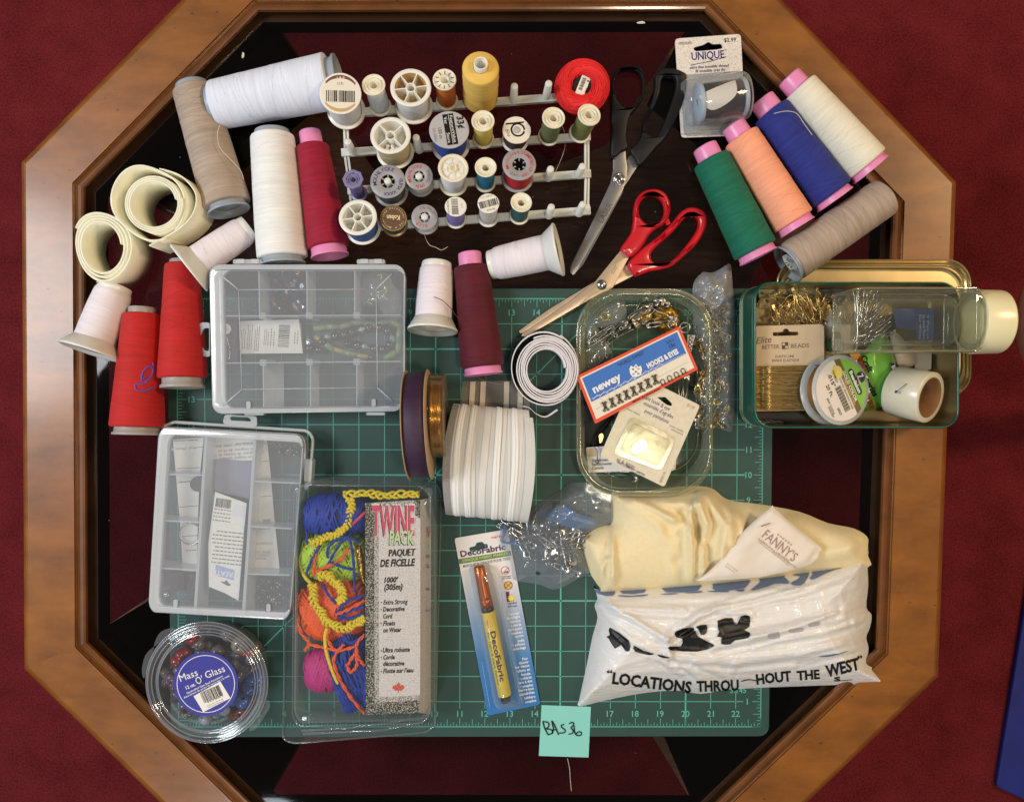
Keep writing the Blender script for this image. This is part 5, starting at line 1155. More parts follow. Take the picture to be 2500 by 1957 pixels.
mb.text('Mass', D6(672, 762), 17, 20, zt, wv, wd=46); mb.text("O'", D6(808, 822), 18, 20, zt, wv, wd=18); mb.text('Glass', D6(1005, 718), 17, 21, zt, wv, wd=50)
mb.text('12 oz.', D6(698, 898), 8, 24, zt, wv, wd=25, bold=.02); mb.text('Handcrafted Glass Bead Assortment', D6(878, 880), 5, 26, zt, wv, wd=97, bold=.01); mb.text("Assortiment de perles de verre fait a la main", D6(902, 906), 4.6, 26, zt, wv, wd=124, bold=.01)
part('label', mb, tub)
mb = MB(); bq = L(D6, (738, 1025), (1075, 838), (1205, 1050), (860, 1228)); mb.flat(bq, zt + .2, PAPER); mb.barcode(D6(965, 1000), 50, 27, 24, zt + .5, seed=51)
mb.text('8 4518 08242 8', D6(1010, 1062), 4.5, 24, zt + .5, BLACK); mb.greek(D6(1020, 1115), 46, 9, 2, 24, zt + .5, GREY_INK, 4); mb.greek(D6(915, 945), 34, 4, 1, 24, zt + .5, GREY_INK, 4); part('barcode_sticker', mb, tub)
mb = MB(); emb = clear('embossed letter plastic', milk=.25, milkc=(190, 230, 235), refl=.35, rough=.05, edge=.3)
for i, ch in enumerate('WARNING CHOKING HAZARD'):
    a = math.radians(212 + i * 4.2)
    q = Pc + Vector((math.cos(a), math.sin(a), 0)) * R_ * 1.22; vs, fs, bb = glyphs(ch, .02, 0); k = 11
    mb.add([q + Vector(((x - .3) * k * math.cos(a + PI / 2) - (y - .35) * k * math.sin(a + PI / 2), (x - .3) * k * math.sin(a + PI / 2) + (y - .35) * k * math.cos(a + PI / 2), .5)) for x, y in vs], fs, emb)
part('embossed_lettering', mb, tub)
rnd = random.Random(77)
def inring(n, a0, a1, r0, r1_, z0=14, z1=62):
    out = []
    for _ in range(n):
        a = math.radians(rnd.uniform(a0, a1)); r = math.sqrt(rnd.uniform(r0 ** 2, r1_ ** 2)); z = rnd.uniform(z0, z1); out.append(Vector((c0.x + r * math.cos(a), c0.y + r * math.sin(a), z)))
    return out
for lab_, rgb, kind, r, n, a0, a1 in (('ruby red glass bead in the round tub', (128, 26, 40), 'round', 17, 11, 110, 165), ('smoky grey glass bead in the round tub', (92, 88, 90), 'round', 17, 24, 30, 190), ('mauve glass bead in the round tub', (106, 82, 98), 'disc', 19, 16, 170, 240), ('sapphire blue glass bead in the round tub', (50, 84, 156), 'round', 18, 11, -55, 5),
                                  ('rust brown glass bead in the round tub', (96, 44, 30), 'round', 16, 9, -85, -40), ('purple grey glass bead in the round tub', (82, 78, 104), 'tube', 17, 14, 0, 50), ('orange red glass bead in the round tub', (150, 52, 26), 'round', 11, 4, 15, 45), ('pale blue grey glass bead in the round tub', (136, 148, 164), 'round', 15, 14, 225, 290)):
    mb = MB(); beadshape(mb, mat('glass bead ' + lab_[:12], rgb, .15, spec=.5, coat=.3, vary=.35, vscale=180), r, kind); pile('bead', lab_, 'bead', lab_.replace('bead in', 'beads in'), mb, [rndM(p, rnd, rnd.uniform(.8, 1.15)) for p in inring(n, a0, a1, 55, 116)])
mb = MB(); beadshape(mb, mat('smoky clear orb', (132, 120, 100), .05, spec=1, coat=1, vary=.2, vscale=200), 22, 'round'); solo('bead', mb, 'largest smoky clear bead at the upper right of the tub', 'bead', M=Matrix.Translation(P(D6(1325, 375), 64)), local=True)
mb = MB(); beadshape(mb, whites, 11, 'disc'); solo('bead', mb, 'white ring bead at the top of the round tub', 'bead', M=Matrix.Translation(P(D6(680, 245), 66)), local=True)
# ================================================================ twine pack
tw = thing('twine_pack', 'clear clamshell pack of bright neon twine with a printed card', 'twine pack', P(D5(500, 900), 4))
cols = {'blue': (26, 54, 158), 'lime': (176, 206, 60), 'orange': (238, 92, 34), 'pink': (186, 36, 122), 'yellow': (226, 200, 44)}
TW = {k: mat('twine ' + k, v, .5, vary=.16, vscale=500, bump=.5, bscale=900) for k, v in cols.items()}
def ballof(lab_, ctr, z, rx, ry, rz, m, ang=0, n=60, seed=1, mode=0):
    """a ball of twine wound on a slightly barrel shaped core, axis across the photo"""
    C = P(ctr, z); t = solo; mb = MB(); rnd = random.Random(seed)
    M = Matrix.Translation(C) @ Matrix.Rotation(math.radians(ang), 4, 'Z') @ Matrix.Rotation(PI / 2, 4, 'Y')
    pr = [(.5, -rx)] + [(ry * .93 * (math.cos(a) ** .35), rx * math.sin(a)) for a in np.linspace(-1.45, 1.45, 15)] + [(.5, rx)]
    mb.lathe(pr, mat(m.name + ' core', tuple(int(255 * min(1, (v ** (1 / 2.2)) * .62)) for v in list(m.node_tree.nodes['Principled BSDF'].inputs['Base Color'].default_value)[:3]), .8), 36, M, True, rz / ry, 1)  # darkened copy of the twine colour, painting the shade between strands
    for k in range(n):
        u = rnd.uniform(-.92, .92); tilt = rnd.uniform(-.42, .42) if mode == 0 else rnd.choice((-.5, .45)) + rnd.uniform(-.1, .1); pts = []
        for i in range(18):
            a = -.4 + (PI + .8) * i / 17 - PI / 2; x = max(-.97, min(.97, u + tilt * math.sin(a) * .9))
            r = ry * rnd.uniform(.945, .965) * ((1 - x * x) ** .2)
            pts.append(Vector((-(r * rz / ry) * math.cos(a) * 0 - r * rz / ry * math.cos(a), r * math.sin(a), x * rx)))
        mb.tube(pts, 2.9, m, 5, M=M)
    return mb
bl_mb = ballof('', D5(355, 265), 55, 74, 52, 44, TW['blue'], 0, 70, 1)
def twthing(lab_, mb, at): return solo('twine_ball', mb, lab_, 'twine', at)
twthing('royal blue twine ball at the top of the clear twine pack', bl_mb, P(D5(355, 265), 8))
twthing('lime green twine ball behind the yellow braid in the pack', ballof('', D5(350, 520), 46, 78, 62, 38, TW['lime'], -2, 70, 2, 1), P(D5(350, 520), 8))
twthing('neon orange twine ball in the middle of the twine pack', ballof('', D5(350, 840), 46, 80, 78, 38, TW['orange'], 8, 80, 3, 1), P(D5(350, 840), 8))
twthing('magenta pink twine ball at the bottom of the twine pack', ballof('', D5(280, 1215), 44, 44, 54, 36, TW['pink'], 3, 60, 4, 1), P(D5(280, 1215), 8))
def cord(name, label, paths, m, r=4, c=D5, twist=True):
    mb = MB()
    for q in paths:
        z0 = 84
        pts = smoothpoly([P(c(*t[:2]), t[2] if len(t) > 2 else z0) for t in q], 8, False)
        if twist:
            for ph in (0, PI):
                o = []
                for i, p in enumerate(pts):
                    d = (pts[min(i + 1, len(pts) - 1)] - pts[max(0, i - 1)]).normalized(); s_ = d.cross(Vector((0, 0, 1))); a = i * .8 + ph; o.append(p + s_ * math.cos(a) * r * .5 + Vector((0, 0, 1)) * math.sin(a) * r * .5)
                mb.tube(o, r * .62, m, 5)
        else: mb.tube(pts, r, m, 6)
    return solo(name, mb, label, 'twine', P(c(*paths[0][0][:2]), 60))
def braid(name, label, paths, m, c=D5, w_=7, r=3.4):
    mb = MB()
    for q in paths:
        pts = smoothpoly([P(c(*t[:2]), t[2] if len(t) > 2 else 92) for t in q], 12, False)
        for ph in (0, 2 * PI / 3, 4 * PI / 3):
            o = []
            for i, p in enumerate(pts):
                d = (pts[min(i + 1, len(pts) - 1)] - pts[max(0, i - 1)]).normalized(); s_ = d.cross(Vector((0, 0, 1))); a = i * .55 + ph
                jw = 1 + .35 * math.sin(i * .21 + ph) + .2 * math.sin(i * .53); o.append(p + s_ * (math.sin(a) * w_ * jw + 1.5 * math.sin(i * .17)) + Vector((0, 0, 1)) * math.sin(2 * a) * 3.5)
            mb.tube(o, r, m, 6)
    return solo(name, mb, label, 'twine', P(c(*paths[0][0][:2]), 60))
braid('twine_braid', 'yellow braided twine crossing from the top edge down to the lime ball', [[(400, 140), (560, 135), (700, 150), (860, 140)], [(440, 165), (450, 225), (425, 300), (390, 365), (330, 395), (260, 415), (195, 440)]], TW['yellow'])
braid('twine_braid', 'yellow braided twine loop hanging over the orange ball', [[(245, 640), (310, 635), (345, 690), (390, 720), (395, 780), (365, 800)], [(215, 690), (215, 760), (245, 850), (290, 910), (350, 945), (430, 960), (490, 920), (528, 900)]], TW['yellow'], w_=8)
cord('loose_twine', 'plain yellow twine strand bowing out at the left of the pack', [[(185, 450, 70), (145, 500, 60), (138, 580, 60), (165, 650, 70), (215, 700, 84)], [(300, 960, 84), (285, 1010, 84), (295, 1110, 84), (330, 1220, 84), (365, 1300, 80)]], TW['yellow'], 4.5, twist=False)
cord('loose_twine', 'dark blue twine loops draped across the lime and orange balls', [[(195, 200, 70), (165, 260, 60), (175, 420, 70), (172, 500, 60)], [(170, 630, 80), (205, 540, 86), (260, 450, 88)], [(290, 610, 84), (330, 520, 90), (400, 420, 96), (440, 430, 96), (460, 560, 94), (470, 740, 92)], [(300, 530, 84), (305, 470, 90), (360, 420, 94), (430, 405, 96), (500, 440, 88)], [(330, 560, 92), (400, 590, 92), (470, 605, 90)], [(270, 690, 88), (300, 750, 90), (350, 810, 92)]], TW['blue'], 3.6)
cord('loose_twine', 'orange twine tangle lying over the blue cords', [[(240, 460, 80), (225, 530, 86), (215, 640, 86)], [(430, 470, 92), (380, 540, 92), (220, 620, 86)], [(150, 720, 60), (120, 830, 50), (135, 980, 60), (185, 1050, 76), (160, 1100, 80)], [(185, 1060, 80), (280, 1080, 84), (380, 1095, 88), (480, 1070, 90)], [(530, 1000, 90), (480, 1060, 94), (490, 1140, 92), (530, 1190, 88)], [(400, 1060, 90), (340, 1150, 88), (370, 1260, 86), (440, 1380, 80), (530, 1485, 70)], [(430, 1180, 92), (470, 1120, 94), (480, 1190, 94), (440, 1230, 92), (420, 1180, 92)], [(350, 880, 94), (420, 850, 94), (530, 790, 92)], [(320, 960, 84), (300, 1020, 84), (330, 1080, 86)]], TW['orange'], 4.2)
bp = []
rnd = random.Random(12)
for k in range(30):
    x = 320 + k * 7 + rnd.uniform(-6, 6); y0 = 985 + abs(k / 2 - 8) * 9 + rnd.uniform(-10, 10); bp.append([(x, y0, 60 + rnd.uniform(0, 14)), (x + rnd.uniform(-12, 30), y0 + 110, 72 + rnd.uniform(0, 12)), (x + 25 + k / 2 + rnd.uniform(-20, 20), y0 + 230, 72 + rnd.uniform(0, 10)), (min(532, x + 60 + k), y0 + 340, 70), (min(535, x + 95), min(1480, y0 + 440), 56)])
bp += [[(350, 880, 90), (420, 800, 94), (530, 760, 92)], [(370, 900, 88), (450, 850, 92), (530, 830, 90)], [(400, 1000, 90), (440, 1050, 92), (530, 1010, 90)], [(365, 900, 86), (440, 900, 88), (530, 870, 86)]]
cord('loose_twine', 'mass of blue twine hanging below the yellow loop beside the card', bp, TW['blue'], 4.2)
goldf = mat('gold foil tie', (196, 148, 70), .25, .9, vary=.4, vscale=300, bump=.9, bscale=350)
mb = MB(); Sheet(L(D5, (470, 470), (500, 455), (520, 520), (528, 640), (530, 690), (505, 660), (480, 560)), 80, 14, 12, (), (4, 14), 3).build(mb, goldf, 5); solo('foil_tie', mb, 'gold foil strip beside the speckled card in the twine pack', 'foil', P(D5(500, 560), 80))
mb = MB(); mb.tube([P(D5(455, 325), 100), P(D5(530, 250), 102)], 4, mat('pink twine', (206, 64, 110), .5, bump=.5, bscale=900), 6); solo('loose_twine', mb, 'short pink twine end over the blue ball', 'twine', P(D5(455, 325), 100))
def speck(name, base, dark, scale, thr):
    m, n, l = _new(name); b = n['Principled BSDF']; b.inputs['Roughness'].default_value = .6
    f = _noise(n, l, _coord(n, l, (1, 1, 1)), scale, 2, .6)
    l.new(_ramp(n, l, f, [(thr - .07, lin(dark)), (thr + .05, lin(base)), (1, lin(tuple(min(255, v + 12) for v in base)))]), b.inputs['Base Color']); return m
sp1 = speck('speckled card grey', (220, 208, 204), (158, 146, 142), 1100, .43); sp2 = speck('dark speckled border', (180, 168, 150), (18, 15, 13), 850, .55); sp3 = speck('mid speckled border', (200, 190, 182), (40, 35, 33), 1000, .47)
ins = thing('printed_card', 'grey speckled twine card lettered in red, green and black', 'card', P(D5(700, 1480), 8))
ZC = 98
mb = MB(); f = L(D5, (530, 195), (870, 175), (868, 1405), (862, 1480), (535, 1492)); mb.prism(f, ZC - 1.5, ZC, sp1)
mb.flat(L(D5, (530, 195), (585, 192), (590, 1490), (535, 1492)), ZC + .3, sp2); mb.flat(L(D5, (585, 192), (612, 191), (616, 1400), (590, 1412)), ZC + .3, sp3); mb.flat(L(D5, (590, 1418), (867, 1402), (862, 1480), (590, 1490)), ZC + .3, sp2); mb.flat(L(D5, (612, 1385), (868, 1372), (867, 1402), (590, 1418)), ZC + .25, sp3)
mb.flat(L(D5, (610, 191), (870, 175), (870, 215), (610, 222)), ZC + .25, sp3); mb.flat(L(D5, (830, 178), (870, 175), (870, 290), (838, 270)), ZC + .3, sp2)
part('front_panel', mb, ins)
mb = MB(); A = L(D5, (870, 175), (868, 1405), (862, 1480)); hi = [P(q, ZC) for q in A]; lo = [P((q[0] + 26, q[1] - (6 if i == 0 else -2)), 20) for i, q in enumerate(A)]
mb.add(hi + lo, [(0, 1, 4, 3), (1, 2, 5, 4)], sp1)
for s_, y, h_, m in (('TWINE', 370, 26, RED_INK), ('PACK', 455, 14, mat('pale lime ink', (186, 204, 140), .6)), ('PAQUET', 520, 9, BLACK), ('DE FICELLE', 580, 9, BLACK), ('1000 (305m)', 720, 7, BLACK), ('Extra Strong', 850, 6, BLACK)):
    q = D5(905, y); g, fs, bb = glyphs(s_, 0, .1); wd = 40
    u0 = P(D5(872, y), ZC - 8); u1 = P((D5(872, y)[0] + 24, D5(872, y)[1]), 26); nx = Vector((.95, 0, .3)) * .5
    mb.add([u0.lerp(u1, max(0, min(1, x / max(.1, bb[2])))) + Vector((0, (yy - .35) * h_ / .7, 0)) + nx for x, yy in g], fs, m)
part('side_panel', mb, ins)
mb = MB(); z = ZC + .6; crim = mat('crimson pink ink', (206, 72, 98), .6); limei = mat('pale lime print', (196, 214, 160), .6)
mb.text('TWINE', D5(700, 305), 72, 0, z, BLACK, wd=104, bold=.03); mb.text('TWINE', D5(706, 298), 72, 0, z + .3, WHITE_INK, wd=106, bold=.05); mb.text('TWINE', D5(704, 300), 71, 0, z + .6, crim, wd=104, bold=.03)
mb.text('PACK', D5(752, 410), 32, 0, z + .7, BLACK, wd=61, bold=.03, shear=.08); mb.text('PACK', D5(756, 405), 32, 0, z + 1, limei, wd=61, bold=.03, shear=.08)
for s_, x, y, h_, wd in (('PAQUET', 755, 497, 17, 66), ('DE FICELLE', 730, 560, 17, 87), ("1000'", 690, 665, 13, 35), ('(305m)', 704, 708, 14, 45), ('Extra Strong', 717, 800, 11, 60), ('Decorative', 706, 843, 11, 53), ('Cord', 670, 887, 11, 23), ('Floats', 678, 930, 11, 30), ('on Water', 698, 971, 11, 45), ('Ultra robuste', 722, 1093, 11, 66), ('Corde', 677, 1138, 11, 28), ('décorative', 706, 1177, 11, 52), ("Flotte sur l'eau", 734, 1220, 11, 75)):
    mb.text(s_, D5(x, y), h_, 2, z, BLACK, wd=wd, bold=.04 if h_ > 12 else .03, shear=.25 if s_ != 'PAQUET' else .22)
mb.text('PAQUET', D5(757.5, 497), 17, 2, z + .2, BLACK, wd=66, shear=.22); mb.text('PAQUET', D5(759, 498), 17, 2, z + .4, BLACK, wd=66, shear=.22)
for y in (803, 847, 932, 1099, 1141, 1226): mb.flat(L(D5, *[(630 + 4 * math.cos(a), y + 4 * math.sin(a)) for a in np.linspace(0, 6, 8)]), z, BLACK)
leaf = [(0, 1), (.1, .62), (.28, .72), (.24, .3), (.48, .52), (.56, .38), (.85, .42), (.76, .18), (.95, .06), (.5, -.3), (.54, -.44), (.06, -.36), (.04, -.75), (-.04, -.75)]
leaf += [(-x, y) for x, y in leaf[1:-2]][::-1]
lc = D5(735, 1328); mb.flat([(lc[0] + x * 17, lc[1] - y * 16) for x, y in leaf], z, mat('maple red ink', (206, 76, 66), .6)); part('lettering', mb, ins)
# clamshell
clamp_ = clear('clamshell plastic', tint=(246, 249, 249), milk=.025, milkc=(210, 225, 225), rough=.045, refl=.03, edge=.5, bump=.06, bscale=18)
mb = MB(); ob = roundpoly(L(D5, (75, 60), (975, 75), (1000, 150), (962, 1560), (900, 1600), (90, 1668), (25, 1640), (62, 250)), 16); mb.prism(ob, 4.5, 7, clamp_); rimtube(mb, ob, 8, 2.2, clearp2); part('flange', mb, tw)
ot = roundpoly(L(D5, (95, 110), (165, 84), (880, 92), (930, 150), (930, 1490), (880, 1545), (120, 1560), (85, 1500)), 20, 6)
W1 = [P(q, 112) for q in ot]; c = sum(W1, Vector()) / len(W1); n = len(W1)
lay_ = [[Vector((c.x + (q.x - c.x) * k, c.y + (q.y - c.y) * k, z)) for q in W1] for k, z in ((1.04, 7), (1.02, 60), (1.0, 98), (.985, 106), (.96, 110.5), (.93, 112))]
mb = MB()
for a, b in zip(lay_, lay_[1:]): mb.add(a + b, [(i, (i + 1) % n, (i + 1) % n + n, i + n) for i in range(n)], clamp_, True)
mb.add(lay_[-1], [tuple(range(n))[::-1]], clamp_); part('dome', mb, tw)
mb = MB(); rimtube(mb, ot, 106, 1.6, clearp2, 5); part('dome_edge', mb, tw)
mb = MB(); mb.tube([P(q, 20) for q in L(D5, (140, 1590), (440, 1572), (880, 1510))], 3, clearp2); mb.tube([P(q, 24) for q in L(D5, (150, 1610), (640, 1585), (880, 1535))], 3, clearp2); part('rib', mb, tw)

# ================================================================ fabric marker on a hang card
cq = L(E5, (55, 408), (425, 345), (652, 1562), (287, 1640)); CQ = quadmap(cq)
mk = thing('marker_pack', 'white to blue hang card holding a copper capped fabric marker', 'marker pack', P(E5(350, 1000), 5))
m_grad, n_, l_ = _new('card printed white to blue'); b_ = n_['Principled BSDF']; b_.inputs['Roughness'].default_value = .35
v_ = _coord(n_, l_, (1, 1, 1)); sx_ = n_.new('ShaderNodeSeparateXYZ'); l_.new(v_, sx_.inputs[0])
mr_ = n_.new('ShaderNodeMapRange'); a_, z_ = P(E5(240, 380), 9) - P(E5(350, 1000), 5), P(E5(470, 1600), 9) - P(E5(350, 1000), 5)
mr_.inputs[1].default_value = a_.y * K; mr_.inputs[2].default_value = z_.y * K; l_.new(sx_.outputs['Y'], mr_.inputs[0])
l_.new(_ramp(n_, l_, mr_.outputs[0], [(.22, lin((222, 218, 214))), (.5, lin((132, 158, 190))), (.72, lin((66, 124, 180))), (1, lin((48, 112, 178)))]), b_.inputs['Base Color'])
hh = roundpoly([CQ(*q) for q in ((.235, .065), (.36, .062), (.385, .045), (.5, .045), (.52, .06), (.58, .06), (.585, .085), (.24, .09))], 4)
mb = MB(); mb.prism(roundpoly([CQ(0, 0), CQ(1, 0), CQ(1, .1), CQ(1.0, 1), CQ(0, 1)], 7), 5, 8, m_grad, holes=[hh]); part('card', mb, mk)
olive = mat('olive print band', (92, 118, 66), .5); mb = MB(); z = 8.4; AN = 9.6
mb.flat([CQ(*q) for q in ((.005, .105), (1, .13), (1.0, .162), (.01, .142))][:4] if False else L(E5, (80, 553), (445, 495), (452, 528), (86, 588)), z, olive)
mb.text('DecoFabric', E5(252, 492), 14.5, AN, z, mat('plum ink', (62, 34, 70), .5), wd=111, bold=.03); mb.text('OPAQUE FABRIC MARKER', E5(270, 538), 6.5, AN, z + .4, mat('lime ink', (190, 206, 130), .6), wd=114, bold=.02); mb.text('MARQUEUR OPAQUE POUR TISSU', E5(278, 575), 6.5, AN, z, GREY_INK, wd=116, bold=.02)
mb.text('marvy', E5(350, 402), 7, AN, z, mat('vermilion ink', (206, 80, 66), .5), wd=26, bold=.02)
for k, s_ in enumerate(('Decorate', 'dark/light', 'fabrics:', 't-shirts', 'back-packs', '• sneakers', 'aprons', 'dolls', '• pillows', 'tote-bags')):
    n_c = len(s_); x = 507 + k * 4.9; y = 930 + k * 26.8; wd = n_c * 3.35; q = E5(x, y); mb.text(s_, (q[0] - wd / 2, q[1]), 6.4, AN, z, WHITE_INK, wd=wd, bold=.02)
for k, s_ in enumerate(('Pour', 'décorer', 'les tissus', 'clairs et', 'foncés:', 't-shirts', 'sacs à dos', '• poupées', 'fourre-tout', 'espadrilles', 'tabliers', 'coussins')):
    n_c = len(s_); x = 566 + k * 5.2; y = 1243 + k * 26.8; wd = n_c * 3.45; q = E5(x, y); mb.text(s_, (q[0] - wd / 2, q[1]), 6.4, AN, z, WHITE_INK, wd=wd, bold=.02)
mb.line(L(E5, (470, 1212), (560, 1208)), .9, z, mat('blue rule', (90, 120, 160), .6)); mb.greek(E5(275, 1430), 120, 4, 1, -80, z, mat('pale blue print', (150, 180, 210), .6), 3)
for s_, x, y in (('Odourless', 415, 672), ('sans odeur', 417, 685), ('Lightfast', 458, 858), ('Résiste à la lumière', 460, 878)): mb.text(s_, E5(x, y), 3.6, 5, z, BLACK, wd=22, bold=.02)
def badge(ctr, m1, m2=None):
    q = E5(*ctr); mb.flat([(q[0] + 10.5 * math.cos(a), q[1] + 10.5 * math.sin(a)) for a in np.linspace(0, 6.1, 28)], z, m1)
    mb.flat([(q[0] + 8.4 * math.cos(a), q[1] + 8.4 * math.sin(a)) for a in np.linspace(0, 6.1, 28)], z + .3, m2 or PAPER)
badge((408, 632), mat('rose ink', (190, 110, 130), .5)); mb.line(L(E5, (385, 655), (430, 610)), 1.8, z + .7, mat('rose ink', (190, 110, 130))); mb.flat(L(E5, (398, 640), (428, 632), (430, 648), (400, 652)), z + .6, GREY_INK)
badge((430, 735), RED_INK, mat('olive yellow ink', (196, 190, 90), .5)); mb.line(L(E5, (412, 752), (450, 716)), 2, z + .7, RED_INK); mb.line(L(E5, (414, 720), (448, 750)), 1.6, z + .6, mat('green ink', (90, 130, 60), .5))
q_ = E5(450, 815); mb.text('L', E5(440, 812), 20, 8, z, mat('aubergine ink', (80, 30, 84), .5), bold=.09); st_ = [(q_[0] + (9 if i % 2 else 6) * math.cos(i * PI / 9), q_[1] + 3 + (9 if i % 2 else 6) * math.sin(i * PI / 9)) for i in range(18)]; mb.flat(st_, z + .5, mat('sun yellow ink', (236, 206, 60), .5))
part('lettering', mb, mk)
A, B = P(E5(225, 600), 22), P(E5(415, 1545), 22); M_ = frame(A, B - A, (0, 0, 1)); l = (B - A).length
pen = thing('fabric_marker', 'copper capped yellow fabric marker sealed on the hang card', 'marker', None, M_)
copper = mat('copper cap', (178, 96, 50), .35, .75); yelb = mat('yellow marker barrel', (214, 190, 66), .35); blkp = mat('black marker plastic', (26, 24, 26), .35)
mb = MB(); mb.lathe([(.1, 0), (11, 0), (13, 2), (14, 30), (15, 75), (15.5, 80), (14.2, 81), (15.6, 84), (15.8, 102), (.1, 102)], copper, 32); part('cap', mb, pen, local=True)
mb = MB(); mb.lathe([(15, 102), (16, 103), (16, 112), (15, 113)], blkp, 32); mb.lathe([(15.5, 322), (13, 325), (12.5, l - 3), (11, l), (.1, l)], blkp, 32); part('band', mb, pen, local=True)
mb = MB(); mb.lathe([(15.6, 112.5), (16.4, 113), (16.4, 321), (15.6, 322.5)], yelb, 40)
def onpen(q, e=.6):
    """pixel q dropped on the barrel's upper side"""
    return P(q, 22 + 16.4 * .9 + e)
part('barrel', mb, pen, local=True)
mb = MB(); inv = M_.inverted()
def wrap(vs2, fs, m, e=.5):
    """x along the barrel, y round it"""
    vs = []
    for x, y in vs2:
        a = y / 16.4; vs.append((16.4 * math.cos(a) + e * math.cos(a), (16.4 + e) * math.sin(a), x))
    mb.add(vs, fs, m)
def wraptext(s_, x0, wd, y0, h, m, bold=.02):
    g, f_, bb = glyphs(s_, bold, 0); g, f_ = subdiv2([(x0 + (x - bb[0]) * wd / (bb[2] - bb[0]), y0 - (y - .35) * h / .7) for x, y in g], f_, 5); wrap(g, [t[::-1] for t in f_], m)
def flipw(s_, x0, wd, y0, h, m, bold=.02):
    g, f_, bb = glyphs(s_, bold, 0); g, f_ = subdiv2([(x0 + (x - bb[0]) * wd / (bb[2] - bb[0]), y0 + (y - .35) * h / .7) for x, y in g], f_, 5); wrap(g, f_, m)
ys = frame(A, B - A, (0, 0, 1)).to_3x3() @ Vector((0, 1, 0))
up = 1 if ys.x > 0 else -1
(flipw if up > 0 else wraptext)('DecoFabric', 158, 124, 3 * up, 12, mat('plum ink', (62, 34, 70)), .03)
(flipw if up > 0 else wraptext)('For Light & Dark Fabrics', 160, 130, -9 * up, 5, mat('olive small ink', (90, 110, 50), .5))
wrap([(118, -8), (132, -10), (146, -4), (150, 5), (136, 9), (126, 4), (120, 6)], [(0, 1, 2, 3, 4, 5, 6)], mat('pink tee ink', (214, 120, 140), .5), .4); wrap([(298, -7), (310, -9), (317, 0), (308, 8), (296, 5)], [(0, 1, 2, 3, 4)], mat('sage ink', (150, 158, 130), .5), .4)
part('lettering', mb, pen, local=True)
mb = MB(); bo = roundpoly(L(E5, (150, 600), (300, 575), (380, 720), (540, 1560), (520, 1580), (360, 1600), (330, 1560)), 14); Sheet(bo, 8.5, 36, 22, smooth=0).build(mb, clearp, 8, bottom=False); part('blister', mb, mk)

# ================================================================ invisible thread pack at the top right
uq = thing('thread_pack', 'white hang card with a clear blister holding a spool of invisible thread', 'thread pack', P(D1(300, 400), 0))
UQ = L(D1, (72, 90), (488, 60), (522, 700), (112, 715)); fu = quadmap(UQ)
grit = speck('flecked card white', (220, 214, 206), (182, 176, 168), 900, .42)
mb = MB(); mb.prism(roundpoly(UQ, 10), 14, 17.5, grit, holes=[roundpoly(L(D1, (190, 145), (250, 130), (285, 108), (312, 125), (368, 122), (375, 152), (330, 160), (210, 170), (192, 165)), 5)]); part('card', mb, uq)
mb = MB(); z = 18; mb.text('1003545', D1(137, 118), 6.5, 4, z, GREY_INK, wd=31, bold=.015); mb.text('$2.99', D1(420, 97), 9.5, 4, z, BLACK, wd=29, bold=.01); mb.text('UNIQUE', D1(280, 194), 19, 4, z, NAVY, wd=80, bold=.015); mb.text('®', D1(392, 160), 4, 4, z, NAVY)
mb.line(L(D1, (172, 257), (300, 232), (396, 204)), 1.6, z, NAVY); mb.text('ultra fine invisible thread', D1(290, 265), 7, 3.5, z, NAVY, wd=96, bold=.012, shear=.2); mb.text('fil invisible très fin', D1(295, 290), 7, 3.5, z, NAVY, wd=72, bold=.012, shear=.2); mb.text('500yds/m', D1(428, 306), 5, 3.5, z, BLACK, wd=36, bold=.01)
mb.greek(D1(310, 665), 64, 5, 1, 3, z, GREY_INK, 5); mb.greek(D1(200, 690), 70, 5, 1, 3, z, GREY_INK, 6); mb.greek(D1(380, 680), 60, 8, 2, 3, z, GREY_INK, 7); part('lettering', mb, uq)
A, B = P(D1(185, 500), 64), P(D1(512, 455), 64); M_ = frame(A, B - A, (0, 0, 1)); l = (B - A).length
us = thing('thread_spool', 'dark spool of invisible thread inside the clear blister', 'thread spool', None, M_)
mb = MB(); mb.lathe([(20, 20), (40, 21), (41, 24), (41, l - 12), (40, l - 9), (20, l - 8)], mat('smoky invisible thread', (60, 54, 58), .25, .3, vary=.4, vscale=1, stretch=(4, 4, 500)), 48); part('thread', mb, us, local=True)
for z0, rr_ in ((10, 46), (l - 10, 44)):
    mb = MB(); mb.lathe([(8, z0), (rr_ - 1, z0), (rr_, z0 + 2), (rr_, z0 + 8), (rr_ - 2, z0 + 10), (8, z0 + 10), (8, z0)], mat('pale blue spool plastic', (176, 190, 206), .4), 48); part('flange', mb, us, local=True)
mb = MB(); vs = []; 
for i in range(9):
    for j in range(9):
        a = (-.85 + 1.5 * j / 8); zz = 26 + (l - 46) * i / 8; lim = .55 + .5 * i / 8
        vs.append((41.8 * math.cos(a), 41.8 * math.sin(a), zz))
pth = [D1(240, 440), D1(430, 358), D1(458, 372), D1(460, 440), D1(400, 500), D1(320, 540), D1(270, 525), D1(243, 480)]
pth = smoothpoly(pth, 4); mb2 = MB()
g, f_ = subdiv2([tuple(q) for q in pth], [tuple(range(len(pth)))], 8) if False else (None, None)
st = Sheet(pth, 0, .01, 5, smooth=0)
tmp = MB(); st.build(tmp, whites, 7, bottom=False); inv = M_.inverted(); out = []
for q in tmp.v:
    for zz in np.arange(125, 64, -.5):
        # slide down the sight line until the barrel is met
        cam_ = Vector((0, 0, F)); d = (q - cam_); t_ = (zz - F) / d.z; p = cam_ + d * t_; lq = inv @ p
        if math.hypot(lq.x, lq.y) < 42: break
    out.append(p)
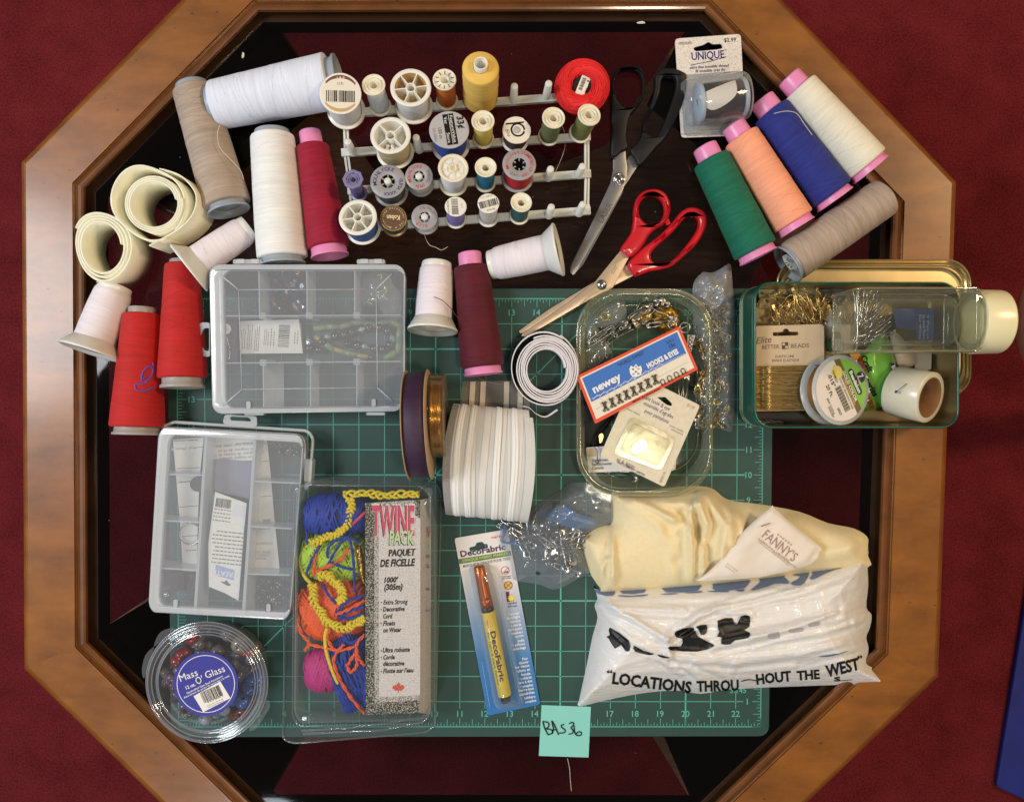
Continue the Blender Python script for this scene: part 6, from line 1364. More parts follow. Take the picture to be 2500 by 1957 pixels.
mb2.add(out, tmp.f, mat('white oval label', (222, 218, 210), .45)); part('oval_label', mb2, us)
mb = MB(); M3 = frame(P(D1(120, 505), 62), B - A, (0, 0, 1)); L3 = (P(D1(530, 450), 62) - P(D1(120, 505), 62)).length
vs = []; na = 20
for zz, r_ in ((0, 30), (2, 46), (14, 52), (L3 - 8, 52), (L3 - 1, 47), (L3, 34)):
    for a in np.linspace(-PI / 2, PI / 2, na): vs.append((r_ * math.cos(a), r_ * 1.05 * math.sin(a), zz))
mb.add(vs, [(i * na + j, i * na + j + 1, (i + 1) * na + j + 1, (i + 1) * na + j) for i in range(5) for j in range(na - 1)], clearp, True, M3); 
mb.prism(roundpoly(L(D1, (105, 320), (500, 290), (520, 690), (130, 705)), 12), 18, 20.5, clear('blister flange', milk=.12, milkc=(215, 215, 218), refl=.1, rough=.08, edge=.3, bump=.2, bscale=40)); part('blister', mb, uq)
# ================================================================ pins of several kinds (built flat, head at +x)
def safety_pin(l=80, w=15, r=1.25, m=STEEL, open_=0):
    mb = MB(); h = l / 2
    coil = [(-h + 5 + 4.2 * math.cos(a), 4.2 * math.sin(a), .8 * a / 3) for a in np.linspace(PI * .5, PI * 3.5, 20)]
    mb.tube([(h - 6, w * .45, 0), (-h + 14, w * .42, 0), (-h + 5, 4.2, 0)] + coil[1:-1] + [(-h + 5, -4.2, 2), (-h + 16, -w * .4 - open_ * 2, 2), (h - 8, -w * .42 - open_ * 10, 1)], r, m, 6)
    mb.prism(smoothpoly([(h - 10, w * .62), (h - 1, w * .5), (h + 3, 0), (h - 1, -w * .5), (h - 12, -w * .62), (h - 11, -w * .3), (h - 6, 0), (h - 11, w * .3)], 3), -2, 2.6, m, pix=False, bev=.8)
    return mb
def bobby_pin(l=72, w=9, r=1.5, m=STEEL):
    mb = MB(); h = l / 2
    mb.tube(smoothpoly([(h, w * .55, 0), (h * .3, w * .35, 0), (-h * .5, w * .5, 0), (-h, 0, 1), (-h * .5, -w * .5, 2), (0, -w * .2, 2), (h * .4, -w * .45, 2), (h * .9, -w * .25, 2)], 5, False), r, m, 6)
    mb.lathe([(.1, -1.6), (1.6, -.8), (2.1, 0), (1.6, .8), (.1, 1.6)], m, 8, Matrix.Translation((h, w * .55, 0))); return mb
def bulb_pin(l=56, w=22, r=1.05, m=GOLD):
    mb = MB(); h = l / 2
    mb.tube(smoothpoly([(h, 1.5, 0), (h * .2, 3, 0), (-h * .5, w * .5, 0), (-h, w * .25, 0), (-h, -w * .25, 1), (-h * .5, -w * .5, 2), (h * .2, -3, 2), (h, -1.5, 1)], 5, False), r, m, 6)
    mb.box((h - 4, -3, -1.8), (h + 3, 3, 2.6), m); return mb
def lay(c, x, y, z, deg, s=1, tx=0, ty=0): return RZ(P(c(x, y), z), deg, s, tx, ty)

# ================================================================ clear dish of pins
glassd = clear('clear dish plastic', tint=(232, 240, 226), milk=.03, milkc=(205, 205, 180), rough=.05, refl=.04, edge=.65, pw=2)
glassr = clear('dish rim plastic', tint=(226, 230, 205), milk=.12, milkc=(214, 206, 166), rough=.05, refl=.22, edge=.5, pw=1.4)
dish = thing('clear_dish', 'clear rounded plastic dish holding pins and notions', 'dish', P((1575, 955), 4))
DO = roundrect(*E3(85, 195), *E3(1062, 1680), 104, 12); DZ = 62
W_ = [P(q, DZ) for q in DO]; c = sum(W_, Vector()) / len(W_); fl = Vector((P(E3(560, 905), 6).x, P(E3(560, 905), 6).y, 0))
def dl(k, z): return [Vector((fl.x + (c.x - fl.x) * z / DZ + (q.x - c.x) * k, fl.y + (c.y - fl.y) * z / DZ + (q.y - c.y) * k, z)) for q in W_]
L_ = [dl(.8, 5), dl(.85, 8), dl(.88, 14), dl(.94, DZ - 4), dl(.95, DZ - 1), dl(.985, DZ), dl(1, DZ - 2), dl(1.0, DZ - 8)]; n = len(W_)
mb = MB(); mb.add(L_[0], [tuple(range(n))[::-1]], glassd)
for a, b in zip(L_[:4], L_[1:5]): mb.add(a + b, [(i, (i + 1) % n, (i + 1) % n + n, i + n) for i in range(n)], glassd, True)
part('bowl', mb, dish)
mb = MB()
for a, b in zip(L_[4:7], L_[5:8]): mb.add(a + b, [(i, (i + 1) % n, (i + 1) % n + n, i + n) for i in range(n)], glassr, True)
mb.tube(dl(1, DZ - 5), 1.5, glassr, 5, True); mb.tube(dl(.955, DZ + .5), 1.5, glassr, 5, True); part('rim', mb, dish)
mb = MB(); mb.tube(dl(.83, 7), 1.6, glassr, 5, True); part('foot_ring', mb, dish)
mb = MB()
for k in range(3): mb.tube([P((x, E3(0, 258 + k * 9)[1]), 40 - k * 6) for x in (E3(555, 0)[0], E3(690, 0)[0])], 1.2, glassr, 5)
part('grip_rib', mb, dish)
# contents
mb = MB(); hc = roundpoly(L(E3, (80, 820), (822, 460), (955, 770), (215, 1162)), 4); zc = 74
oran = mat('orange red card', (214, 70, 40), .5); hblue = mat('card blue', (40, 104, 184), .45); hwhite = mat('card cream', (222, 214, 196), .5)
hk = thing('hooks_card', 'blue card with orange border holding a row of hooks and eyes', 'card', P(E3(520, 800), zc - 3)); ah = 25.6
fh = quadmap(L(E3, (80, 820), (822, 460), (955, 770), (215, 1162)))
mb = MB(); mb.prism(hc, zc - 2.5, zc, oran); mb.flat([fh(*q) for q in ((.025, .055), (.975, .055), (.975, .93), (.025, .93))], zc + .3, hwhite); mb.flat([fh(*q) for q in ((.04, .085), (.96, .085), (.96, .585), (.04, .585))], zc + .6, hblue); part('card', mb, hk)
mb = MB(); z = zc + 1; mb.text('newey', E3(305, 882), 19, ah + 2, z, WHITE_INK, wd=76, bold=.035); mb.text('"WORLD FAMED"', E3(472, 695), 9, ah + 2, z, ink('dark blue ink', (22, 36, 70)), wd=72); mb.text('HOOKS & EYES', E3(700, 692), 12, ah + 1, z, WHITE_INK, wd=84, bold=.05); mb.text('SIZE 0', E3(755, 568), 5, ah, z, NAVY, wd=20); mb.text('15c', E3(768, 596), 9, ah, z, BLACK, wd=15, bold=.01); mb.text('MADE IN ENGLAND', E3(585, 955), 4.5, ah + 1, z, BLACK, wd=76, bold=.01)
cr = E3(508, 778); crest = [(-16, -4), (-12, -12), (-6, -8), (0, -16), (6, -9), (12, -12), (15, -3), (13, 10), (6, 15), (-8, 16), (-14, 8)]; mb.flat([(cr[0] + x, cr[1] + y) for x, y in crest], z, WHITE_INK)
for k, (x, y) in enumerate(((-7, -3), (6, -4), (0, 3), (-6, 9), (6, 8), (0, -9))): mb.flat([(cr[0] + x + 3.2 * math.cos(a), cr[1] + y + 2.4 * math.sin(a)) for a in np.linspace(0, 5.8, 9)], z + .3, (GREY_INK, PALE_GREY)[k % 2])
part('lettering', mb, hk)
bronze = mat('dull bronze wire', (96, 88, 70), .4, .8)
def hook_mesh(kind):
    mb = MB()
    if kind == 'hook':
        for s_ in (-1, 1): mb.tube([(s_ * (4.5 + 2.6 * math.cos(a)), -8 + 2.6 * math.sin(a), 0) for a in np.linspace(0, 2 * PI, 10, False)], 1, bronze, 5, True); mb.tube([(s_ * 3, -6, 0), (s_ * 2.2, 0, 0), (s_ * 2.4, 7, 1), (s_ * 3.5, 10, 2)], 1.2, bronze, 5)
        mb.tube(smoothpoly([(-6, 8, 1), (-4, 12, 2), (0, 9, 3), (4, 12, 2), (6, 8, 1)], 4, False), 1.1, bronze, 5); mb.tube([(0, -4, 0), (0, 6, 2)], 2.2, bronze, 5)
    else:
        for s_ in (-1, 1): mb.tube([(s_ * 4 + 2 * math.cos(a), -5 + 2 * math.sin(a), 0) for a in np.linspace(0, 2 * PI, 10, False)], .9, bronze, 5, True)
        mb.tube(smoothpoly([(-3, -4, 0), (-5, 1, 0), (-3, 6, 0), (3, 6, 0), (5, 1, 0), (3, -4, 0)], 4, False), 1, bronze, 5)
    return mb
def hookparts(kind, spots):
    me = hook_mesh(kind)
    for x, y in spots:
        mb = MB(); M = RZ(P(E3(x, y), zc + 2), ah - 8 if kind == 'hook' else ah); mb.v = [M @ q for q in me.v]; mb.f, mb.m, mb.sm, mb.mats = me.f, me.m, me.sm, me.mats; part(kind, mb, hk)
hookparts('hook', [(287 + k * 51.5, 1038 - k * 27.5) for k in range(8)]); hookparts('eye', [(702 + k * 49, 862 - k * 26) for k in range(4)])
mb = MB()
for k in range(10):
    a = E3(200 + k * 50, 988 - k * 25); mb.line([(a[0], a[1]), (a[0] + 10, a[1] - 12), (a[0] + 17, a[1] - 8)], .9, zc + 1.4, WHITE_INK); mb.line([(a[0] + 17, a[1] - 8), (a[0] + 22, a[1] + 4)], .9, zc + 1.4, WHITE_INK)
mb.line([fh(.05, .53), fh(.95, .57)], .8, zc + 1.3, WHITE_INK); mb.line([fh(.05, .75), fh(.95, .76)], .6, zc + 1.3, PALE_GREY); part('stitching', mb, hk)
kd = thing('hook_pack', 'cream hang card with a clear blister of trouser hooks lying on the dish', 'hook pack', P(E3(610, 1300), 56)); zk = 66
silv = mat('cream foil card', (206, 198, 176), .45, .1, vary=.06, vscale=200)
mb = MB(); mb.prism(roundpoly(L(E3, (508, 803), (970, 1028), (712, 1615), (250, 1390)), 7), zk - 2, zk, silv, holes=[roundpoly(L(E3, (660, 970), (720, 968), (768, 1015), (765, 1035), (730, 1025), (690, 995)), 3)]); part('card', mb, kd)
mb = MB(); z = zk + .4; ak = -26
for s_, x, y, h_, wd in (('pant hook & eye', 660, 1010, 10, 70), ('ensemble d\'agrafes', 672, 1060, 10, 80), ('pour pantalons', 660, 1105, 10, 64)): mb.text(s_, E3(x, y), h_, ak, z, NAVY, wd=wd, bold=.0)
for s_, x, y, wd in (('pour coudre', 805, 1195, 36), ('entrecoudre', 805, 1218, 32), ('crease resistant', 490, 1072, 36)): mb.text(s_, E3(x, y), 5.5, ak, z, GREY_INK, wd=wd)
mb.text('H. A. KIDD', E3(436, 1448), 8, ak, z, NAVY, wd=47, bold=.02); mb.text('AND COMPANY LIMITED', E3(472, 1482), 5.5, ak, z, NAVY, wd=76, bold=.015); mb.text('3032110', E3(700, 1545), 5.5, 66, z, BLACK, wd=28); mb.text('$1.00', E3(905, 1035), 7, ak, z, mat('faded red ink', (206, 150, 130), .6), wd=20, bold=.02); part('lettering', mb, kd)
blis = clear('pack blister', tint=(246, 246, 238), milk=.1, milkc=(226, 218, 196), rough=.1, refl=.02, edge=.1, bump=.2, bscale=18)
mb = MB(); o1 = roundpoly(L(E3, (470, 1105), (800, 1265), (690, 1500), (345, 1375)), 14); mb.prism(o1, zk + .5, zk + 3, blis); o2 = roundpoly(L(E3, (490, 1150), (770, 1285), (665, 1470), (385, 1350)), 10); Sheet(o2, zk + 4, 18, 8, smooth=0, folds=[(L(E3, (480, 1180), (640, 1420)), 5, 22)]).build(mb, blis, 8, bottom=False); part('blister', mb, kd)
mb = MB(); kh = roundpoly(L(E3, (480, 1320), (540, 1270), (590, 1290), (580, 1350), (510, 1380), (478, 1370)), 5); mb.prism(kh, zk + 4, zk + 6, mat('bright hook plate', (226, 214, 184), .25, .9)); solo('trouser_hook', mb, 'flat bright trouser hook inside the blister pack', 'hook', P(E3(530, 1330), zk + 4))
mb = MB(); mb.prism(roundpoly(L(E3, (150, 1332), (330, 1318), (800, 1410), (792, 1490), (168, 1512)), 3), 30, 33, PAPER)
for k, s_ in enumerate(('Government', 'Saskatchewan', 'Canada')): mb.text(s_, E3((252, 262, 235)[k], 1420 + k * 28), 7.2, 3, 33.4, BLACK, wd=(40, 48, 28)[k], bold=.012)
mb.flat(L(E3, (152, 1338), (220, 1332), (222, 1395), (155, 1398)), 33.3, mat('tan emblem print', (196, 176, 140), .6)); solo('address_card', mb, 'white Saskatchewan Canada address card at the bottom of the dish', 'card', P(E3(400, 1420), 30))
mb = MB(); Sheet(L(E3, (110, 1010), (200, 1000), (300, 1060), (340, 1120), (260, 1230), (245, 1330), (140, 1330), (118, 1200)), 8, 22, 25, (), (2, 10), 9).build(mb, mat('black braid', (18, 18, 20), .7, bump=.6, bscale=500), 7); solo('thread_skein', mb, 'black folded braid at the left of the dish under the hooks card', 'braid', P(E3(180, 1160), 8))
mb = MB(); mb.tube([P(E3(*q), z_) for q, z_ in (((345, 1120), 40), ((290, 1170), 42), ((225, 1250), 40), ((200, 1320), 44), ((228, 1345), 44), ((232, 1420), 38))], 1.1, BLACK, 4); mb.tube([P(E3(230 + 12 * math.cos(a), 1432 + 12 * math.sin(a)), 37) for a in np.linspace(-1, 4.2, 14)], 1.1, bronze, 4); solo('thread_end', mb, 'fine black thread tail with a hook over the address card', 'thread', P(E3(225, 1250), 38))
mb = MB(); mb.prism(smoothpoly(L(E3, (245, 1240), (262, 1230), (275, 1245), (268, 1285), (250, 1300), (242, 1270)), 3), 34, 37, mat('pale gilt', (222, 190, 130), .3, .8)); solo('gold_clasp', mb, 'small pale gold clasp above the address card', 'clasp', P(E3(258, 1265), 34))
mb = MB(); gbd = mat('antique gold badge', (150, 120, 52), .3, .85, vary=.35, vscale=220, bump=.8, bscale=260); bo = smoothpoly([(E3(720, 405)[0] + (30 + 3 * (k % 2)) * math.cos(k * PI / 12) * 1.1, E3(720, 405)[1] + (33 + 3 * (k % 2)) * math.sin(k * PI / 12)) for k in range(24)], 2)
Sheet(bo, 16, 10, 12, smooth=0, crumple=(3, 14), seed=3).build(mb, gbd, 5); solo('badge', mb, 'antique gold scalloped badge in the clear dish', 'badge', P(E3(720, 405), 16))
mb = MB(); mb.lathe([(14, 0), (15.5, 3), (15.5, 8), (12, 10), (9, 7), (7, 6), (4, 8), (.1, 9)], mat('brass button', (158, 132, 62), .28, .85), 32, Matrix.Translation(P(E3(573, 390), 24))); solo('button', mb, 'domed brass button beside the gold badge', 'button', P(E3(573, 390), 24))
mb = MB(); Sheet(L(E3, (478, 412), (500, 398), (512, 425), (535, 430), (545, 455), (520, 475), (500, 462)), 32, 6, 6, (), (1, 8), 2).build(mb, mat('pale gilt', (222, 190, 130)), 4); solo('gold_clasp', mb, 'cream gold clip below the brass button', 'clasp', P(E3(510, 435), 32))
mb = MB(); Sheet(L(E3, (225, 330), (330, 265), (400, 230), (440, 340), (420, 440), (300, 470), (230, 470), (160, 500), (170, 420)), 10, 26, 26, (), (5, 26), 6).build(mb, crink, 7); solo('plastic_pouch', mb, 'small clear pouch with a yellow bead at the top left of the dish', 'pouch', P(E3(300, 380), 10))
mb = MB(); mb.lathe([(6, 0), (13, 1), (14, 4), (11, 7), (7, 6), (6, 2)], mat('olive gold ring', (150, 140, 66), .25, .6), 26, Matrix.Translation(P(E3(283, 390), 20))); mb.prism(roundpoly(L(E3, (222, 372), (300, 340), (330, 400), (240, 445)), 8), 12, 18, mat('amber felt', (120, 104, 62), .8)); solo('ring_bead', mb, 'olive gold ring bead inside the pouch in the dish', 'bead', P(E3(283, 390), 12))
PIN_G = 'steel pins in the clear dish'
def pins(name, lab_, cat, group, mk_, spots, **kw): return pile(name, lab_, cat, group, mk_, spots)
pins('safety_pin', 'steel safety pin among the others at the top of the clear dish', 'safety pin', PIN_G, safety_pin(92, 15, 1.3), [lay(E3, x, y, z, d, s) for x, y, z, d, s in ((320, 500, 26, 30, 1), (430, 450, 30, 32, .9), (500, 400, 34, 38, 1), (560, 340, 38, 30, .9), (470, 470, 24, 28, 1), (640, 330, 34, 18, .8), (545, 310, 30, 62, .8), (600, 360, 44, 40, 1), (660, 420, 40, 10, .8), (700, 360, 42, -32, .8), (380, 520, 22, 40, .8), (690, 440, 44, -170, .75))])
mb = MB(); mb.tube(smoothpoly([(-34, -6, 0), (-30, -9, 0), (30, -8, 0), (36, -2, 0), (30, 6, 0), (-24, 7, 0), (-30, 2, 0), (-22, -3, 0), (18, -2, 0)], 4, False), 1.7, STEEL, 6)
pile('paper_clip', 'steel paper clip at the left of the pins in the dish', 'paper clip', None, mb, [lay(E3, 255, 525, 28, 33, 1)])
mb = MB(); mb.tube([(0, 45, 0), (0, -30, 0), (3, -36, 0), (12, -26, 0)], 1.4, STEEL, 5); pile('wire_hook', 'straight steel wire hook hanging down from the pins', 'wire hook', None, mb, [lay(E3, 290, 600, 26, 0, .8)])
pins('safety_pin', 'long steel safety pin hidden below the right end of the hooks card', 'safety pin', 'steel pins under the hooks card', safety_pin(86, 14, 1.6), [lay(E3, x, y, z, d, s) for x, y, z, d, s in ((830, 900, 40, 95, .9), (855, 930, 34, 80, .9), (800, 920, 30, 100, .8))])
pile('safety_pin', 'single steel safety pin lying below the address card', 'safety pin', None, safety_pin(84, 14, 1.6), [lay(E3, 405, 1535, 14, -14, .95)])
mb = MB(); mb.tube([(12 * math.cos(a), 12 * math.sin(a), 0) for a in np.linspace(0, 2 * PI, 20, False)], 2, STEEL, 6, True); mb.tube([(-12, 0, 0), (12, 3, 0)], 1.6, STEEL, 5); pile('buckle_ring', 'small steel buckle ring at the upper right of the dish', 'ring', 'steel rings in the dish', mb, [lay(E3, 860, 470, 40, 20, 1), lay(E3, 770, 450, 38, 60, .85)])
mb = MB(); mb.prism(roundpoly(L(E3, (880, 522), (935, 525), (905, 645), (878, 640)), 2), 36, 39, PAPER)
for k in range(4): mb.lathe([(5.5, 0), (5.5, 2), (3, 3), (2.4, 1), (.1, 1)], STEEL, 16, Matrix.Translation(P(E3(906 - k * 3, 542 + k * 29), 39)))
solo('snap_card', mb, 'white card of steel snap fasteners at the right of the dish', 'snap card', P(E3(905, 580), 36))
mb = MB(); Sheet(L(E3, (160, 470), (240, 480), (330, 640), (300, 670), (200, 780), (150, 820)), 8, 14, 20, (), (4, 30), 11).build(mb, crink, 8); solo('plastic_film', mb, 'limp clear film on the dish floor left of the hooks card', 'film', P(E3(230, 640), 8))
# ================================================================ clear bag of gold pins beside the dish
crk2 = clear('crumpled bag film', tint=(240, 242, 244), milk=.28, milkc=(206, 208, 212), rough=.16, refl=.08, edge=.4, bump=1.0, bscale=48)
crk3 = clear('thin bag film', tint=(244, 245, 246), milk=.14, milkc=(206, 208, 212), rough=.12, refl=.07, edge=.45, bump=.8, bscale=40)
gb = thing('pin_bag', 'long crumpled clear bag of gold safety pins beside the dish', 'bag', P(G6(450, 900), 4))
mb = MB(); go = L(G6, (215, 210), (262, 205), (300, 100), (380, 105), (430, 92), (510, 50), (580, 15), (598, 130), (612, 300), (636, 500), (632, 900), (630, 1400), (612, 1560), (598, 1675), (500, 1660), (380, 1630), (235, 1645), (225, 1300), (235, 900), (205, 500))
fo = [(L(G6, (560, 520), (575, 900), (550, 1100), (590, 1660)), 9, 7), (L(G6, (330, 560), (640, 510)), 8, 8), (L(G6, (250, 200), (420, 240), (600, 180)), 8, 14), (L(G6, (300, 340), (460, 480), (520, 300), (590, 420)), 9, 8), (L(G6, (500, 950), (420, 1080), (520, 1150)), 7, 7), (L(G6, (350, 130), (450, 320), (560, 260)), 9, 10)]
Sheet(go, 6, 44, 34, fo, (8, 34), 5, smooth=3).build(mb, crk3, 6); part('film', mb, gb)
mb = MB(); Sheet(L(G6, (215, 215), (300, 110), (430, 100), (575, 30), (600, 300), (630, 520), (560, 560), (420, 500), (300, 430), (215, 400)), 12, 40, 26, fo, (13, 22), 8, smooth=3).build(mb, crk2, 5); part('bunched_top', mb, gb)
rnd = random.Random(14)
sp_ = []
for k in range(64):
    y = rnd.uniform(430, 1600); x = rnd.uniform(300, 500) if y < 1050 else rnd.uniform(280, 490); sp_.append(Matrix.Translation(P(G6(x, y), rnd.uniform(10, 38))) @ Matrix.Rotation(rnd.gauss(1.4, .7) + (PI if k % 2 else 0), 4, 'Z') @ Matrix.Rotation(rnd.uniform(-.9, .9), 4, 'X') @ Matrix.Rotation(rnd.uniform(-.25, .25), 4, 'Y') @ Matrix.Scale(rnd.uniform(.8, 1.1), 4))
pile('safety_pin', 'gold safety pin packed in the long crumpled bag', 'safety pin', 'gold pins in the crumpled bag', safety_pin(60, 12, 1.15, GOLD), sp_)
# ================================================================ clear bag of silver safety pins with a blue label
pb = thing('pin_bag', 'clear zip bag of large silver safety pins with a blue upside down label', 'bag', P(H7(800, 800), 4))
po = L(H7, (0, 750), (60, 640), (200, 650), (330, 590), (440, 470), (640, 320), (820, 230), (960, 110), (1200, 105), (1300, 160), (1540, 270), (1560, 420), (1580, 600), (1540, 670), (1400, 720), (1240, 790), (1140, 870), (1170, 1080), (1250, 1350), (1100, 1430), (900, 1540), (740, 1585), (560, 1520), (330, 1480), (180, 1440), (140, 1200), (0, 950))
pf = [(L(H7, (690, 660), (720, 540), (800, 450), (1000, 300), (1120, 250), (1200, 255)), 12, 9), (L(H7, (1200, 255), (1360, 330), (1460, 380), (1535, 450)), 12, 9), (L(H7, (1250, 130), (1190, 240)), 8, 8), (L(H7, (1050, 500), (1250, 480), (1520, 520)), 5, 10), (L(H7, (740, 720), (950, 560), (1050, 500)), 5, 10), (L(H7, (320, 1150), (350, 1440)), 8, 12), (L(H7, (440, 1180), (600, 1220)), 7, 12), (L(H7, (860, 830), (950, 870), (1120, 880)), 8, 9)]
PBS = Sheet(po, 6, 46, 60, pf, (3, 60), 15, smooth=3)
mb = MB(); PBS.build(mb, clear('zip bag film', tint=(240, 244, 247), milk=.13, milkc=(196, 208, 220), rough=.1, refl=.07, edge=.45, bump=.3, bscale=22), 7); part('film', mb, pb)
mb = MB(); lbq = L(H7, (560, 480), (760, 390), (900, 420), (1060, 520), (1380, 620), (1330, 700), (1230, 770), (1000, 730), (740, 640), (520, 540)); blb = mat('slate blue print', (70, 108, 160), .45)
tmp = Sheet(lbq, 0, .01, 5, smooth=0); tm = MB(); tmp.build(tm, blb, 8, bottom=False)
def hug(mbx, verts_px, fs, m, e): zs = PBS.z(np.array(verts_px)); mbx.add([P(q, zz + e) for q, zz in zip(verts_px, zs)], fs, m)
def pxof(v): # photo pixel of a point
    d = v - Vector((0, 0, F)); y = d.y * _c + d.z * _s; zz = -d.y * _s + d.z * _c; return (1250 + F * d.x / -zz, 978.5 - F * y / -zz)
hug(mb, [pxof(v) for v in tm.v], tm.f, blb, -3)
mb.text('APEX', H7(870, 520), 10, 152, -2.2, mat('faded blue white', (150, 172, 200), .6), wd=30, bold=.02, drape=PBS); mb.text('HARDWARE', H7(1160, 630), 9, 164, -2.2, mat('faded blue white', (150, 172, 200)), wd=56, bold=.03, drape=PBS)
bst = L(H7, (60, 650), (130, 660), (70, 840), (30, 930), (0, 900)); tmp = Sheet(bst, 0, .01, 5, smooth=0); tm = MB(); tmp.build(tm, blb, 8, bottom=False); hug(mb, [pxof(v) for v in tm.v], tm.f, blb, -2)
bst = L(H7, (0, 910), (300, 940), (310, 985), (0, 935)); tmp = Sheet(bst, 0, .01, 5, smooth=0); tm = MB(); tmp.build(tm, blb, 8, bottom=False); hug(mb, [pxof(v) for v in tm.v], tm.f, blb, -2); part('lettering', mb, pb)
mb = MB(); hq = H7(533, 1355); mb.flat([(hq[0] + 6 * math.cos(a), hq[1] + 6 * math.sin(a)) for a in np.linspace(0, 6, 16)], PBS.z(np.array([hq]))[0] + 1.5, mat('hang hole green', (18, 42, 38), .7)); part('hang_hole', mb, pb)
rnd = random.Random(5); sp_ = []
for k in range(20):
    t = rnd.random(); x = 230 + 840 * t + rnd.uniform(-60, 60); y = 760 + 330 * t + rnd.uniform(-110, 120); x = min(1090, max(240, x))
    sp_.append(Matrix.Translation(P(H7(x, y), rnd.uniform(10, 36))) @ Matrix.Rotation(rnd.gauss(-.5, .8) + (PI if k % 2 else 0), 4, 'Z') @ Matrix.Rotation(rnd.uniform(-1, 1), 4, 'X') @ Matrix.Rotation(rnd.uniform(-.2, .2), 4, 'Y') @ Matrix.Scale(rnd.uniform(.8, 1.1), 4))
SILV = mat('bright silver wire', (196, 196, 200), .2, 1)
pile('safety_pin', 'silver safety pin tangled inside the clear zip bag', 'safety pin', 'silver pins in the zip bag', safety_pin(104, 20, 1.7, SILV), sp_)
pile('safety_pin', 'longest silver safety pin lying along the left of the zip bag pile', 'safety pin', None, safety_pin(78, 14, 1.9, SILV), [RZ(P(H7(320, 870), 40), -38, 1)]); pile('safety_pin', 'silver safety pin lowest in the zip bag pile', 'safety pin', None, safety_pin(76, 13, 1.8, SILV), [RZ(P(H7(920, 1310), 20), -22, 1)])
# ================================================================ green tin, its lid, bottle and contents
tinin = mat('gold tin lining', (178, 160, 118), .3, .85, vary=.12, vscale=24); ting = mat('green tin paint', (10, 84, 68), .3, .2, coat=.5); tinlip = mat('worn tin lip', (150, 160, 130), .3, .8)
lidq = roundrect(*E4(355, 40), *E4(1795, 1055), 58, 8)
LZ = 30
lid = thing('tin_lid', 'shallow gold lined tin lid lying under the green tin', 'tin lid', P(E4(1080, 550), 12))
W_ = [P(q, LZ) for q in lidq]; c = sum(W_, Vector()) / len(W_); n = len(W_)
def ring_(k, z, d=0): # offset inward by d units
    out = []
    for i, q in enumerate(W_):
        v = Vector((q.x - c.x, q.y - c.y, 0)); out.append(Vector((c.x + v.x * (1 - d / 236), c.y + v.y * (1 - d / 150), z)))
    return out
lays = [ring_(1, 16, 1), ring_(1, LZ - 1, 0), ring_(1, LZ, 1.5), ring_(1, LZ - 1, 3), ring_(1, 20, 6), ring_(1, 17, 9), ring_(1, 21, 14), ring_(1, 22, 17), ring_(1, 18, 20), ring_(1, 17, 24)]
mb = MB()
for a, b in zip(lays, lays[1:]): mb.add(a + b, [(i, (i + 1) % n, (i + 1) % n + n, i + n) for i in range(n)], tinin, True)
mb.add(lays[-1], [tuple(range(n))[::-1]], tinin); part('tray', mb, lid)
tin = thing('storage_tin', 'green rounded tin with gold lining full of beading supplies', 'tin', P(E4(900, 750), 26))
TZ_ = 138; tq = roundrect(*E4(188, 207), *E4(1700, 1288), 42, 9); W_ = [P(q, TZ_) for q in tq]; c = sum(W_, Vector()) / len(W_); n = len(W_)
lo = [Vector((q.x, q.y, 24)) for q in W_]
mb = MB(); mb.add(lo + [Vector((q.x, q.y, TZ_)) for q in W_], [(i, (i + 1) % n, (i + 1) % n + n, i + n) for i in range(n)], ting, True); part('outer_wall', mb, tin)
i1 = ring_(1, TZ_ - 2, 3.5); i2 = ring_(1, 34, 5); i3 = ring_(1, 28, 10)
mb = MB()
for a, b in ((i2, i1), (i3, i2)): mb.add(a + b, [(i, (i + 1) % n + 0, (i + 1) % n + n, i + n)[::-1] for i in range(n)], tinin, True)
mb.add(i3, [tuple(range(n))[::-1]], tinin); part('lining', mb, tin)
mb = MB(); mb.tube(ring_(1, TZ_ - .5, 1.8), 2.4, ting, 8, True); mb.tube(ring_(1, TZ_ - 14, -.4), 1.0, ting, 5, True); part('rolled_rim', mb, tin)
mb = MB(); 
for z in (30, 46): mb.tube([q + Vector((0, 0, z - q.z)) for q in ring_(1, z, -.6)], 1.2, tinlip, 5, True)
part('bead_line', mb, tin)
# elastic line card
el_ = thing('elastic_card', 'kraft card wound with gold elastic line in the green tin', 'elastic card', P(E4(420, 850), 92)); ze = 102
kraft = mat('kraft card', (204, 180, 146), .7, vary=.05, vscale=90)
mb = MB(); mb.prism(roundpoly(L(G3, (100, 535), (885, 512), (888, 1000), (870, 1480), (95, 1495)), 10), ze - 2, ze, kraft, holes=[roundpoly(L(G3, (305, 605), (420, 600), (430, 565), (480, 565), (495, 598), (600, 600), (595, 640), (310, 648)), 4)]); part('card', mb, el_)
mb = MB(); z = ze + .4; bi = mat('brown card ink', (84, 62, 56), .6); mb.text('Elite', G3(205, 690), 16, 6, z, bi, wd=38, shear=.35); mb.text('BETTER', G3(285, 768), 10, 2, z, bi, wd=42); mb.text('BEADS', G3(615, 755), 10, 2, z, bi, wd=44); mb.text('ELASTIC LINE', G3(443, 875), 6.5, 1, z, bi, wd=46); mb.text('BANDE ÉLASTIQUE', G3(452, 920), 6.5, 1, z, bi, wd=66)
mb.flat(L(G3, (408, 718), (482, 716), (484, 792), (410, 795)), z, bi); mb.flat(L(G3, (416, 726), (445, 725), (445, 752), (417, 753)), z + .2, kraft); mb.flat(L(G3, (450, 757), (478, 756), (478, 785), (450, 786)), z + .2, kraft); part('lettering', mb, el_)
wirem = mat('gold elastic line', (206, 178, 116), .22, .9); rnd = random.Random(6)
mb = MB()
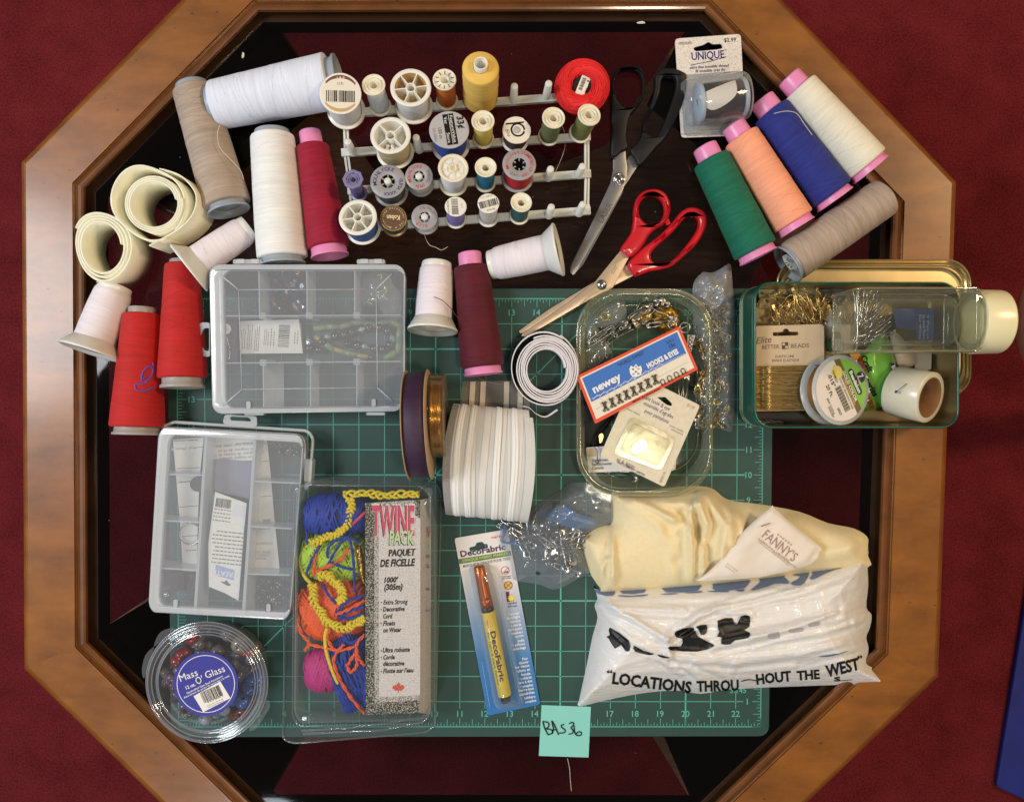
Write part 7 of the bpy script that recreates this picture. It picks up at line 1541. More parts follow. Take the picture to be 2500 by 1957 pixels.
for k in range(62):
    y = 985 + 490 * k / 61; j = [rnd.uniform(-9, 9) for _ in range(5)]; zz = ze + rnd.uniform(1.5, 5.5)
    mb.tube([P(G3(94, y + j[0]), ze - 3)] + [P(G3(x, y + jj), zz + rnd.uniform(-.6, .6)) for x, jj in zip((108, 300, 500, 700, 845), j)] + [P(G3(866, y + j[4]), ze - 3)], 1.35, wirem, 4)
part('elastic_winding', mb, el_)
# gold bulb pins in a clear bag at the back of the tin
mb = MB(); mb.prism(L(E4, (215, 262), (665, 258), (665, 300), (590, 330), (360, 290), (230, 400)), 48, 50, mat('yellowish card', (206, 190, 140), .6)); solo('card_backing', mb, 'pale card behind the gold pins at the back of the tin', 'card', P(E4(400, 280), 48))
rnd = random.Random(31); sp_ = []
for k in range(36):
    x, y = rnd.uniform(300, 740), rnd.uniform(310, 510)
    sp_.append(Matrix.Translation(P(E4(x, y), rnd.uniform(60, 92))) @ Matrix.Rotation(rnd.choice((.8, 2.3, 4.2, 5.2, 1.4)) + rnd.uniform(-.4, .4), 4, 'Z') @ Matrix.Rotation(rnd.uniform(-.6, .6), 4, 'X') @ Matrix.Rotation(rnd.uniform(-.35, .35), 4, 'Y') @ Matrix.Scale(rnd.uniform(.85, 1.2), 4))
pile('bulb_pin', 'gold bulb pin tangled at the back left of the green tin', 'pin', 'gold bulb pins in the tin', bulb_pin(), sp_)
steelpl = mat('grey steel plate', (120, 122, 118), .4, .7); mb = MB(); mb.prism(L(E4, (668, 262), (872, 255), (868, 300), (690, 320)), 60, 63, steelpl); mb.lathe([(2.6, 0), (2.6, .8), (.1, .8)], BLACK, 12, Matrix.Translation(P(E4(852, 278), 63))); mb.prism(L(E4, (760, 320), (862, 300), (864, 380), (790, 395)), 46, 49, mat('charcoal plate', (52, 54, 54), .5)); solo('steel_plate', mb, 'grey steel strip with a hole behind the gold pins', 'plate', P(E4(770, 280), 46))
whf = clear('white pouch film', tint=(240, 236, 230), milk=.5, milkc=(214, 206, 196), rough=.15, refl=.1, edge=.3, bump=.5, bscale=30)
mb = MB(); Sheet(L(E4, (740, 410), (865, 395), (868, 640), (850, 720), (720, 720), (705, 560), (700, 480)), 66, 14, 20, (), (5, 30), 3, smooth=2).build(mb, whf, 7); solo('plastic_pouch', mb, 'milky plastic pouch between the gold pins and the bottle', 'pouch', P(E4(790, 560), 66))
mb = MB(); grc = mat('bottle green tag', (10, 76, 54), .4); mb.prism(roundpoly(L(E4, (775, 575), (815, 573), (845, 620), (850, 722), (770, 722)), 3), 84, 86, grc); mb.prism(roundpoly(L(E4, (722, 655), (770, 600), (770, 722), (726, 718)), 3), 84, 85.6, grc); [mb.text(s_, E4(x, 670), 5, 90, 86.4, WHITE_INK, wd=28) for s_, x in (('BEADS', 792), ('ACCESSOIRES', 812), ('BIJOUX', 832))]; solo('green_tag', mb, 'small dark green tag above the bead wire spool', 'tag', P(E4(800, 650), 84))
# bead stringing wire spool, tipped towards the right
Ff, Bk = E4(830, 1005), E4(735, 1000); zf = 132
nrm = Vector((.33, .03, .944)).normalized(); Mw = frame(P(Ff, zf), nrm, (0, 1, 0)); wr = 80; dth = 40
ws = thing('wire_spool', 'clear edged spool of gold bead stringing wire with a white and green label', 'wire spool', None, Mw)
milky = clear('milky spool plastic', tint=(236, 240, 240), milk=.6, milkc=(216, 220, 220), rough=.2, refl=.06, edge=.3)
for z0 in (-1.5, -dth):
    mb = MB(); mb.lathe([(20, z0 - 2.5), (wr - 1, z0 - 2.5), (wr, z0 - 1.2), (wr, z0), (wr - 1, z0 + 1.2), (20, z0 + 1.2)], milky, 72); part('flange', mb, ws, local=True)
mb = MB(); mb.lathe([(20, -dth + 1)] + [(wr * .8 + (.8 if k % 2 else -.6), -dth + 2 + (dth - 6) * k / 16) for k in range(17)] + [(20, -4)], mat('bead wire winding', (176, 128, 66), .35, .7, vary=.3, vscale=1, stretch=(20, 20, 1600)), 64); part('wire', mb, ws, local=True)
mb = MB(); rl = wr * .88; cw = lambda a0, a1, r, n=24: [(r * math.cos(math.radians(a0 + (a1 - a0) * k / n)), r * math.sin(math.radians(a0 + (a1 - a0) * k / n))) for k in range(n + 1)]
# local axes: +x is up the photo, -y is to the right
mb.disc(rl, .3, mat('wire label white', (222, 214, 206), .5), 64)
limeg = mat('lime label', (126, 186, 66), .45); bronzei = mat('bronze label band', (110, 92, 52), .45)
def chord(d0, d1, ang, m, e):
    """strip of the round label between chords d0 and d1, normal direction ang"""
    p = []
    h0, h1 = math.sqrt(max(0, rl ** 2 - d0 ** 2)), math.sqrt(max(0, rl ** 2 - d1 ** 2)); a0, a1 = math.degrees(math.atan2(h0, d0)), math.degrees(math.atan2(h1, d1))
    p = cw(a0, a1, rl * .999, 14) + cw(-a1, -a0, rl * .999, 14); ca, sa = math.cos(math.radians(ang)), math.sin(math.radians(ang))
    mb.flat([(x * ca - y * sa, x * sa + y * ca) for x, y in p], e, m, pix=False)
gang = -62
chord(30, rl - .01, gang, limeg, .6); chord(14, 30, gang, bronzei, .6)
def wl(s_, along, off, h, wd, m, e=1, bold=.02):
    """text running down the photo parallel to the band; off is the distance along the band normal"""
    a = math.radians(gang); nx, ny = math.cos(a), math.sin(a); tx_, ty_ = math.cos(a - PI / 2), math.sin(a - PI / 2)
    mb.text(s_, (nx * off + tx_ * along, ny * off + ty_ * along), h, gang - 90, e, m, wd=wd, bold=bold, pix=False)
wl('GOLD COLOR', 4, 25, 7.5, 78, WHITE_INK, 1, .03); wl('BEAD STRINGING WIRE', 2, 17, 5, 92, mat('gold label ink', (214, 180, 90), .5), 1, .015); wl('NYLON COATED BEADING WIRE', -2, 8, 4.2, 110, GREY_INK)
a = math.radians(gang); tx_, ty_ = math.cos(a - PI / 2), math.sin(a - PI / 2); nx, ny = math.cos(a), math.sin(a)
pill = [(nx * (43 + y) + tx_ * (2 + x), ny * (43 + y) + ty_ * (2 + x)) for x, y in roundrect(-33, -7.5, 33, 7.5, 7, 5)]; mb.flat(pill, 1, mat('ink blue pill', (30, 34, 56), .5), pix=False); wl('Beadalon', 2, 43, 9, 56, WHITE_INK, 1.4, .04)
mb.flat([(nx * 62 + 13 * math.cos(t), ny * 62 + 13 * math.sin(t)) for t in np.linspace(0, 6.1, 24)], 1, mat('ink blue pill', (30, 34, 56)), pix=False); wl('7', -2, 63, 15, 9, WHITE_INK, 1.4, .02); wl('STRAND', 2, 54, 4, 20, WHITE_INK, 1.5)
mb.flat([(40 + 15 * math.cos(t), 12 + 15 * math.sin(t)) for t in np.linspace(0, 6.1, 26)], 1.2, mat('soft yellow seal', (226, 208, 110), .5), pix=False); mb.text('FLEXIBILITY', (30, 18), 5, gang - 96, 1.6, BLACK, wd=30, bold=.02, pix=False)
wl('.015"', -32, -14, 9, 32, BLACK, 1, .02); wl('20 Ft.', -14, -30, 9, 30, BLACK, 1, .01); wl('GOLD', 40, -28, 6, 18, BLACK); wl('BREAK 12.8 (5.8 kg)', 18, -44, 5, 40, GREY_INK); wl('JW02G-20FT', 30, -50, 5, 28, GREY_INK)
for k in range(26):
    s0 = -12 + k * 2.4; q = [(nx * o_ + tx_ * s_, ny * o_ + ty_ * s_) for o_, s_ in ((-15, s0), (2, s0), (2, s0 + (1.5 if k % 3 else .8)), (-15, s0 + (1.5 if k % 3 else .8)))]; mb.flat(q, 1, BLACK, pix=False)
part('label', mb, ws, local=True)
# green craft pouch
gp = Sheet(L(E4, (905, 735), (990, 730), (1110, 590), (1160, 580), (1200, 700), (1240, 830), (1262, 900), (1185, 1030), (1150, 1120), (1010, 1162), (960, 1120), (930, 900)), 60, 22, 22, [(L(E4, (1050, 740), (1080, 880)), 7, 14)], (2, 50), 2, smooth=2)
cp = thing('craft_pouch', 'lime green glossy craft pouch standing in the green tin', 'pouch', P(E4(1080, 900), 60))
mb = MB(); gp.build(mb, mat('lime pouch foil', (128, 192, 74), .22, coat=.6, bump=.25, bscale=40), 7); part('pouch', mb, cp)
mb = MB(); mb.flat(smoothpoly(L(E4, (1235, 870), (1180, 880), (1120, 960), (1105, 1060), (1120, 1125), (1150, 1115), (1190, 1010)), 3), 84, mat('deep lime print', (72, 150, 70), .3))
for s_, x, y, h_, wd, an, m in (('Craft', 1020, 810, 14, 44, -62, BLACK), ('sories', 1055, 985, 14, 46, -62, BLACK), ('BEAD', 985, 815, 11, 38, -62, RED_INK), ('WIRE', 1045, 1090, 11, 36, -72, RED_INK)): mb.text(s_, E4(x, y), h_, an, 2.4, m, wd=wd, bold=.03, drape=gp)
mb.flat(smoothpoly(L(E4, (890, 740), (960, 722), (965, 755), (935, 785)), 3), 86, mat('amber flash print', (206, 140, 40), .4))
pl_ = [E4(1198, 800), E4(1225, 810), E4(1262, 890), E4(1250, 905), E4(1225, 900), E4(1192, 830)]; mb.flat(roundpoly(pl_, 5), 87, mat('ink blue pill', (30, 34, 56))); mb.text('Bea', E4(1226, 856), 9, -66, 87.6, WHITE_INK, wd=22, bold=.04); part('lettering', mb, cp)
mb = MB(); Sheet(L(E4, (1190, 590), (1270, 560), (1370, 740), (1360, 830), (1250, 830), (1210, 720)), 52, 16, 20, (), (3, 30), 8, smooth=2).build(mb, mat('beige inner pouch', (206, 188, 160), .5, coat=.3), 8); solo('paper_pouch', mb, 'beige pouch tucked behind the lime green one', 'pouch', P(E4(1280, 700), 52))
mb = MB(); blp = mat('periwinkle label', (84, 104, 176), .45); mb.prism(L(E4, (1208, 405), (1515, 400), (1510, 640), (1385, 640), (1380, 560), (1240, 545)), 60, 62, blp); [mb.text(s_, E4(x, 540), 6, -90, 62.4, WHITE_INK, wd=60) for s_, x in (('Ear Wires', 1415), ('5g Gold Plated', 1443), ('9 Paires', 1472))]; mb.prism(L(E4, (1235, 545), (1380, 560), (1385, 640), (1240, 650)), 58, 60, mat('brown findings', (104, 88, 70), .5, .3)); solo('findings_bag', mb, 'blue labelled findings bag seen through the glass bottle', 'bag', P(E4(1370, 520), 58))
mb = MB(); mb.prism(L(E4, (1365, 740), (1500, 730), (1495, 850), (1380, 900)), 44, 46, mat('translucent grey card', (170, 164, 150), .5)); solo('grey_card', mb, 'grey translucent card below the bottle in the tin', 'card', P(E4(1430, 800), 44))
mb = MB(); mb.prism(L(E4, (1510, 400), (1600, 400), (1590, 880), (1500, 880)), 30, 34, mat('black elastic strip', (26, 20, 16), .7)); solo('elastic_strip', mb, 'black elastic strip standing at the right of the tin', 'elastic', P(E4(1550, 640), 30))
mb = MB(); mb.prism(L(E4, (190, 1175), (560, 1165), (600, 1250), (240, 1265), (195, 1230)), 34, 50, mat('dark olive box', (44, 40, 30), .5)); solo('dark_case', mb, 'dark case lying along the front left of the tin', 'case', P(E4(400, 1210), 34))
pile('bobby_pin', 'shiny hair pin at the front left of the tin', 'hair pin', 'hair pins at the front of the tin', bobby_pin(52, 8, 1.6, SILV), [lay(E4, 270, 1248, 56, 178, 1), lay(E4, 310, 1255, 56, 184, 1), lay(E4, 330, 1240, 54, 176, .9)])
# packing tape roll with a pin in it
nt_ = Vector((.557, -.18, .81)).normalized(); Mt = frame(P(E4(1488, 1062), 150) - nt_ * 82, nt_, (0, 1, 0))
tape = thing('tape_roll', 'roll of cloudy packing tape on a brown core with a pin stuck in it', 'tape roll', None, Mt); tr_ = 58; tl_ = 82
tapem = mat('cloudy tape', (208, 202, 180), .35, coat=.3, vary=.05, vscale=60); corem = mat('brown card core', (128, 88, 48), .75, vary=.12, vscale=100)
mb = MB(); mb.lathe([(tr_ * .8, 0), (tr_ - 1, 0), (tr_, 1.5), (tr_ + .4, tl_ * .5), (tr_, tl_ - 1.5), (tr_ - 1, tl_), (tr_ * .8, tl_)], tapem, 64); part('tape', mb, tape, local=True)
mb = MB(); mb.lathe([(tr_ * .8, tl_ + .3), (tr_ * .74, tl_ + .3), (tr_ * .74, 2)], corem, 48); mb.disc(tr_ * .74, 4, corem, 40); part('core', mb, tape, local=True)
pn = thing('ball_pin', 'blue headed pin stuck in the packing tape roll', 'pin', P(G4(680, 1275), 160)); hp, tp_ = P(G4(682, 1275), 160), P(G4(800, 1183), 163)
mb = MB(); mb.lathe([(.1, -3.4), (2.6, -2.4), (3.4, 0), (2.6, 2.4), (.1, 3.4)], mat('blue pin head', (52, 56, 120), .3), 14, Matrix.Translation(hp)); part('head', mb, pn); mb = MB(); mb.tube([hp, tp_], .9, mat('pin shaft', (90, 84, 76), .3, .9), 5); part('shaft', mb, pn)
# square glass bottle with a cream cap
gls = clear('bottle glass', tint=(246, 248, 243), milk=.004, milkc=(210, 206, 186), rough=.03, refl=.05, edge=.3, bump=.22, bscale=16, pw=2.2)
ZB = 196; dz_ = Vector((0, 0, 58)); A, B = P(E4(915, 485), ZB + 52) - dz_, P(E4(1893, 486), ZB + 58) - dz_; Mb = frame(A, B - A, (0, 0, 1)); l = (B - A).length
bt = thing('glass_bottle', 'square clear glass bottle of silver pins lying across the tin', 'bottle', None, Mb)
def sqring(z, hx, hy, r, n=5): return [(x, y, z) for x, y in roundrect(-hx, -hy, hx, hy, r, n)]
hw = 69; st = [sqring(0, 50, hw - 16, 14), sqring(3, 60, hw - 6, 16), sqring(9, 65, hw - 1, 18), sqring(20, 66, hw, 18), sqring(l * .92, 66, hw, 18), sqring(l * .965, 66, hw - 1, 24), sqring(l - 4, 64, 66, 40), sqring(l + 2, 58, 60, 50), sqring(l + 8, 47, 48, 46)]
mb = MB(); n = len(st[0])
for a, b in zip(st, st[1:]): mb.add(a + b, [(i, (i + 1) % n, (i + 1) % n + n, i + n) for i in range(n)], gls, True)
mb.add(st[0], [tuple(range(n))[::-1]], gls); part('glass_body', mb, bt, local=True)
mb = MB()
for sx_ in (-1, 1):
    for sy_ in (-1, 1): mb.tube([(sx_ * 60, sy_ * (hw - 5), 4), (sx_ * 62, sy_ * (hw - 3), 16), (sx_ * 62, sy_ * (hw - 3), l * .92), (sx_ * 60, sy_ * (hw - 10), l - 6)], 2.2, glassr, 6)
mb.tube([q for q in sqring(9, 64, hw - 3, 18)], 2.0, glassr, 6, True); mb.tube([q for q in sqring(l * .93, 64, hw - 3, 20)], 1.6, glassr, 6, True); part('edge_glint', mb, bt, local=True)  # tubes added to draw bright refraction lines along the glass edges
gls2 = clear('bottle inner glass', tint=(248, 249, 246), milk=.004, milkc=(200, 200, 186), rough=.04, refl=.05, edge=.3, bump=.3, bscale=22, pw=2)
st2 = [sqring(14, 34, hw - 24, 16), sqring(20, 44, hw - 16, 18), sqring(l * .8, 44, hw - 16, 20), sqring(l * .86, 34, hw - 26, 22)]
mb = MB()
for a, b in zip(st2, st2[1:]): mb.add(a + b, [(i, (i + 1) % n, (i + 1) % n + n, i + n) for i in range(n)], gls2, True)
mb.add(st2[0], [tuple(range(n))[::-1]], gls2); mb.add(st2[-1], [tuple(range(n))], gls2); part('inner_wall', mb, bt, local=True)
capm = mat('cream bottle cap', (226, 218, 176), .28, spec=.5, coat=.2)
mb = MB(); cr_ = 69; l2 = l + 66; mb.lathe([(cr_ - 8, l + 3), (cr_ + .6, l + 3), (cr_ + 1, l + 5), (cr_, l2 - 5), (cr_ - 1, l2 - 1.5), (cr_ - 3.5, l2), (.1, l2)], capm, 72); part('cap', mb, bt, local=True)
rnd = random.Random(44); sp_ = []
apex = P(E4(900, 665), ZB - 20)
for k in range(28):
    t = k / 27; x, y = 940 + 190 * rnd.random(), 350 + 290 * rnd.random()
    p = P(E4(x, y), ZB - 34 + rnd.uniform(0, 40)); d = (p - apex); ang = math.atan2(d.y, d.x)
    sp_.append(Matrix.Translation(p) @ Matrix.Rotation(ang + rnd.uniform(-.25, .25), 4, 'Z') @ Matrix.Rotation(rnd.uniform(-1.2, 1.2), 4, 'X') @ Matrix.Rotation(rnd.uniform(-.2, .2), 4, 'Y') @ Matrix.Scale(rnd.uniform(.85, 1.1), 4))
pile('bobby_pin', 'silver hair pin fanned out in the left end of the glass bottle', 'hair pin', 'silver pins in the glass bottle', bobby_pin(74, 11, 1.5, SILV), sp_)
# ================================================================ white plastic bag with cream fabric and a paper bag
fabric = mat('cream fabric', (232, 216, 174), .9, spec=.15, vary=.03, vscale=300, bump=.5, bscale=1500)
fo_ = L(H6, (95, 700), (170, 670), (300, 580), (430, 545), (500, 500), (500, 130), (640, 110), (1000, 90), (1400, 40), (1680, 35), (1830, 75), (1960, 180)) + L(E6, (1130, 145), (1300, 165), (1560, 215), (1750, 290), (1920, 325), (2010, 380), (2016, 440), (2012, 500), (1990, 600), (1400, 680), (900, 740), (280, 760), (230, 720), (160, 610), (120, 470))
ff = []
for pts, a_, w_ in (([(1640, 130), (1660, 330), (1740, 520), (1700, 800), (1690, 1180)], 26, 11), ([(1520, 330), (1540, 600), (1550, 900), (1545, 1240)], 22, 10), ([(1740, 160), (1880, 380), (1980, 560), (1940, 900), (1930, 950)], 24, 12), ([(1800, 120), (1960, 290), (2040, 400), (2070, 600), (2070, 800)], 20, 11),
                    ([(800, 215), (1100, 360), (1400, 520), (1530, 590)], 16, 9), ([(560, 160), (900, 210), (1300, 260), (1600, 250)], 12, 12), ([(500, 200), (505, 700), (515, 1100), (515, 1340)], 16, 7), ([(150, 700), (260, 900), (360, 1150), (370, 1340)], 12, 9), ([(720, 250), (1100, 520), (1280, 820), (1360, 1250)], 10, 14), ([(430, 1000), (370, 1100), (365, 1300)], 10, 8)):
    ff.append((L(H6, *pts), a_, w_))
for pts, a_, w_ in (([(1585, 420), (1620, 660), (1700, 760)], -14, 12), ([(1460, 400), (1490, 560), (1400, 500)], -16, 12), ([(1330, 1000), (1390, 1270)], -7, 9), ([(440, 200), (480, 500), (480, 900)], -6, 12), ([(1740, 600), (1720, 1000), (1700, 1200)], -10, 8), ([(1590, 600), (1590, 1200)], -8, 10), ([(1210, 640), (1330, 1000)], -6, 12)): ff.append((L(H6, *pts), a_, w_))
for pts, a_, w_ in (([(1080, 150), (1160, 260), (1190, 400)], 12, 12), ([(1500, 230), (1800, 330), (1960, 400)], 10, 26), ([(1960, 480), (1985, 440), (1950, 400)], -10, 8), ([(1600, 560), (1900, 470)], 6, 20)): ff.append((L(E6, *pts), a_, w_))
ff = [(a_, b_ * 1.45, c_ * 1.05) for a_, b_, c_ in ff]
FAB = Sheet(fo_, 5, 74, 85, ff, (1.0, 60), 21, smooth=3)
mb = MB(); FAB.build(mb, fabric, 5.5); solo('folded_fabric', mb, 'folded cream fabric bulging from the mouth of the white plastic bag', 'fabric', P((1700, 1330), 5))
paperb = mat('crumpled white paper bag', (222, 212, 200), .65, vary=.03, vscale=60)
PB = Sheet(L(E6, (1368, 188), (1390, 190), (1540, 320), (1700, 450), (1690, 480), (1640, 560), (1300, 650), (900, 672), (905, 655), (1010, 560), (1200, 330)), 88, 14, 16, [(L(E6, (1690, 470), (1600, 600)), -8, 8), (L(E6, (1250, 400), (1100, 620)), 4, 16)], (3.5, 50), 33, smooth=2)
pbg = thing('paper_bag', 'small white paper bag stapled at the corner on top of the cream fabric', 'paper bag', P(E6(1350, 450), 88))
mb = MB(); PB.build(mb, paperb, 6); part('bag_body', mb, pbg)
mb = MB(); rust = mat('faded brown print', (164, 128, 118), .6); pale = mat('faint brown print', (196, 172, 160), .6)
mb.text("FANNY'S", E6(1432, 440), 24, -39, 1.2, rust, wd=98, bold=.0, drape=PB)
for k in range(6):
    q = E6(1415 + k * 17, 372 + k * 13); mb.text('*', q, 10, -35, 1.2, rust, drape=PB)
for s_, x, y in (('FABRICS & CURTAINS', 1390, 470), ): mb.text(s_, E6(x, y), 6, -36, 1.2, pale, wd=92, drape=PB)
mb.text('ACCENT & DRAPERIES', E6(1470, 540), 5, -36, 1.2, pale, wd=80, drape=PB); mb.greek(E6(1110, 595), 34, 14, 2, -36, 1.2, pale, 3, drape=PB)
for a_, b_ in (((1290, 398), (1495, 560)), ((1285, 412), (1488, 572))):
    q = np.array([np.array(E6(*a_)) * (1 - t) + np.array(E6(*b_)) * t for t in np.linspace(0, 1, 20)]); zs = PB.z(q) + 1.3; mb.tube([P(p, zz) for p, zz in zip(q, zs)], .5, pale, 3)
part('lettering', mb, pbg)
mb = MB(); mb.tube([P(E6(1305, 312), 108), P(E6(1365, 290), 108)], 1, mat('dark staple', (70, 60, 56), .4, .8), 5); part('staple', mb, pbg)
# the bag
m_bag, n_, l_ = _new('white bag film'); b_ = n_['Principled BSDF']; b_.inputs['Base Color'].default_value = (*lin((220, 218, 216)), 1); b_.inputs['Roughness'].default_value = .36; b_.inputs['Coat Weight'].default_value = .35; b_.inputs['Coat Roughness'].default_value = .1
f_ = _noise(n_, l_, _coord(n_, l_, (50, 150, 50), (0, 0, -.12)), 1, 5, .65); bp_ = n_.new('ShaderNodeBump'); bp_.inputs['Strength'].default_value = .45; bp_.inputs['Distance'].default_value = .004; l_.new(f_, bp_.inputs['Height']); l_.new(bp_.outputs[0], b_.inputs['Normal'])
bo_ = L(E6, (190, 705), (235, 740), (320, 730), (700, 690), (980, 660), (1220, 638), (1420, 615), (1640, 580), (1845, 550), (2000, 500), (2020, 455), (2012, 560), (2018, 700), (2005, 850), (2040, 900), (2030, 980), (2005, 1050), (2020, 1120), (2015, 1200), (2050, 1260), (2118, 1350), (2030, 1358), (1700, 1370), (1300, 1385), (1060, 1400), (900, 1425), (750, 1405), (560, 1415), (330, 1455), (95, 1508), (92, 1470), (140, 1250), (180, 1050), (215, 920), (195, 840), (215, 790))
bf = []
for pts, a_, w_ in (([(215, 800), (330, 850), (600, 870), (800, 880)], 9, 9), ([(220, 830), (420, 920), (560, 1010), (690, 1100)], 12, 11), ([(210, 850), (300, 960), (430, 1080), (700, 1190)], 9, 10), ([(700, 1190), (1100, 1230), (1500, 1180), (2000, 1060)], 12, 13), ([(690, 1060), (770, 990), (900, 900), (1060, 880), (1240, 900)], 10, 10), ([(690, 1060), (700, 1180)], 10, 8),
                    ([(800, 980), (1000, 860), (1300, 790), (1560, 720)], 10, 9), ([(1000, 1120), (1300, 1050), (1700, 960), (1990, 880)], 12, 12), ([(1250, 1050), (1500, 990), (1800, 890)], 8, 8), ([(1240, 1080), (1700, 1040), (2010, 920)], 9, 12), ([(1550, 1200), (1900, 1130), (2020, 1080)], 9, 10), ([(760, 1230), (960, 1380)], 8, 8), ([(860, 1220), (1090, 1330)], 8, 8), ([(560, 1160), (760, 1300)], 7, 9),
                    ([(230, 900), (190, 1200), (120, 1460)], 6, 16), ([(1480, 760), (1800, 640), (2000, 560)], 8, 12), ([(1100, 800), (1400, 720), (1640, 650)], 6, 9), ([(500, 800), (900, 790), (1250, 750)], 5, 8), ([(1940, 720), (1990, 760), (1950, 840), (1880, 860)], 8, 12), ([(2000, 900), (1930, 960), (1950, 1010)], 9, 9), ([(1990, 480), (1960, 700)], 6, 10), ([(1100, 1330), (1140, 1240)], 5, 8)):
    bf.append((L(E6, *pts), a_, w_))
    bf.append(([(x + 3, y + 9) for x, y in L(E6, *pts)], -a_ * .6, w_ * .7)); bf.append(([(x - 4, y - 13 + 3 * math.sin(x)) for x, y in L(E6, *pts)], a_ * .4, w_ * .45)); bf.append(([(x + 6, y + 21 + 3 * math.sin(x * 2)) for x, y in L(E6, *pts)], a_ * .35, w_ * .4))
# the film over the top stands above the fabric it is wrapped round; it is thickest in the middle
BAG = Sheet(bo_, 4, 96, 120, bf, (.7, 46), 9, smooth=3, extra=lambda p, t: 14 * np.clip((1500 - p[:, 1]) / 70, 0, 1) * t + np.clip(t * 2, 0, 1) * (3.4 * (1 - np.abs(np.sin((p[:, 1] + .16 * p[:, 0] + 9 * np.sin(p[:, 0] * .021)) * .105 + 1.6 * np.sin(p[:, 0] * .009)))) ** 2.2 * (.5 + .5 * np.sin(p[:, 0] * .012 + p[:, 1] * .02)) + 2.6 * (1 - np.abs(np.sin((p[:, 0] - .55 * p[:, 1]) * .06 + 2 * np.sin(p[:, 1] * .013)))) ** 3 * (.5 + .5 * np.sin(p[:, 0] * .017 - p[:, 1] * .015 + 2))))
bag = thing('plastic_bag', 'crumpled white plastic shopping bag printed in black, stuffed with cream fabric', 'bag', P((1760, 1560), 0))
mb = MB(); BAG.build(mb, m_bag, 4); part('bag_film', mb, bag)
def patch(mbx, pts, m, e=3.0, sm=2):
    s_ = Sheet(pts, 0, .01, 5, smooth=sm); t_ = MB(); s_.build(t_, m, 3, bottom=False); px_ = [pxof(v) for v in t_.v]; zs = BAG.z(np.array(px_)); mbx.add([P(q, zz + e) for q, zz in zip(px_, zs)], t_.f, m, True)
bprint = mat('glossy black print', (13, 12, 13), .42); bband = mat('grey blue print', (92, 112, 146), .35, coat=.3)
mb = MB()
for q in ([(295, 985), (420, 1070), (428, 1135), (400, 1142), (370, 1100), (330, 1125), (290, 1060), (272, 1045), (296, 1035)], [(455, 1105), (520, 1140), (590, 1160), (560, 1168), (520, 1160), (465, 1145)], [(610, 1165), (700, 1185), (650, 1188)],
          [(735, 1010), (850, 985), (880, 1040), (960, 1085), (990, 1110), (880, 1145), (700, 1135), (698, 1110), (770, 1110), (780, 1060), (742, 1050)], [(870, 978), (940, 965), (940, 1020), (905, 1035), (890, 1000)],
          [(1015, 940), (1110, 920), (1140, 975), (1170, 910), (1228, 910), (1225, 980), (1190, 1000), (1228, 1020), (1215, 1055), (1130, 1070), (1100, 1095), (1040, 1095), (1040, 1050), (1010, 1045), (1025, 1015)]): patch(mb, L(E6, *q), bprint)
for q in ([(860, 1095), (885, 1100), (868, 1115)], [(1100, 935), (1128, 945), (1130, 975), (1105, 970)], [(1040, 965), (1058, 965), (1045, 978)]): patch(mb, L(E6, *q), m_bag, 2.0, 0)
part('lettering', mb, bag)
mb = MB()
for q in ([(205, 728), (318, 728), (320, 770), (225, 765), (195, 735)], [(370, 716), (525, 702), (522, 752), (385, 758)], [(668, 694), (880, 678), (882, 738), (672, 748)], [(975, 662), (1215, 638), (1195, 722), (1000, 738), (985, 700)], [(1290, 632), (1450, 612), (1465, 640), (1400, 690), (1300, 725), (1235, 735), (1300, 680)], [(1400, 690), (1460, 650), (1490, 690), (1440, 690)], [(1510, 610), (1600, 600), (1625, 620), (1590, 690), (1540, 705), (1500, 690), (1545, 665), (1565, 640), (1520, 635)], [(1640, 590), (1830, 552), (1845, 560), (1845, 585), (1790, 600), (1700, 640), (1650, 665), (1628, 655), (1650, 625)]): patch(mb, L(E6, *q), bband)
for q in ([(350, 768), (440, 772), (550, 762), (520, 775), (390, 780)], [(630, 762), (700, 755), (760, 758), (690, 765)], [(790, 752), (900, 740), (910, 750), (830, 755)], [(945, 742), (1060, 735), (1090, 748), (1000, 748)], [(1130, 735), (1190, 728), (1180, 745)]): patch(mb, L(E6, *q), bband)
for q in ([(1350, 1030), (1420, 1015), (1425, 1055), (1360, 1060)], [(1490, 1000), (1580, 985), (1580, 1010), (1500, 1020)], [(1620, 960), (1690, 945), (1690, 970), (1630, 980)]): patch(mb, L(E6, *q), mat('faint mauve print', (176, 168, 176), .4), 1.2)
patch(mb, L(E6, (1680, 1178), (1800, 1160), (1895, 1138), (1820, 1165), (1740, 1180)), bband, 1.2)
part('band_lettering', mb, bag)
mb = MB()
for s_, x, y, h_, wd, an in (('“', 295, 1293, 17, 14, 0), ('LOCATIONS', 578, 1352, 27, 194, -7), ('THROU', 1015, 1372, 25, 103, 2), ('HOUT', 1388, 1318, 24, 86, 6), ('THE', 1618, 1300, 22, 56, 4), ('WEST', 1850, 1250, 28, 84, 14), ('”', 1965, 1195, 16, 12, 10)): mb.text(s_, E6(x, y), h_, an, 1.8, bprint, wd=wd, bold=.035, shear=.1 if s_ == 'WEST' else 0, drape=BAG)
q = [E6(*t) for t in smoothpoly([(1172, 1342), (1205, 1333), (1235, 1331), (1262, 1336), (1292, 1337)], 5, False)]; zs = BAG.z(np.array([tuple(t[:2]) for t in q])); mb.tube([P(t, zz + 2) for t, zz in zip(q, zs)], 1.6, bprint, 4); mb.text('S', E6(1812, 1328), 10, 3, 1.8, bprint, wd=16, bold=.05, drape=BAG); mb.greek(E6(1875, 1335), 54, 5, 1, 5, 1.8, bprint, 2, drape=BAG); part('lettering', mb, bag)
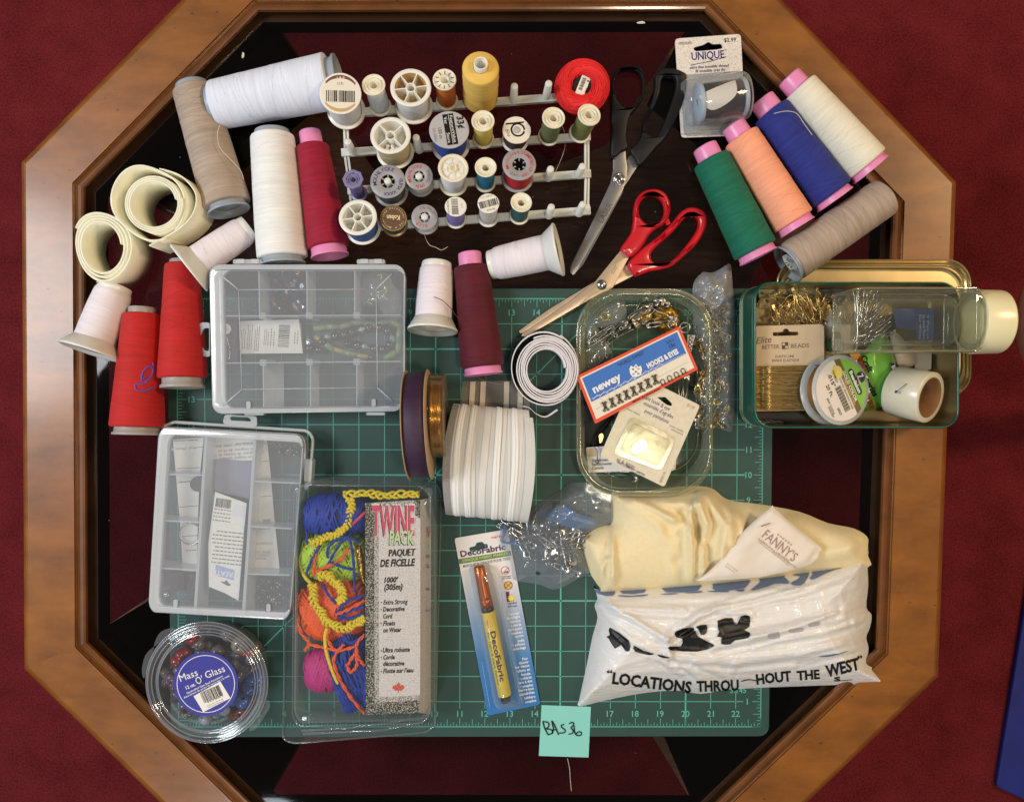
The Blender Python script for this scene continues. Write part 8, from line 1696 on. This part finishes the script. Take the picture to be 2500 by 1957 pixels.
# white ball-free lint and threads on the glass and carpet
lint = mat('lint white', (206, 200, 190), .8)
for k, (x, y) in enumerate(((592, 128), (1555, 55))):
    mb = MB(); mb.prism(smoothpoly([(x, y), (x + (4, 14)[k], y + (3, -3)[k]), (x + (3, 20)[k], y + (12, 2)[k]), (x + (-2, 4)[k], y + (13, 3)[k])], 3), 0.5, 2, lint); solo('lint_fleck', mb, ('white fleck on the glass near the upper left rim', 'pale paper scrap against the top rim')[k], 'lint', P((x, y), .5))
rnd = random.Random(99); mb = MB()
for k in range(45):
    x, y = rnd.uniform(260, 2120), rnd.uniform(130, 1900)
    if 400 < x < 1900 and 700 < y < 1800: continue
    r = rnd.uniform(.4, .9); a0 = rnd.uniform(0, 6); mb.prism([(x + r * rnd.uniform(.6, 2.2) * math.cos(a0 + j * 1.26), y + r * rnd.uniform(.6, 1.4) * math.sin(a0 + j * 1.26)) for j in range(5)], .3, .9, lint)
solo('dust', mb, None, None, P((1200, 400), 0), kind='stuff')
# ================================================================ bare knee at the right edge
skin = mat('warm skin', (210, 136, 110), .5, sss=.15, vary=.06, vscale=80, bump=.2, bscale=260)
ctr = P((2600, 805), -60)
bm = bmesh.new(); js = [(2740, 480, -420, 130), (2650, 640, -260, 125), (2592, 800, -160, 138), (2612, 900, -300, 105), (2660, 980, -560, 66), (2690, 1000, -900, 52)]
me = bpy.data.meshes.new('person'); vs = [P(q[:2], q[2]) for q in js]; me.from_pydata([tuple((v - ctr) * K) for v in vs], [(i, i + 1) for i in range(len(vs) - 1)], [])
ob = bpy.data.objects.new('person', me); COL.objects.link(ob); ob.location = ctr * K
md = ob.modifiers.new('skin', 'SKIN')
for i, q in enumerate(js): me.skin_vertices[0].data[i].radius = (q[3] * K, q[3] * K)
me.skin_vertices[0].data[0].use_root = True; sd = ob.modifiers.new('smooth', 'SUBSURF'); sd.levels = 2; sd.render_levels = 2; md.use_smooth_shade = True
me.materials.append(skin)
ob['label'] = 'bare bent knee of a person at the right edge beside the bottle cap'; ob['category'] = 'person'

# ================================================================ pieces that belong to a part go one level down
NEST = {'lettering': ('card', 'front_panel', 'bag_film', 'bag_body', 'barrel', 'label', 'pouch', 'film', 'top_flange'), 'band_lettering': ('bag_film',), 'hang_hole': ('film',), 'ground_edge': ('blade',), 'etching': ('blade',),
        'label': ('lid', 'top_flange', 'flange'), 'barcode_sticker': ('lid',), 'embossed_lettering': ('lid',), 'lid_ring': ('lid',), 'lid_tab': ('lid',), 'lid_ridge': ('lid',), 'lid_rim': ('lid',),
        'divider': ('tray',), 'divider_post': ('tray',), 'flat_divider': ('tray',), 'hook': ('card',), 'eye': ('card',), 'stitching': ('card',), 'cord': ('roll_body',), 'band': ('roll_body',), 'net_edge': ('roll_body',),
        'tail_cord': ('tail',), 'dome_edge': ('dome',), 'octagon_rim': ('top_flange',), 'lint': ('top_flange',), 'oval_label': ('thread',), 'gold_strand': ('gold_thread',), 'sticker': ('base_flange',), 'ink_mark': ('thread',),
        'edge_glint': ('glass_body',), 'rolled_rim': ('outer_wall',), 'bead_line': ('outer_wall',), 'grip_rib': ('bowl',), 'foot_ring': ('bowl',), 'staple': ('bag_body',)}
stem_ = lambda o: o.name.split('.')[0]
for root in [o for o in sc.objects if o.type == 'EMPTY' and o.parent is None]:
    kids = list(root.children)
    for ch in kids:
        for want in NEST.get(stem_(ch), ()):
            host = [k for k in kids if stem_(k) == want and k is not ch]
            if host: ch.parent = host[-1] if stem_(ch) in ('ground_edge', 'etching') else host[0]; break
bars_ = [k for k in rack.children if stem_(k) == 'crossbar']
for ch in list(rack.children):
    if stem_(ch) == 'peg':
        y = sum(v.co.y for v in ch.data.vertices) / len(ch.data.vertices)
        ch.parent = min(bars_, key=lambda b: abs(sum(v.co.y for v in b.data.vertices) / len(b.data.vertices) - y))
